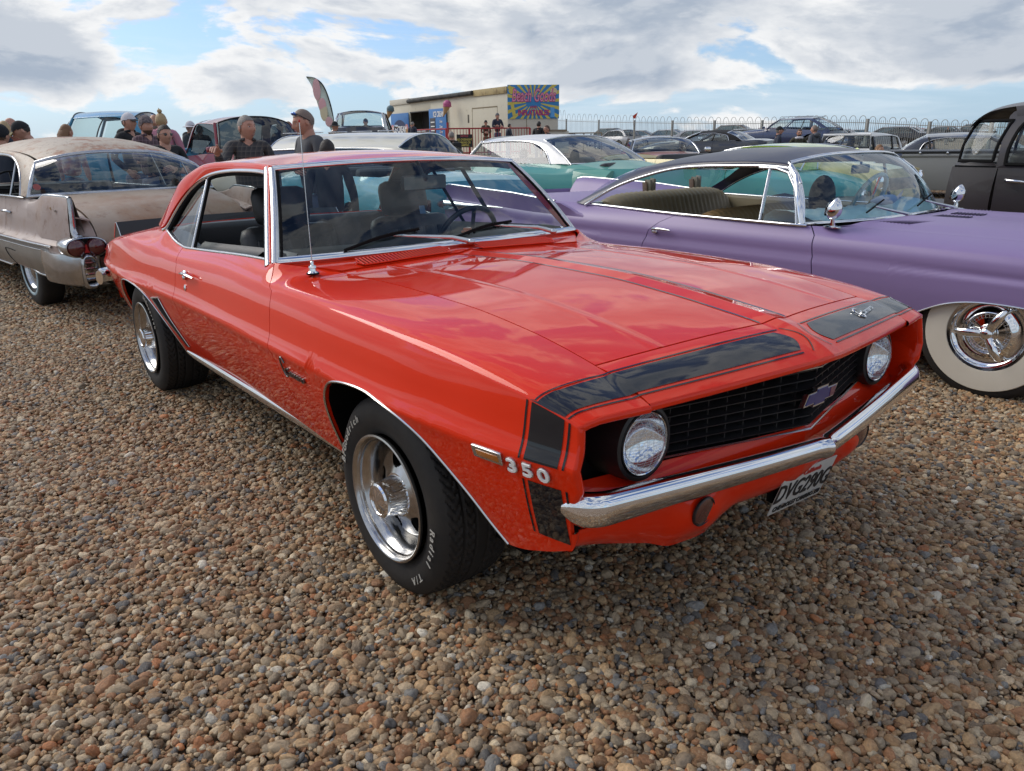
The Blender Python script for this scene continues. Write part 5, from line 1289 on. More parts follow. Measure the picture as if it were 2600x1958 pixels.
PP = dict(xn=0.92, xt=-5.16, zr=[(-5.3, 0.30), (-4.6, 0.24), (-0.6, 0.20), (0.5, 0.22), (0.95, 0.30)],
          W=[(-5.2, 0.93), (-4.6, 0.975), (-3.5, 1.0), (-1.5, 0.995), (0, 1.005), (0.6, 0.98), (0.95, 0.88)],
          zs=[(-5.2, 0.86), (-4.6, 0.84), (-3.6, 0.80), (-2.2, 0.79), (-1.0, 0.785), (0.0, 0.775), (0.6, 0.75), (0.95, 0.70)],
          iy=[(-5.2, 0.80), (-4.4, 0.80), (-3.4, 0.84), (-2.9, 0.87), (-1.2, 0.93), (-1.0, 0.86), (-0.8, 0.78), (0.95, 0.74)],
          iz=[(-5.2, 0.80), (-4.4, 0.84), (-3.4, 0.885), (-2.2, 0.862), (-1.2, 0.852), (-0.8, 0.848), (0, 0.84), (0.6, 0.82), (0.95, 0.76)],
          D=[(0, 0.10), (0.2, 0.055), (0.45, 0.012), (0.66, 0.0), (0.76, 0.0), (0.82, 0.016), (0.87, 0.012), (0.94, 0.016), (1, 0.035)], kh=0.035, arches=[pa1, pa2])
PC = Car("purple_hardtop", "matt purple finned hardtop with dark plum roof parked alongside the red coupe", (0.46, 3.50), 0, PP, PURP, roofpaint=PLUM)
sF = lambda z: float(np.interp(z, [0.2, 0.6, 0.8, 0.86], [-0.99, -1.03, -1.06, -1.12])); sR = lambda z: float(np.interp(z, [0.2, 0.62, 0.74, 0.80, 0.87], [-2.45, -2.43, -2.38, -2.30, -2.16]))
PC.sides([0.92, sF, sR, -5.16], ["front_fender", "door", "rear_quarter"]); PC.hull(-5.0, 0.85, 0.25)
PC.top("hood", -0.98, 0.90, [(-1, 0.035), (0, 0.04), (0.9, 0.02)], bulge1=0.05, bulge0=0.22, ridge=lambda f, x: 0.012*float(ss(0.30, 0.24, abs(abs(f)-0.55))))
PC.top("trunk_lid", -5.14, -3.05, [(-5.2, 0.03), (-3, 0.06)], bulge1=-0.15)
PC.cap(0.92, 0.06, "nose_panel", crown=0.02, flip=True); PC.cap(-5.16, -0.05, "tail_panel", crown=0.03)
PC.put(MB().grid(np.array([[(-0.86+0.0*f-0.12*abs(f)**2.5+0.36*(1-abs(f)**2.5)*t0, 0.9*f*(1-0.1*t0), 0.852+0.02*(1-f*f)-0.0*t0) for t0 in np.linspace(0, 1, 6)] for f in np.linspace(-1, 1, 21)]), flip=True), "cowl_panel", PURP)
vg = MB()
for sd_ in (1, -1):
    for k in range(9):
        P_ = [(-0.70-0.022*k+0.20*(1-(abs(y)/0.72)**2.2), sd_*-y, 0.862+0.022*(1-(y/0.8)**2)+0.004) for y in np.linspace(0.06, 0.62, 10)]
        vg.tube(P_, 0.004, 5)
PC.put(vg, "cowl_vent_slats", mat("dark_purple_vent", (0.05, 0.03, 0.075), 0.6))
PC.roof([(-2.9, 1.18), (-2.5, 1.265), (-2.0, 1.315), (-1.6, 1.315), (-1.35, 1.27)], [(-2.85, 0.72), (-2.3, 0.745), (-1.7, 0.76), (-1.3, 0.745)], [(-2.9, 1.10), (-2.75, 1.145), (-2.3, 1.215), (-1.8, 1.235), (-1.38, 1.222)], -1.40, -1.32, -2.78, -2.95)
PC.sail([(-1.26, -0.825, 1.10), (-1.33, -0.79, 1.175), (-1.44, -0.775, 1.198), (-1.72, -0.775, 1.205), (-2.25, -0.785, 1.185), (-2.60, -0.81, 1.115), (-2.88, -0.85, 1.02), (-3.16, -0.885, 0.875)],
        [(-1.28, -0.80, 1.13), (-1.36, -0.765, 1.205), (-1.45, -0.752, 1.228), (-1.75, -0.76, 1.236), (-2.25, -0.748, 1.220), (-2.74, -0.735, 1.152), (-3.0, -0.80, 1.03), (-3.30, -0.86, 0.885)], m=PLUM, trim=CHROME, tw=0.022, amp=0.006)
pw_ = PC.screen((-0.90, 0.872), (-1.17, 0.915, 0.858), (-1.33, 1.275), (-1.40, 0.752, 1.225), "windscreen", glass("blue_tinted_screen", (0.66, 0.82, 0.86), haze=0.05), CHROME, 0.026, pw=3.0, bow=0.035)
PC.screen((-3.35, 0.90), (-3.22, 0.86, 0.885), (-2.94, 1.185), (-2.78, 0.73, 1.145), "rear_window", GLASS, None, 0.024, pw=3.0, bow=0.03)
for sd_ in (1, -1):
    q = lambda x, y, z: np.array((x, -sd_*y, z))
    strip([q(-1.17, 0.92, 0.858), q(-1.20, 0.905, 0.93), q(-1.25, 0.87, 1.04), q(-1.31, 0.81, 1.15), q(-1.38, 0.775, 1.205)], 0.045, [(0.25, -sd_*0.95, 0.2)]*5, 0.012).build("a_pillar_trim", CHROME, PC.o, smooth=50)
    strip([q(-1.205, 0.925, 0.862), q(-1.235, 0.895, 0.96), q(-1.29, 0.845, 1.08), q(-1.37, 0.800, 1.165), q(-1.47, 0.785, 1.190), q(-1.60, 0.785, 1.194)], 0.022, [(0.1, -sd_*0.95, 0.2)]*6, 0.010).build("vent_window_frame", STAIN, PC.o, smooth=50)
    strip([q(-1.48, 0.915, 0.865), q(-1.50, 0.85, 1.03), q(-1.515, 0.79, 1.187)], 0.020, [(0, -sd_, 0.2)]*3, 0.010).build("vent_window_frame", STAIN, PC.o, smooth=50)
    PC.put(MB().grid(np.array([[q(-1.22-0.15*t**2, 0.918-0.125*t, 0.868+0.30*t), q(-1.49-0.01*t, 0.912-0.125*t, 0.868+0.315*t)] for t in np.linspace(0, 1, 6)]), flip=(sd_ == 1)), "vent_window", GLASS)
    bl_ = [q(x, float(PC.iy(x))+0.012, float(PC.iz(x))+0.004) for x in np.linspace(-1.13, -3.15, 26)]
    strip(bl_, 0.020, [(0, -sd_*0.5, 0.9)]*26, 0.006).build("belt_moulding", CHROME, PC.o, smooth=50)
    # fin
    fx = np.linspace(-3.1, -5.14, 26); G = []
    for x in fx:
        t = (x+3.1)/(-2.04); top = float(np.interp(x, [-5.2, -5.05, -4.0, -3.5, -3.1], [0.955, 0.985, 0.945, 0.905, 0.872])); zl = float(PC.zs(x))-0.01; yo = PC.y(x, zl)+0.001
        yt = float(PC.W(x))-0.005+0.02*t; b_ = float(ss(0, 0.13, t)); top = zl+0.02+(top-zl-0.02)*b_; yt = yo-0.01+(yt-yo+0.01)*b_; G.append([q(x, yo, zl), q(x, (yo+yt)/2-0.012*t, (zl+top)/2), q(x, yt, top-0.006), q(x, yt-0.012, top), q(x, yt-0.035, top-0.004), q(x, yt-0.09, (zl+top)/2), q(x, yt-0.17, float(PC.iz(x))-0.01)])
    PC.put(MB().grid(np.array(G), flip=(sd_ == -1)), "tail_fin", PURP, 60)
    strip([g[3]+(0, 0, 0.004) for g in G[4:]], 0.024, [(0, -sd_*0.2, 1)]*22, 0.006).build("fin_moulding", CHROME, PC.o, smooth=50)
    PC.put(MB().add(np.array(G[-1])-[0.002, 0, 0], [(6, 5, 4, 3, 2, 1, 0) if sd_ == -1 else (0, 1, 2, 3, 4, 5, 6)]), "fin_end", CHROME, 0)
    # spear and cone lamp
    cone = MB(); ax = q(0, 0.962, 0.785)
    cone.tube([q(-5.10, 0.965, 0.785), q(-4.95, 0.97, 0.787), q(-4.7, 0.985, 0.792), q(-4.4, 0.998, 0.80), q(-4.12, 1.0, 0.808)], [0.052, 0.046, 0.032, 0.017, 0.003], 16, flat=(1, 0.75)); PC.put(cone, "side_spear", CHROME, 60)
    PC.put(MB().tube([q(-5.10, 0.965, 0.785), q(-5.16, 0.963, 0.784), q(-5.23, 0.96, 0.783), q(-5.27, 0.958, 0.782)], [0.046, 0.043, 0.024, 0.004], 16), "tail_light", REDLENS, 60)
    # door handle, mirror, wiper
    hx = -2.24; hh = MB(); hh.tube([q(hx-0.10, PC.y(hx, 0.745)+0.006, 0.742), q(hx-0.08, PC.y(hx, 0.745)+0.028, 0.752), q(hx+0.0, PC.y(hx, 0.745)+0.030, 0.755), q(hx+0.085, PC.y(hx, 0.745)+0.026, 0.750)], [0.012, 0.011, 0.010, 0.005], 10); hh.ell(q(hx-0.075, PC.y(hx, 0.73)+0.010, 0.732), (0.028, 0.016, 0.016), 12, 8); PC.put(hh, "door_handle", CHROME)
    mx_ = empty("door_mirror", tuple(q(-0.98, 0.89, 0.852))); mx_.parent = PC.o; mx_.scale = (0.88, 0.88, 0.84)
    mb_ = MB(); mb_.ell((0.0, 0, 0.0), (0.085, 0.045, 0.012), 16, 8, Rm=rot(az=-sd_*R(20))); mb_.tube([(0.0, 0, 0.0), (-0.0, -sd_*0.01, 0.05), (0, -sd_*0.01, 0.07)], [0.022, 0.014, 0.016], 10); mb_.build("mirror_foot", CHROME, mx_)
    sh = MB(); Rq = rot(ay=R(14)); G_ = []
    for t in np.linspace(0, 1, 16):
        zz_ = -0.075+0.165*t; rr_ = 0.056*math.sin(math.pi*min(t**0.85, 1))**0.7+0.004; G_.append([(rr_*1.0*math.cos(a) if math.cos(a) > 0 else rr_*0.75*math.cos(a), rr_*0.85*math.sin(a), zz_) for a in np.linspace(0, 2*math.pi, 22, endpoint=False)])
    sh.grid(np.array(G_) @ Rq.T + np.array((0.0, -sd_*0.01, 0.125)), cv=True); sh.build("mirror_shell", CHROME, mx_, smooth=60)
    MB().disc((-0.044, -sd_*0.01, 0.13), 0.040, rot(ay=R(-76)) @ np.diag([1.35, 0.9, 1])).build("mirror_glass", mat("silvered_glass", (0.9, 0.92, 0.9), 0.02, 1.0), mx_)
for y0 in (-0.28, 0.42):
    wq = empty("windscreen_wiper"); wq.parent = PC.o; MB().ell((-0.80, y0, 0.895), (0.022, 0.018, 0.012)).tube([(-0.80, y0, 0.90), (-0.86, y0-0.10, 0.925), (-0.915, y0-0.22, 0.955)], [0.011, 0.008, 0.006], 8).build("wiper_arm", STAIN, wq)
    MB().tube([(-0.89, y0-0.38, 0.93), (-0.93, y0-0.20, 0.955), (-0.965, y0-0.02, 0.985)], 0.006, 6).build("wiper_blade", BLACKM, wq)
# wheel: wide whitewall, chrome cap with a three-bar spinner
h_ = 0.11; tm_ = tyre_mesh(0.375, 0.22, 0.205, detail=1); cp = MB()
cp.lathe([(0.212, -0.004), (0.205, 0.006), (0.190, 0.004), (0.180, -0.012), (0.165, -0.020), (0.130, -0.010), (0.118, 0.004), (0.112, 0.006), (0.108, 0.000), (0.105, -0.012), (0.050, -0.004), (0.045, 0.010), (0.02, 0.018), (0.001, 0.019)], 64, Rm=RY)
sp_ = MB()
for a in (62, 182, 302):
    c, s_ = math.cos(R(a)), math.sin(R(a)); sp_.tube([(0.0, -0.014, 0.0), (0.05*c, -0.034, 0.05*s_), (0.10*c, -0.040, 0.10*s_), (0.150*c, -0.030, 0.150*s_), (0.166*c, -0.020, 0.166*s_)], [0.022, 0.020, 0.023, 0.014, 0.006], 8, flat=(0.55, 1), up=(0, 1, 0))
sp_.ell((0, -0.022, 0), (0.036, 0.022, 0.036), 16, 8)
ms_ = MB(); an_ = np.linspace(0, 2*math.pi, 41)
for r_ in (0.058, 0.072, 0.086, 0.100): ms_.tube([(r_*math.cos(a), 0, r_*math.sin(a)) for a in an_], 0.0022, 5)
for k in range(30): ms_.tube([(q_*math.cos(k*math.pi/15), 0, q_*math.sin(k*math.pi/15)) for q_ in (0.048, 0.104)], 0.0018, 4)
PC.wheels([0, -3.28], 0.845, 0.375, 0.22, [(tm_, "wheel", 0), (wall_mesh(0.205, 0.322, h_, CREAMWALL), "whitewall", 0), (cp.mesh("wheel_cover", CHROME, 50), "wheel_cover", -h_), (sp_.mesh("spinner", CHROME, 50), "spinner", -h_), (ms_.mesh("cover_mesh", STAIN, 50), "cover_mesh", -h_+0.010)], spin=0.0)
ap = cr([(x, -(PC.y(x, z)+0.001), z) for x, z in pa1], 50); PC.put(MB().tube(ap, 0.005, 6), "arch_trim", STAIN)
# interior
PC.put(MB().box((-2.15, 0, 0.32), (2.5, 1.7, 0.04)), "cabin_floor", BLACKM, 0)
G = []
for sd_ in (1, -1):
    G = [[(x, -sd_*(float(PC.iy(x))-o), float(PC.iz(x))-d) for o, d in ((0.0, 0.0), (0.03, 0.004), (0.07, 0.02), (0.09, 0.10), (0.10, 0.45))] for x in np.linspace(-1.15, -3.1, 14)]
    PC.put(MB().grid(np.array(G), flip=(sd_ == -1)), "door_card", TAN)
def pleated(cx, w_, zt, zb_, th, lean, m, nm, n=26, par=None):
    b = MB(); G = []
    for i in range(n*4+1):
        y = -w_/2+w_*i/(n*4); pl = 0.010*abs(math.sin(math.pi*i/4)); e = 0.05*(abs(y)/(w_/2))**8; row = []
        for a in np.linspace(0, 1, 15):
            an = math.pi*(a*1.0); row.append((cx+lean*(zt-zb_)*0+(th/2+pl)*math.cos(an) if a < 1 else cx-th/2, y, 0))
        h = zt-zb_; pts = [(cx+th/2+lean*0+pl, zb_), (cx+th/2-lean*0.5+pl, zb_+h*0.5), (cx+th/2-lean+pl, zt-0.05-e), (cx+th*0.25-lean, zt-0.012-e+pl), (cx-th*0.05-lean, zt-e+pl), (cx-th*0.35-lean, zt-0.02-e+pl), (cx-th/2-lean-pl*0.5, zt-0.07-e), (cx-th/2-lean*0.4-pl*0.5, zb_+h*0.4), (cx-th/2, zb_)]
        G.append([(px_, y, pz_) for px_, pz_ in pts])
    b.grid(np.array(G), flip=True)
    for g, f_ in ((G[0], False), (G[-1], True)): b.add(np.array(g), [tuple(range(len(g)))[::-1] if f_ else tuple(range(len(g)))])
    return b.build(nm, m, par or PC.o, smooth=60)
pleated(-2.92, 1.55, 0.955, 0.5, 0.20, 0.12, TAN, "rear_seat"); pleated(-1.98, 1.50, 0.875, 0.42, 0.18, 0.10, mat("ochre_pleated_vinyl", (0.30, 0.19, 0.085), 0.5), "front_seat")
G = [[(x, y, 0.895+0.012*math.sin(x*40)*math.sin(y*31)) for x in np.linspace(-3.02, -3.34, 10)] for y in np.linspace(-0.82, 0.82, 40)]; PC.put(MB().grid(np.array(G)), "parcel_shelf", FUR, 60)
G = []
for f in np.linspace(-1, 1, 41):
    G.append([(x-0.20*abs(f)**3, 0.86*f, z+0.010*math.sin(f*37)*math.sin(x*60)) for x, z in ((-0.93, 0.875), (-1.02, 0.905), (-1.12, 0.925), (-1.22, 0.925), (-1.28, 0.90), (-1.30, 0.84), (-1.28, 0.6))])
PC.put(MB().grid(np.array(G)), "dash_cover", FUR, 60)
st_ = empty("steering_wheel", (-1.42, 0.40, 0.93)); st_.parent = PC.o; st_.rotation_euler = (0, R(-66), 0)
MB().tube(np.stack([0.20*np.cos(an_[:-1]), 0.20*np.sin(an_[:-1]), 0*an_[:-1]], 1), 0.016, 10, closed=True).build("wheel_rim", FUR, st_)
MB().tube([(-0.19, 0, 0), (0, 0, -0.03), (0.19, 0, 0)], 0.012, 6).tube([(0, 0, -0.03), (0, 0.18, 0)], 0.012, 6).build("wheel_spokes", CHROME, st_)
MB().box((-1.30, 0.0, 1.165), (0.02, 0.24, 0.06), ch=0.015).tube([(-1.30, 0, 1.19), (-1.30, 0, 1.26)], 0.008).build("rear_view_mirror", mat("mirror_back_grey", (0.22, 0.24, 0.23), 0.35), PC.o)
MB().ell((-1.78, 0.38, 0.93), (0.09, 0.13, 0.17), 16, 12).build("headrest_cover", mat("dark_fur", (0.03, 0.022, 0.02), 0.95, sheen=0.3, bump=(140, 1.0)), PC.o)
MB().tube([(-1.10, -0.20, 0.965), (-1.06, -0.12, 0.968), (-1.04, -0.02, 0.97), (-1.03, 0.03, 0.972)], [0.006, 0.036, 0.032, 0.010], 12).prism([(-0.02, 0), (0.02, 0), (0.03, 0.06)], 0.006, rot(ax=R(90)), (-1.03, 0.04, 0.97)).build("dash_ornament", mat("lilac_plastic", (0.30, 0.30, 0.42), 0.5), PC.o)
for yy_ in (0.50, -0.15):
    for k in range(8): MB().box((-3.16-0.01*k+0.03*(k % 2), yy_+0.022*k, 0.965+0.008*(k % 3)), (0.05, 0.014, 0.13+0.02*(k % 2)), rot(ay=R(6*(k % 3)-6)), ch=0.003).build("shelf_book", mat("aged_paper", (0.28, 0.25, 0.20), 0.8) if k % 2 else mat("old_bookcover", (0.16, 0.10, 0.07), 0.7), PC.o)
MB().tube(cr([(0.93, -0.98, 0.42), (1.02, -0.85, 0.42), (1.08, -0.5, 0.42), (1.10, 0, 0.42), (1.08, 0.5, 0.42), (1.02, 0.85, 0.42), (0.93, 0.98, 0.42)], 30), 0.07, 10, flat=(1.2, 0.6), up=(0, 0, 1)).build("front_bumper", CHROME, PC.o, smooth=60)
MB().tube(cr([(-5.0, -0.99, 0.42), (-5.2, -0.95, 0.42), (-5.28, -0.5, 0.42), (-5.3, 0, 0.42), (-5.28, 0.5, 0.42), (-5.2, 0.95, 0.42), (-5.0, 0.99, 0.42)], 30), 0.07, 10, flat=(1.2, 0.6), up=(0, 0, 1)).build("rear_bumper", CHROME, PC.o, smooth=60)
# ================================================================ rusty tan 1950s saloon, seen from behind
PATINA = mat("faded_rose_tan_paint", (0.36, 0.285, 0.255), 0.48, spec=0.4, noise=(1.6, 0.5, (0.30, 0.225, 0.195)), dirt=[((0.24, 0.13, 0.07), 0.45, 1.7, 0.48, 0.62), ((0.15, 0.065, 0.030), 0.55, 9, 0.55, 0.64)])
RUSTTOP = mat("sunbleached_rusty_roof", (0.44, 0.375, 0.295), 0.5, spec=0.4, noise=(1.4, 0.5, (0.37, 0.28, 0.20)), dirt=[((0.30, 0.16, 0.07), 0.5, 2.0, 0.48, 0.66), ((0.26, 0.085, 0.025), 0.9, 4.0, 0.525, 0.61), ((0.12, 0.040, 0.015), 0.7, 26, 0.56, 0.64)])
DECKRUST = mat("rust_stained_deck", (0.37, 0.30, 0.24), 0.48, spec=0.4, noise=(1.1, 0.6, (0.29, 0.19, 0.12)), dirt=[((0.25, 0.115, 0.045), 0.75, 1.6, 0.46, 0.66), ((0.16, 0.06, 0.025), 0.6, 7, 0.57, 0.68)])
SKIRTAL = mat("ribbed_aluminium_panel", (0.42, 0.42, 0.41), 0.36, 1.0, noise=(5, 0.5, (0.27, 0.26, 0.25)), bump=(120, 0.5, 1))
ca2 = np.array([(-4.02, 0.34), (-3.97, 0.355), (-3.8, 0.375), (-3.5, 0.385), (-3.25, 0.375), (-3.20, 0.34)]); ca1 = arch_pts(0, 0.42, 0.36, 0.66)
PP = dict(xn=0.95, xt=-4.89, zr=[(-4.95, 0.33), (-4.5, 0.335), (-3.4, 0.33), (0, 0.34), (1, 0.4)],
          W=[(-4.95, 0.93), (-4.6, 0.985), (-3.8, 1.01), (-2.5, 1.015), (-0.5, 1.0), (0.5, 0.97), (1, 0.85)],
          zs=[(-4.95, 0.90), (-4.2, 0.92), (-3.4, 0.925), (-2.0, 0.94), (-0.5, 0.94), (0.5, 0.90), (1, 0.82)],
          iy=[(-4.95, 0.70), (-4.2, 0.74), (-3.85, 0.84), (-3.5, 0.90), (-1.0, 0.90), (-0.6, 0.80), (1, 0.70)],
          iz=[(-4.95, 0.86), (-4.3, 0.955), (-3.9, 1.01), (-3.4, 1.02), (-2.0, 1.00), (-0.8, 1.0), (0.5, 0.98), (1, 0.9)],
          D=[(0, 0.075), (0.15, 0.03), (0.35, 0.005), (0.53, 0.0), (0.565, 0.002), (0.585, 0.018), (0.62, 0.052), (0.72, 0.068), (0.86, 0.078), (1, 0.10)], kh=0.03, arches=[ca1, ca2])
CC_ = Car("rusty_saloon", "faded rose-tan 1950s saloon with rusty roof and tall tail fins on the left", (-9.70, -0.50), R(186.4), PP, PATINA, roofpaint=RUSTTOP); CC_.o.scale = (0.945,)*3
q1_ = lambda z: float(np.interp(z, [0.3, 0.45, 0.6, 1.0], [-3.02, -3.10, -3.16, -3.16])); q2_ = lambda z: float(np.interp(z, [0.3, 1.0], [-1.85, -1.95]))
CC_.sides([0.95, -0.75, q2_, q1_, -4.89], ["front_fender", "door", "door", "rear_quarter"]); CC_.hull(-4.7, 0.85, 0.36)
CC_.top("hood", -0.7, 0.93, [(-1, 0.06), (1, 0.03)], bulge1=0.05)
# trunk lid rolls down at the back
G = []
for f in np.linspace(-1, 1, 31):
    row = []
    for x, z, yw in ((-3.98+0.16*(1-abs(f)**2.4)*-1, 1.028, 0.80), (-4.2, 1.015, 0.75), (-4.45, 0.985, 0.72), (-4.65, 0.945, 0.705), (-4.80, 0.89, 0.695), (-4.895, 0.82, 0.69), (-4.935, 0.74, 0.685), (-4.945, 0.66, 0.68), (-4.94, 0.60, 0.68)):
        row.append((x-0.05*(1-f*f), yw*f, z+0.03*(1-f*f)*(1 if z > 0.9 else 0.3)))
    G.append(row)
g2 = np.array([cr(r_, 40) for r_ in G]); panel(g2, 0.02).build("trunk_lid", DECKRUST, CC_.o, smooth=40)
for sd_ in (1, -1):
    # inner deck beside the lid, down to tail
    G = []
    for x, z, yw in cr([(-3.95, 1.02, 0.805), (-4.2, 1.005, 0.757), (-4.45, 0.975, 0.727), (-4.65, 0.935, 0.712), (-4.80, 0.88, 0.702), (-4.895, 0.81, 0.697), (-4.935, 0.735, 0.692), (-4.945, 0.655, 0.688)], 26):
        G.append([(x, -sd_*yw, z-0.004), (x+0.0, -sd_*(yw+0.035), z-0.012), (x+0.02, -sd_*(yw+0.09), z-0.05), (x+0.05, -sd_*0.86, z-0.10)])
    CC_.put(MB().grid(np.array(G), flip=(sd_ == -1)), "inner_quarter", PATINA)
    # fin
    fx = [(-3.90, 0.985), (-4.10, 1.0), (-4.28, 1.035), (-4.36, 1.062), (-4.50, 1.068), (-4.70, 1.066), (-4.86, 1.062), (-4.895, 1.055)]; G = []
    for x, zt_ in cr([(a, 0, b) for a, b in fx], 26)[:, [0, 2]]:
        zl = 0.70 if x < -4.3 else 0.70+0.16*ss(-4.3, -3.95, x); y0 = CC_.y(max(x, -4.88), zl)+0.003
        yt = 0.905-0.05*float(ss(-4.3, -4.85, x))
        G.append([(x, -sd_*y0, zl), (x, -sd_*((y0+yt)/2+0.004), (zl+zt_)/2), (x, -sd_*yt, zt_-0.012), (x, -sd_*(yt-0.012), zt_), (x, -sd_*(yt-0.032), zt_), (x, -sd_*(yt-0.045), zt_-0.015), (x, -sd_*(yt-0.075), (zl+zt_)/2), (x, -sd_*(yt-0.10), zl-0.05)])
    CC_.put(MB().grid(np.array(G), flip=(sd_ == -1)), "tail_fin", PATINA, 60)
    strip([np.array(g[3])+(0, sd_*0.01, 0.003) for g in G[9:]], 0.034, [(0, 0, 1)]*len(G[9:]), 0.008).build("fin_cap", CHROMEOLD, CC_.o, smooth=50)
    E_ = [(-4.903, -sd_*0.838, 1.058), (-4.905, -sd_*0.84, 0.98), (-4.905, -sd_*0.845, 0.88), (-4.905, -sd_*0.85, 0.79), (-4.925, -sd_*0.845, 0.745), (-4.955, -sd_*0.83, 0.728)]
    CC_.put(MB().tube(cr(E_, 24), np.interp(np.linspace(0, 1, 24), [0, 0.6, 1], [0.022, 0.026, 0.034]), 10, flat=(1.0, 0.95)), "fin_edge", CHROMEOLD, 50)
    # lamp pod
    pod = MB(); c0 = np.array((-4.86, -sd_*0.80, 0.655)); G = []
    an = np.linspace(0, 2*math.pi, 40, endpoint=False)
    for dx, k in ((0.22, 0.70), (0.12, 0.97), (0.0, 1.06), (-0.10, 1.05), (-0.135, 1.0), (-0.14, 0.93), (-0.125, 0.90), (-0.11, 0.89)):
        G.append([(c0[0]+dx, c0[1]+k*0.165*math.copysign(abs(math.cos(a))**0.75, math.cos(a)), c0[2]+k*0.083*math.copysign(abs(math.sin(a))**0.8, math.sin(a))) for a in an])
    pod.grid(np.array(G), cv=True); CC_.put(pod, "lamp_pod", CHROMEOLD, 50)
    CC_.put(MB().box((c0[0]-0.105, c0[1], c0[2]), (0.02, 0.26, 0.12)), "lamp_backing", BLACKM)
    CC_.put(MB().prism([(-0.03, 0.055), (0.03, 0.055), (0.0, -0.02)], 0.012, frame(0, (0, 1, 0), (-1, 0, 0))[0], (c0[0]-0.118, c0[1], c0[2]+0.01)), "reflector", mat("red_reflector", (0.40, 0.02, 0.02), 0.3, coat=1), 0)
    for dy in (-0.078, 0.078):
        ln = lathe_on(MB(), [(0.072, -0.01), (0.071, 0.012), (0.062, 0.030), (0.040, 0.044), (0.001, 0.050)], c0+(-0.118, dy, 0), (-1, 0, 0), 32); ln.build("tail_light", REDLENS, CC_.o, smooth=60)
        lathe_on(MB(), [(0.072, 0.0), (0.078, 0.006), (0.081, 0.0), (0.078, -0.02)], c0+(-0.118, dy, 0), (-1, 0, 0), 32).build("tail_light_ring", CHROMEOLD, CC_.o, smooth=50)
    # wing bumper end with slotted exhaust port
    G = []
    for x, yo, zt_ in ((-4.42, 1.0, 0.62), (-4.55, 1.015, 0.61), (-4.72, 1.0, 0.60), (-4.86, 0.965, 0.60), (-4.95, 0.90, 0.595), (-4.99, 0.83, 0.59), (-4.985, 0.74, 0.575), (-4.96, 0.70, 0.57)):
        G.append([(x+0.01, -sd_*(yo-0.05), zt_+0.012), (x, -sd_*yo, zt_), (x, -sd_*(yo+0.012), 0.52), (x, -sd_*(yo+0.006), 0.42), (x+0.01, -sd_*(yo-0.01), 0.345), (x+0.04, -sd_*(yo-0.06), 0.32)])
    CC_.put(MB().grid(np.array(G), flip=(sd_ == 1)), "bumper_wing", CHROMEOLD, 50)
    pt = MB(); cpt = np.array((-4.985, -sd_*0.80, 0.455)); G = []
    for dx, k in ((0.03, 1.25), (-0.022, 1.12), (-0.034, 1.0), (-0.024, 0.88), (0.0, 0.80)):
        G.append([(cpt[0]+dx, cpt[1]+k*0.055*math.copysign(abs(math.cos(a))**0.6, math.cos(a)), cpt[2]+k*0.125*math.copysign(abs(math.sin(a))**0.7, math.sin(a))) for a in an])
    pt.grid(np.array(G), cv=True); CC_.put(pt, "exhaust_port_frame", CHROMEOLD, 50)
    CC_.put(MB().box(cpt+(0.005, 0, 0), (0.006, 0.085, 0.20)), "exhaust_port", BLACKM, 0)
    for k in range(4): CC_.put(MB().box(cpt+(-0.016, 0, -0.075+0.048*k), (0.022, 0.092, 0.008)), "port_bar", CHROMEOLD, 0)
    # bright side panel, mouldings
    xs = np.linspace(-4.44, -1.0, 40); yy_ = lambda x, z, o=0.003: -sd_*(CC_.y(max(x, -4.79), z)+o)
    G = [[(x, yy_(x, z), z) for z in np.linspace(max(0.375, CC_.zb(x)+0.02), 0.600-0.0*(x+4.4), 8)] for x in xs]
    CC_.put(MB().grid(np.array(G), flip=(sd_ == 1)), "side_panel", SKIRTAL, 50)
    P_ = [(x, yy_(x, 0.652, 0.008), 0.652) for x in np.linspace(-4.68, -0.9, 30)]; strip(P_, 0.020, [(0, -sd_, 0.3)]*30, 0.007).build("side_moulding", CHROMEOLD, CC_.o, smooth=50)
    P_ = [(x, yy_(x, 0.605, 0.004), 0.605) for x in np.linspace(-4.50, -0.9, 30)]; strip(P_, 0.010, [(0, -sd_, 0.0)]*30, 0.004).build("side_moulding", CHROMEOLD, CC_.o, smooth=50)
    G = [[(x, yy_(x, z, 0.002), z) for z in (0.606, 0.625, 0.645)] for x in np.linspace(-4.6, -0.9, 30)]; CC_.put(MB().grid(np.array(G), flip=(sd_ == 1)), "side_panel_band", mat("dull_grey_band", (0.20, 0.20, 0.20), 0.4, 0.6), 50)
    P_ = [(x, yy_(x, 0.36, 0.006), max(CC_.zb(x), 0.34)+0.014) for x in np.linspace(-4.45, -0.9, 40)]; strip(P_, 0.022, [(0, -sd_, -0.2)]*40, 0.008).build("sill_moulding", CHROMEOLD, CC_.o, smooth=50)
    lp = [(-4.0+0.02*t, yy_(-4.0, 0.50, 0.006), 0.53-0.0*t) for t in (0, 1)]
    P_ = [(x, yy_(x, z, 0.006), z) for x, z in ((-3.60, 0.535), (-3.30, 0.540), (-3.26, 0.52), (-3.30, 0.46), (-3.42, 0.385))]; CC_.put(MB().tube(cr(P_, 30), 0.004, 5), "skirt_edge", BLACKM)
    hx = -3.28; CC_.put(MB().tube([(hx-0.10, yy_(hx, 0.875, 0.006), 0.872), (hx-0.08, yy_(hx, 0.875, 0.035), 0.885), (hx+0.06, yy_(hx, 0.875, 0.04), 0.885), (hx+0.09, yy_(hx, 0.875, 0.02), 0.88)], 0.013, 8), "door_handle", CHROMEOLD)
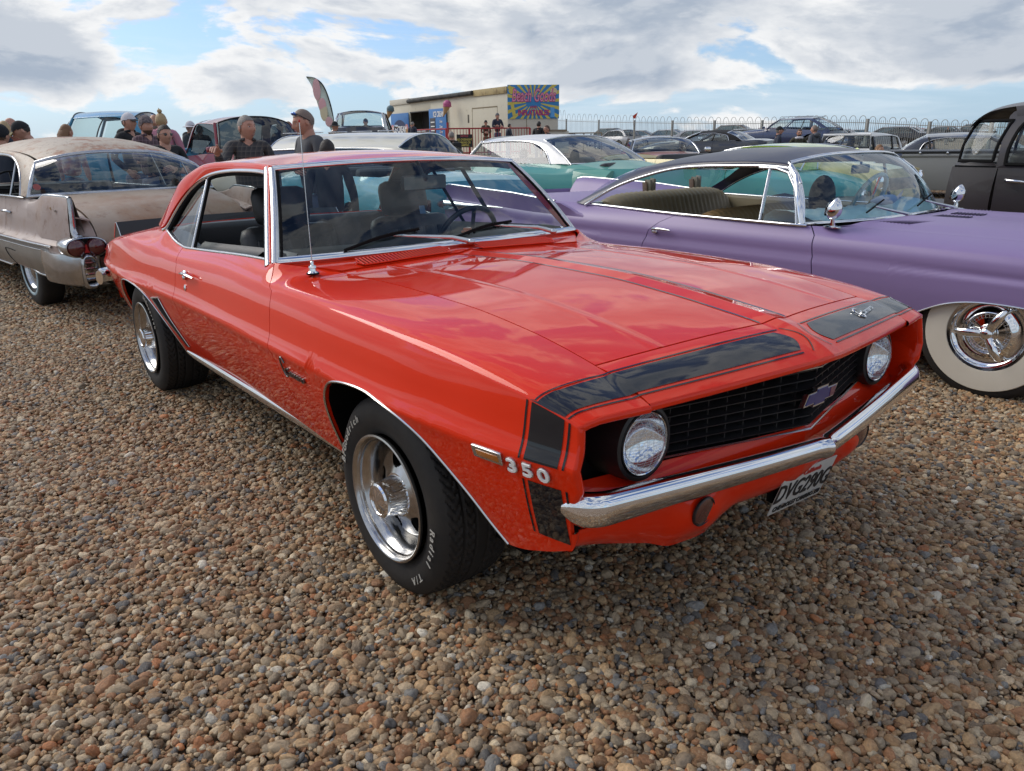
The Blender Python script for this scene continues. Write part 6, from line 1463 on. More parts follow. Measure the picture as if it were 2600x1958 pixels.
    bl_ = [(x, -sd_*(float(CC_.iy(x))+0.008), float(CC_.iz(x))+0.005) for x in np.linspace(-0.9, -3.72, 26)]; strip(bl_, 0.022, [(0, -sd_*0.5, 0.9)]*26, 0.006).build("belt_moulding", CHROMEOLD, CC_.o, smooth=50)
    # script badge on the fin
    sb_ = MB(); sb_.box((-4.54, -sd_*0.898, 0.955), (0.05, 0.006, 0.022), rot(ay=0.3)).box((-4.55, -sd_*0.898, 0.955), (0.055, 0.005, 0.006)); sb_.build("fin_emblem", mat("gilt_badge", (0.45, 0.30, 0.08), 0.25, 1.0), CC_.o, smooth=0)
    V, F = text("60 Special", 0.032, 0.002, 0.3, 0.0006); Rm = np.stack([np.array((-1.0, 0, 0))*(-1 if sd_ == 1 else 1)*1.0, np.array((0, 0, 1.0)), np.array((0, -sd_*1.0, 0))], 1)
    if np.linalg.det(Rm) < 0: Rm[:, 0] *= -1
    MB().add((V*[0.9, 0.9, 1]) @ Rm.T + np.array((-4.62, -sd_*0.893, 0.945)), F).build("fin_script", CHROMEOLD, CC_.o, smooth=0)
CC_.put(MB().grid(np.array([[(-4.955-0.03*(1-f*f), 0.70*f, z) for z in (0.35, 0.45, 0.56)] for f in np.linspace(-1, 1, 15)])), "bumper_bar", CHROMEOLD, 50)
CC_.put(MB().grid(np.array([[(-4.935-0.03*(1-f*f), 0.70*f, z) for z in (0.55, 0.60)] for f in np.linspace(-1, 1, 15)])), "tail_panel", BLACKM, 50)
CC_.put(MB().box((-4.965, 0.42, 0.63), (0.03, 0.36, 0.11), ch=0.01), "number_plate_frame", CHROMEOLD)
CC_.put(MB().box((-4.983, 0.42, 0.63), (0.004, 0.33, 0.085)), "number_plate", mat("dark_mesh", (0.03, 0.03, 0.03), 0.5))
CC_.cap(0.95, 0.06, "nose_panel", crown=0.02, flip=True)
CC_.roof([(-3.75, 1.42), (-3.4, 1.515), (-2.9, 1.565), (-2.2, 1.575), (-1.6, 1.54), (-1.4, 1.47)], [(-3.75, 0.66), (-3.0, 0.70), (-2.2, 0.72), (-1.4, 0.71)], [(-3.65, 1.335), (-3.4, 1.395), (-2.9, 1.435), (-2.2, 1.45), (-1.42, 1.42)], -1.42, -1.36, -3.62, -3.72)
CC_.sail([(-1.45, -0.75, 1.38), (-1.9, -0.755, 1.405), (-2.6, -0.76, 1.405), (-3.1, -0.765, 1.385), (-3.38, -0.79, 1.30), (-3.55, -0.835, 1.17), (-3.60, -0.875, 1.03)],
         [(-1.45, -0.715, 1.42), (-1.9, -0.722, 1.446), (-2.6, -0.722, 1.445), (-3.2, -0.712, 1.415), (-3.62, -0.70, 1.335), (-3.82, -0.80, 1.20), (-3.80, -0.885, 1.03)], trim=CHROMEOLD, tw=0.024, amp=0.012)
CC_.screen((-4.10, 1.055), (-3.86, 0.875, 1.035), (-3.74, 1.418), (-3.64, 0.715, 1.325), "rear_window", glass("dusty_rear_glass", (0.62, 0.70, 0.68), haze=0.22), CHROMEOLD, 0.036, pw=2.6, bow=0.05, ny=31)
CC_.screen((-0.80, 1.03), (-1.05, 0.84, 1.02), (-1.33, 1.45), (-1.42, 0.70, 1.42), "windscreen", GLASS, CHROMEOLD, 0.03, pw=3, bow=0.03)
for sd_ in (1, -1):
    CC_.put(MB().tube([(-2.55, -sd_*0.90, 1.02), (-2.56, -sd_*0.77, 1.39)], 0.010, 8), "window_divider", CHROMEOLD)
    CC_.put(MB().tube([(-3.34, -sd_*0.90, 1.02), (-3.32, -sd_*0.79, 1.33)], 0.009, 8), "window_divider", CHROMEOLD)
CC_.put(MB().box((-2.5, 0, 0.42), (2.6, 1.6, 0.04)), "cabin_floor", BLACKM, 0)
CC_.put(MB().box((-2.0, 0, 0.76), (0.16, 1.5, 0.44), rot(ay=R(12)), ch=0.05), "front_seat", mat("dark_green_seat", (0.03, 0.04, 0.038), 0.6)); CC_.put(MB().box((-3.25, 0, 0.80), (0.20, 1.5, 0.50), rot(ay=R(14)), ch=0.05), "rear_seat", mat("dark_green_seat", (0, 0, 0)))
CC_.put(MB().grid(np.array([[(x, y, 1.025) for x in (-3.4, -4.02)] for y in (-0.8, 0, 0.8)])), "parcel_shelf", mat("dark_green_seat", (0, 0, 0)))
CC_.put(MB().box((-1.05, 0, 0.95), (0.25, 1.6, 0.2), ch=0.05), "dashboard", BLACKP)
sq = empty("steering_wheel", (-1.42, 0.40, 1.02)); sq.parent = CC_.o; sq.rotation_euler = (0, R(-62), 0); MB().tube(np.stack([0.21*np.cos(an), 0.21*np.sin(an), 0*an], 1), 0.012, 8, closed=True).build("wheel_rim", BLACKP, sq)
MB().tube([(-0.2, 0, 0), (0, 0, -0.03), (0.2, 0, 0)], 0.010, 6).tube([(0, 0, -0.03), (0, 0.2, 0)], 0.010, 6).tube([(0, 0, -0.03), (0, -0.2, 0)], 0.010, 6).build("wheel_spokes", BLACKP, sq)
MB().disc((0, 0, 0), 0.032, frame(0, (0, 1, 0), (-1, 0, 0.6))[0]).xf(None, (-3.97, 0.82, 1.12)).build("window_sticker", mat("red_sticker", (0.32, 0.08, 0.07), 0.6), CC_.o)
cw = simple_wheel(0.365, 0.21, 0.200, CHROMEOLD, spokes=0, ww=(0.232, 0.262, mat("pale_blue_wall", (0.35, 0.46, 0.50), 0.6)))
CC_.wheels([0, -3.62], 0.83, 0.365, 0.21, cw, spin=0.3)
# ================================================================ people
CAMFWD = np.array([math.cos(YAW), math.sin(YAW)])
def hair_mat(name, col): return mat("hair_"+name, col, 0.6, bump=(90, 0.6, 3))
SKIN = {k: mat("skin_"+k, c, 0.5, noise=(20, 0.3, tuple(v*0.8 for v in c))) for k, c in dict(pink=(0.52, 0.27, 0.19), tan=(0.42, 0.22, 0.14), pale=(0.56, 0.34, 0.26)).items()}
HAIR = {k: hair_mat(k, c) for k, c in dict(grey=(0.22, 0.20, 0.18), dark=(0.02, 0.015, 0.012), brown=(0.09, 0.05, 0.03), blond=(0.42, 0.30, 0.16), ginger=(0.20, 0.10, 0.045), stubble=(0.20, 0.15, 0.12)).items()}
def plaid(name, base, l1, l2, sc=14):
    if name in MATS: return MATS[name]
    m = mat(name, base, 0.85); t = m.node_tree; n = t.nodes; l = t.links; b = n["Principled BSDF"]; tcn = n.new("ShaderNodeTexCoord"); sp = n.new("ShaderNodeSeparateXYZ"); l.new(tcn.outputs['Object'], sp.inputs[0])
    def band(sock, s, th):
        a = n.new("ShaderNodeMath"); a.operation = 'MULTIPLY'; l.new(sock, a.inputs[0]); a.inputs[1].default_value = s
        f = n.new("ShaderNodeMath"); f.operation = 'FRACT'; l.new(a.outputs[0], f.inputs[0]); g = n.new("ShaderNodeMath"); g.operation = 'LESS_THAN'; l.new(f.outputs[0], g.inputs[0]); g.inputs[1].default_value = th; return g.outputs[0]
    ad = n.new("ShaderNodeMath"); ad.operation = 'ADD'; l.new(sp.outputs[0], ad.inputs[0]); l.new(sp.outputs[1], ad.inputs[1]); cur = base
    for sock, s, th, c, k in ((ad.outputs[0], sc, 0.42, l1, 0.5), (sp.outputs[2], sc, 0.42, l1, 0.5), (ad.outputs[0], sc, 0.08, l2, 0.8), (sp.outputs[2], sc, 0.08, l2, 0.8)):
        q = band(sock, s, th); kk = n.new("ShaderNodeMath"); kk.operation = 'MULTIPLY'; l.new(q, kk.inputs[0]); kk.inputs[1].default_value = k
        mx = n.new("ShaderNodeMix"); mx.data_type = 'RGBA'; l.new(kk.outputs[0], mx.inputs[0])
        if isinstance(cur, tuple): mx.inputs[6].default_value = (*cur, 1)
        else: l.new(cur, mx.inputs[6])
        mx.inputs[7].default_value = (*c, 1); cur = mx.outputs[2]
    l.new(cur, b.inputs['Base Color']); return m
def skin_mesh(name, verts, edges, radii, m, sub=2, root=0, extra=None):
    me = bpy.data.meshes.new(name); me.from_pydata([tuple(v) for v in verts], edges, []); o = bpy.data.objects.new(name, me); COL.objects.link(o)
    md = o.modifiers.new("skin", 'SKIN'); md.use_smooth_shade = True; sv = me.skin_vertices[0].data
    for i, r_ in enumerate(radii): sv[i].radius = (r_, r_) if np.isscalar(r_) else r_; sv[i].use_root = (i == root)
    o.modifiers.new("sub", 'SUBSURF').levels = sub
    dg = bpy.context.evaluated_depsgraph_get(); ev = o.evaluated_get(dg); em = bpy.data.meshes.new_from_object(ev, depsgraph=dg); V = np.array([v.co[:] for v in em.vertices]).reshape(-1, 3); F = [tuple(p.vertices) for p in em.polygons]
    bpy.data.objects.remove(o); bpy.data.meshes.remove(me); bpy.data.meshes.remove(em)
    return V, F
def head_grid(n=44, k=34, jaw=0.30, nose=1.15):
    th = np.linspace(0.02, math.pi-0.02, k); an = np.linspace(0, 2*math.pi, n, endpoint=False); an = an-0.62*np.sin(an); G = []
    for t in th:
        row = []
        for a in an:
            cx, cy, cz = math.sin(t)*math.cos(a), math.sin(t)*math.sin(a), math.cos(t); z = cz*0.118
            jw = max(0, -cz); x = cx*0.098*(1-0.10*jw if cx > 0 else 1-0.45*jw); y = cy*0.078*(1-jaw*jw)
            f = max(cx, 0)**2
            g = lambda y0, z0, sy, sz: math.exp(-((y-y0)/sy)**2-((z-z0)/sz)**2)
            x += f*(0.026*nose*g(0, -0.018, 0.013, 0.020)+0.012*nose*g(0, 0.008, 0.009, 0.022)+0.008*g(0, 0.034, 0.05, 0.012)-0.011*(g(0.031, 0.012, 0.014, 0.011)+g(-0.031, 0.012, 0.014, 0.011))+0.008*g(0, -0.062, 0.022, 0.007)-0.006*g(0, -0.070, 0.022, 0.004)+0.008*g(0, -0.076, 0.02, 0.006)+0.012*g(0, -0.102, 0.024, 0.016)+0.006*(g(0.045, -0.02, 0.02, 0.02)+g(-0.045, -0.02, 0.02, 0.02)))
            row.append((x+0.004, y, z))
        G.append(row)
    return np.array(G)
HG = head_grid()
def hand(mb, w_, d, up, size=1.0, point=False, m=0):
    """palm and five fingers; w_ wrist, d direction, up back-of-hand normal"""
    d = np.array(d, float); d /= np.linalg.norm(d); up = np.array(up, float); up -= d*(up@d); up /= np.linalg.norm(up); sx = np.cross(d, up); w_ = np.array(w_)
    mb.tube([w_-d*0.02*size, w_+d*0.03*size, w_+d*0.075*size, w_+d*0.095*size], np.array([0.026, 0.036, 0.040, 0.030])*size, 10, flat=(0.50, 1.05), up=up, m=m)
    for i, (o, ln) in enumerate(((-0.030, 0.060), (-0.010, 0.075), (0.011, 0.070), (0.030, 0.055))):
        b = w_+d*0.085*size+sx*o*size; c = 0.85 if not (point and i == 0) else 0.05; P = [b]; dd = d.copy(); ang = c*0.75
        for s_ in range(3):
            dd = dd*math.cos(ang)-up*math.sin(ang); u2 = up*math.cos(ang)+P[0]*0; up_ = np.cross(sx, dd); P.append(P[-1]+dd*ln*size/2.6); 
        mb.tube(P, np.array([0.0092, 0.0088, 0.008, 0.0065])*size, 7, m=m)
    b = w_+d*0.035*size-sx*0.032*size; t = d*0.7-sx*0.6-up*0.3; t /= np.linalg.norm(t); mb.tube([b, b+t*0.035*size, b+(t*0.6+d*0.4)*0.062*size], np.array([0.013, 0.011, 0.008])*size, 7, m=m)
def person(label, px, d, ytop=None, H=None, face=0.0, top="jacket", topm=None, legm=None, skin="pink", hair="brown", style="short", hat=None, hatm=None, pose="down", headturn=0.0, nod=0.0, group=None, glasses=None, beard=None, xy=None, z0=None, sub=1, lean=0.0, stout=1.0, extras=()):
    """face: heading in degrees relative to looking straight at the camera (0), + is to the picture's right"""
    xy = at(px, d) if xy is None else xy; zg = float(hgt(*xy)) if z0 is None else z0
    if H is None:
        hor = 363+(1300-px)*math.tan(R(0.838)); H = CAMP[2]+(hor-ytop)*d/VSC-zg
    rz = YAW+math.pi+R(face)
    o = empty("person", (xy[0], xy[1], zg-0.01), rz, label, "person", group); S = H/1.75
    topm = topm or mat("dark_jacket", (0.02, 0.02, 0.025), 0.8); legm = legm or mat("blue_jeans", (0.05, 0.07, 0.13), 0.85)
    w = stout; ln_ = lean
    sh = 0.175; Z = dict(pel=0.93, wai=1.08, che=1.25, uc=1.38, nk=1.49, hd=1.585)
    xl = lambda z: ln_*(z-0.93)
    if pose == "down": EL = [(0.0, 0.25, 1.14), (0.0, -0.25, 1.14)]; WR = [(0.05, 0.25, 0.90), (0.05, -0.25, 0.90)]
    elif pose == "pocket": EL = [(-0.06, 0.29, 1.14), (-0.06, -0.29, 1.14)]; WR = [(0.08, 0.20, 0.97), (0.08, -0.20, 0.97)]
    elif pose == "fold": EL = [(0.06, 0.25, 1.15), (0.06, -0.25, 1.15)]; WR = [(0.22, -0.04, 1.20), (0.20, 0.04, 1.17)]
    elif pose == "point": EL = [(0.0, 0.25, 1.14), (0.22, -0.30, 1.22)]; WR = [(0.05, 0.25, 0.90), (0.42, -0.36, 1.36)]
    elif pose == "hold": EL = [(0.05, 0.25, 1.15), (0.05, -0.25, 1.15)]; WR = [(0.26, 0.08, 1.13), (0.26, -0.08, 1.13)]
    else: EL, WR = pose
    sit = style == "sit"
    LE = [0, 0, 0]; hip = 0.09
    v = [(xl(0.93), 0, 0.93), (xl(1.08), 0, 1.08), (xl(1.25), 0, 1.25), (xl(1.38), 0, 1.38), (xl(1.47), 0, 1.47)]; r_ = [(0.125*w, 0.16*w), (0.115*w, 0.15*w), (0.118*w, 0.165*w), (0.095, 0.13), (0.066, 0.075)]; e = [(0, 1), (1, 2), (2, 3), (3, 4)]
    for s_, (el, wr) in zip((1, -1), zip(EL, WR)):
        b = len(v); v += [(xl(1.42), s_*sh, 1.432), tuple(np.array(el)+(xl(el[2]), 0, 0)), tuple(np.array(wr)+(xl(wr[2]), 0, 0))]; r_ += [0.066, 0.050, 0.038]; e += [(3, b), (b, b+1), (b+1, b+2)]
    # lower hem
    V, F = skin_mesh("j", v, e, r_, None, sub); V = V*S
    MB().add(V, F).build("tshirt" if top == "tee" else "jacket", topm, o, smooth=70)
    if top != "tee":
        cl = MB().tube([(xl(1.46)-0.005+0.070*math.cos(a), 0.072*math.sin(a), 1.475+0.012*math.cos(a)) for a in np.linspace(0.5, 2*math.pi-0.5, 18)], 0.017, 7).xf(None, (0, 0, 0), (S, S, S)); cl.build("collar", topm, o)
    if top == "hood": MB().ell((-0.085+xl(1.45), 0, 1.45), (0.075, 0.12, 0.075), 14, 10).xf(None, (0, 0, 0), (S,)*3).build("hood", topm, o)
    # trousers and shoes
    v = [(0, 0, 0.95), (0, 0, 0.88)]; r_ = [(0.11*w, 0.15*w), (0.11*w, 0.15*w)]; e = [(0, 1)]
    for s_ in (1, -1):
        b = len(v); v += [(0, s_*hip, 0.82), (0.02, s_*0.10, 0.47), (-0.01, s_*0.11, 0.09)]; r_ += [0.088, 0.062, 0.055]; e += [(1, b), (b, b+1), (b+1, b+2)]
    V, F = skin_mesh("t", v, e, r_, None, 1); MB().add(V*S, F).build("trousers", legm, o, smooth=70)
    for s_ in (1, -1): MB().ell((0.05*S, s_*0.11*S, 0.045*S), (0.14*S, 0.05*S, 0.045*S), 12, 8).build("shoe", mat("dark_shoe", (0.03, 0.025, 0.02), 0.6), o)
    # body: neck, head, forearms and hands as one surface set
    hb = MB(); hc = np.array((xl(1.6)+0.016, 0, 1.590)); Rh = rot(az=R(headturn)) @ rot(ay=R(nod))
    hb.tube([(xl(1.40), 0, 1.40), (xl(1.50), 0, 1.50), hc+(-0.018, 0, -0.06)], [0.075, 0.058, 0.058], 12, cap=False)
    hb.grid((HG*[1, 1, 1.02]) @ Rh.T + hc, cv=True, flip=True)
    for s_ in (1, -1): hb.ell(np.array((-0.008, s_*0.079, -0.004)) @ Rh.T + hc, (0.018, 0.008, 0.030), 8, 6, Rm=Rh @ rot(az=s_*0.3))
    for s_, (el, wr) in zip((1, -1), zip(EL, WR)):
        el_, wr_ = np.array(el)+(xl(el[2]), 0, 0), np.array(wr)+(xl(wr[2]), 0, 0); dd = wr_-el_; hb.tube([el_, el_*0.5+wr_*0.5, wr_], [0.036, 0.034, 0.025], 8); hand(hb, wr_, dd, (0.2, s_, 0.3) if pose != "point" else (0.3, 0, 1), 1.0, point=(pose == "point" and s_ == -1))
    hb.xf(None, (0, 0, 0), (S,)*3); hb.build("body", SKIN[skin], o, smooth=60)
    HM = lambda mb: mb.xf(Rh, hc).xf(None, (0, 0, 0), (S,)*3)
    # hair
    def dome(k, lo, back, mx, nm, jag=0.0, top_=0.0):
        G = HG.copy(); out = []; nr, nc = G.shape[:2]; f = []
        C0 = np.array((0.0, 0, 0.0)); Q = C0+(G-C0)*k; Q[..., 2] += top_
        if jag: Q += jag*rng.normal(size=Q.shape)
        for i in range(nr-1):
            for j in range(nc):
                c = G[i, j]; lim = lo+(back-lo)*float(ss(0.06, -0.05, c[0]))
                if c[2] > lim: f.append((i*nc+j, i*nc+(j+1) % nc, (i+1)*nc+(j+1) % nc, (i+1)*nc+j)[::-1])
        return HM(MB().add(Q.reshape(-1, 3), f)).build(nm, mx, o, smooth=70)
    if style in ("short", "long", "pony", "bun"):
        dome(1.055, 0.068, -0.045, HAIR[hair], "hair", 0.0012)
        if style == "long": HM(MB().tube([(-0.03, 0, 0.03), (-0.075, 0, -0.04), (-0.085, 0, -0.12), (-0.075, 0, -0.17)], [0.075, 0.082, 0.075, 0.035], 12, flat=(0.75, 1.15), up=(1, 0, 0))).build("hair", HAIR[hair], o)
        if style == "pony": HM(MB().ell((-0.125, 0, -0.02), (0.045, 0.035, 0.05), 10, 8)).build("hair_knot", HAIR[hair], o)
        if style == "bun": HM(MB().ell((-0.02, 0, 0.145), (0.035, 0.035, 0.032), 10, 8).tube([(-0.02, 0, 0.15), (-0.01, 0.01, 0.19)], [0.015, 0.004], 6)).build("hair_bun", HAIR[hair], o)
    if style == "crop": dome(1.035, 0.070, -0.035, HAIR[hair], "hair", 0.0006)
    if hat == "cap":
        dome(1.12, 0.040, 0.025, hatm, "cap"); HM(MB().grid(np.array([[(0.085+0.085*t*math.cos(a*0.9)+0.01, 0.075*math.sin(a)*(1-0.05*t), 0.052-0.02*t-0.018*abs(math.sin(a))) for t in np.linspace(0, 1, 5)] for a in np.linspace(-1.25, 1.25, 13)])).grid(np.array([[(0.085+0.085*t*math.cos(a*0.9)+0.01, 0.075*math.sin(a)*(1-0.05*t), 0.048-0.02*t-0.018*abs(math.sin(a))) for t in np.linspace(0, 1, 5)] for a in np.linspace(-1.25, 1.25, 13)]), flip=True)).build("cap_peak", extras[0] if extras else hatm, o)
    if hat == "beanie": dome(1.14, 0.030, -0.020, hatm, "beanie", 0.0, 0.012)
    if hat == "bucket":
        dome(1.12, 0.045, 0.03, hatm, "sun_hat", 0.0, 0.015); HM(MB().lathe([(0.095, 0.05), (0.15, 0.025), (0.15, 0.021), (0.095, 0.045)], 24, c=(0, 0, 0.0))).build("hat_brim", hatm, o)
    if hat == "hoodup": dome(1.25, 0.085, -0.09, hatm, "hood_up", 0.0, 0.0)
    if beard: 
        G = HG; nc = G.shape[1]; f = [(i*nc+j, i*nc+(j+1) % nc, (i+1)*nc+(j+1) % nc, (i+1)*nc+j)[::-1] for i in range(G.shape[0]-1) for j in range(nc) if G[i, j][2] < -0.045 and G[i, j][0] > 0.0]
        HM(MB().add((G*1.05).reshape(-1, 3), f)).build("beard", HAIR[beard], o)
    if glasses:
        gm = MB()
        for s_ in (1, -1): gm.ell((0.092, s_*0.031, 0.010), (0.006, 0.025, 0.017), 14, 8)
        HM(gm).build("sunglasses", mat("dark_lenses", (0.01, 0.01, 0.012), 0.1, coat=1), o) if glasses == "dark" else None
        fr_ = MB()
        for s_ in (1, -1): fr_.tube([(0.094, s_*0.006, 0.018), (0.094, s_*0.055, 0.022), (0.085, s_*0.070, 0.018), (0.0, s_*0.082, 0.012)], 0.0028, 5)
        HM(fr_).build("glasses_frame", BLACKP, o)
    elif sub > 1:
        for s_ in (1, -1):
            HM(MB().ell((0.078, s_*0.031, 0.012), (0.012, 0.013, 0.0085), 12, 8)).build("eye", mat("eye_white", (0.55, 0.50, 0.47), 0.3), o); HM(MB().ell((0.0872, s_*0.031, 0.012), (0.0045, 0.0055, 0.0055), 10, 6)).build("iris", mat("iris_dark", (0.03, 0.025, 0.02), 0.2), o)
            HM(MB().tube([(0.097, s_*0.016, 0.034), (0.094, s_*0.036, 0.039), (0.082, s_*0.052, 0.033)], 0.0035, 6, flat=(0.5, 1.2))).build("eyebrow", HAIR["stubble"], o)
        HM(MB().tube([(0.085, -0.022, -0.068), (0.0945, 0, -0.066), (0.085, 0.022, -0.068)], 0.0045, 6, flat=(0.6, 1))).build("lips", mat("lips", (0.36, 0.14, 0.11), 0.5), o)
    o["_S"] = S; PEOPLE.append((o, hc, Rh, S)); return o
PEOPLE = []
BLK = mat("black_fabric", (0.014, 0.014, 0.016), 0.85); NAVY = mat("navy_jacket", (0.020, 0.026, 0.045), 0.8, noise=(8, 0.4, (0.03, 0.04, 0.07))); GREYT = mat("charcoal_tshirt", (0.075, 0.078, 0.085), 0.85, noise=(10, 0.3, (0.055, 0.055, 0.06)), bump=(12, 0.4))
OLIVE = mat("olive_jacket", (0.055, 0.05, 0.03), 0.85); KHAKI = mat("khaki_trousers", (0.16, 0.12, 0.07), 0.85); WHT = mat("white_cloth", (0.62, 0.60, 0.62), 0.85, noise=(9, 0.4, (0.5, 0.49, 0.52))); RUSTC = mat("rust_cloth", (0.22, 0.07, 0.045), 0.85); PINKC = mat("pink_cloth", (0.42, 0.18, 0.24), 0.85); GREYV = mat("grey_vest", (0.085, 0.09, 0.105), 0.85); BLUEJ = mat("denim_blue_jacket", (0.035, 0.07, 0.16), 0.85); TANC = mat("tan_coat", (0.27, 0.20, 0.13), 0.85, bump=(10, 0.5))
PL1 = plaid("dark_plaid_shirt", (0.040, 0.040, 0.044), (0.075, 0.068, 0.065), (0.15, 0.13, 0.11), 22); PL2 = plaid("maroon_plaid_jacket", (0.10, 0.055, 0.065), (0.045, 0.03, 0.035), (0.32, 0.20, 0.22), 18)
m1 = person("grey-haired man in a dark plaid shirt pointing, standing behind the red coupe's roof", 637, 7.7, 283, face=28, topm=PL1, skin="pink", hair="grey", style="short", pose="point", headturn=30, nod=-2, sub=2, stout=1.1)
m2 = person("man in a grey t-shirt with blue sunglasses pushed up on his cropped head", 808, 7.5, 266, face=-50, top="tee", topm=GREYT, skin="pink", hair="stubble", style="crop", pose="fold", headturn=-14, nod=16, sub=2, lean=0.12, stout=1.12)
o_, hc_, Rh_, S_ = PEOPLE[-1]; sg = MB()
for s_ in (1, -1): sg.ell((0.070, s_*0.031, 0.098), (0.022, 0.026, 0.014), 12, 8, Rm=rot(ay=R(-50))); 
sg.xf(Rh_, hc_).xf(None, (0, 0, 0), (S_,)*3).build("sunglasses", mat("blue_mirror_lens", (0.05, 0.16, 0.55), 0.1, 0.8, coat=1), o_)
sa = MB()
for s_ in (1, -1): sa.tube([(0.06, s_*0.062, 0.095), (0.02, s_*0.083, 0.055), (-0.035, s_*0.084, 0.005)], 0.0035, 6)
sa.xf(Rh_, hc_).xf(None, (0, 0, 0), (S_,)*3).build("glasses_frame", BLACKP, o_)
person("dark-haired boy seen from behind, in front of the man in grey", 834, 6.9, 343, face=178, topm=BLK, hair="dark", style="short", skin="pink", pose="down")
person("person in a dark raised hood at the left edge of the picture", 4, 11, 285, face=60, topm=NAVY, hat="hoodup", hatm=NAVY, style="none", pose="hold")
m3 = person("person in a black woolly hat with white lettering, back to the camera", 22, 9.6, 311, face=172, topm=NAVY, hat="beanie", hatm=mat("black_knit", (0.012, 0.013, 0.017), 0.9, bump=(150, 0.6)), style="short", hair="brown", pose="down")
o_, hc_, Rh_, S_ = PEOPLE[-1]; V, F = text("Snap-on", 0.036, 0.001, 0.2, 0.0008); Q = []
for x, y, z in V:
    a = math.pi + x/0.105; Q.append((0.113*math.cos(a)+0.0, 0.096*math.sin(a), y*1.0-0.004+z))
MB().add(Q, F).xf(Rh_, hc_).xf(None, (0, 0, 0), (S_,)*3).build("hat_lettering", WHITEP, o_, smooth=0)
person("blonde woman in a rust-coloured top behind the rusty saloon", 36, 13, 301, face=200, topm=RUSTC, hair="blond", style="long", skin="pale")
person("bald man in a white long-sleeved shirt looking down", 74, 16, 294, face=-75, topm=WHT, style="none", nod=22, lean=0.15, pose="hold", skin="pink")
person("man in a black cap with a yellow-edged peak bending over behind the rusty roof", 130, 10, 299, face=-62, topm=BLK, hat="cap", hatm=BLK, hair="dark", style="crop", nod=28, lean=0.30, pose="hold", extras=(mat("yellow_camo_peak", (0.30, 0.26, 0.09), 0.8, noise=(40, 1, (0.02, 0.02, 0.02))),))
person("woman with curly ginger hair and a white and red top, back to the camera", 186, 12, 309, face=165, topm=mat("white_red_top", (0.55, 0.50, 0.52), 0.85, noise=(7, 0.9, (0.35, 0.03, 0.05))), hair="ginger", style="long")
person("young man in a white mesh cap and black hoodie facing right", 345, 11.5, 281, face=72, top="hood", topm=BLK, hat="cap", hatm=WHT, hair="brown", style="short", pose="pocket", extras=(BLK,))
o8 = person("moustached man in a dark woolly hat and maroon plaid jacket", 387, 11, 290, face=60, topm=PL2, hat="beanie", hatm=mat("patterned_knit", (0.04, 0.035, 0.04), 0.9, noise=(35, 1.0, (0.25, 0.20, 0.20))), hair="brown", style="short", skin="pink", beard="brown", pose="fold")
person("bald man with a grey beard standing behind the group", 413, 14, 286, face=5, topm=NAVY, style="none", beard="grey", skin="tan", headturn=10)
person("child with a blond top-knot held up in a pink top", 428, 13, 281, face=190, topm=PINKC, hair="blond", style="bun", skin="pale")
person("woman in sunglasses and a black top with tied dark hair", 430, 9.2, 309, face=52, topm=BLK, top="tee", hair="dark", style="pony", skin="pink", glasses="dark", pose="fold")
person("man in a white sun hat and dark hooded jacket", 497, 17, 306, face=70, top="hood", topm=mat("charcoal_hoodie", (0.04, 0.045, 0.05), 0.85), hat="bucket", hatm=WHT, style="none", pose="fold")
person("man in a navy jacket turned away beside the red pickup", 521, 20, 315, face=200, topm=NAVY, hair="dark", style="short")
person("man in a green cap behind the white estate", 722, 20, 309, face=30, topm=OLIVE, hat="cap", hatm=OLIVE, hair="grey", style="short")
person("man in sunglasses and a navy jacket with swept-back hair", 742, 17.5, 305, face=45, topm=NAVY, hair="ginger", style="short", glasses="dark", pose="hold")
person("grey-haired person in profile at the end of the red pickup", 762, 22, 311, face=70, topm=GREYV, hair="grey", style="short")
person("person in a broad black hat beside the feather flag", 858, 22, 308, face=150, topm=BLK, hat="bucket", hatm=BLK, style="none")
person("person in a black cap seen over the black car roof", 936, 27, 300, face=20, topm=BLK, hat="cap", hatm=BLK, style="short")
person("grey-haired customer at the ice cream hatch", 1052, 33.5, 309, face=150, topm=NAVY, hair="grey", style="crop")
person("balding man in black carrying a backpack by the railing", 1149, 19, 331, face=-140, topm=BLK, hair="grey", style="crop", pose="hold")
o_ = PEOPLE[-1][0]; S_ = PEOPLE[-1][3]; MB().box((-0.20*S_, 0, 1.22*S_), (0.16*S_, 0.30*S_, 0.42*S_), ch=0.05).build("backpack", BLK, o_)
person("man in an olive jacket and sunglasses leaning at the kiosk wall", 1235, 35, 306, face=8, topm=OLIVE, hat="beanie", hatm=BLK, style="none", glasses="dark", pose="hold", legm=KHAKI)
person("man in a grey woolly hat and navy coat against the kiosk corner", 1264, 36, 288, face=25, topm=NAVY, hat="beanie", hatm=mat("grey_knit", (0.12, 0.12, 0.12), 0.9), style="none", pose="fold")
person("dark-haired man in a navy jacket leaning on the red railing", 1289, 31, 314, face=120, topm=NAVY, hair="dark", style="short", pose="hold", lean=0.15)
person("short-haired man in a black jacket facing the beach goods sign", 1367, 26, 307, face=150, topm=BLK, hair="dark", style="short")
person("man in glasses and a black jacket turning left beside the kiosk", 1389, 22, 316, face=-62, topm=BLK, hair="brown", style="short", glasses="clear", pose="pocket")
person("man in a black cap and navy jacket before the car park fence", 1968, 20, 319, face=80, topm=NAVY, hat="cap", hatm=BLK, hair="grey", style="short", pose="pocket")
person("bearded man in sunglasses and an olive coat with a fleece collar", 2020, 20.5, 326, face=-5, topm=OLIVE, hair="brown", style="short", glasses="dark", beard="brown", pose="pocket")
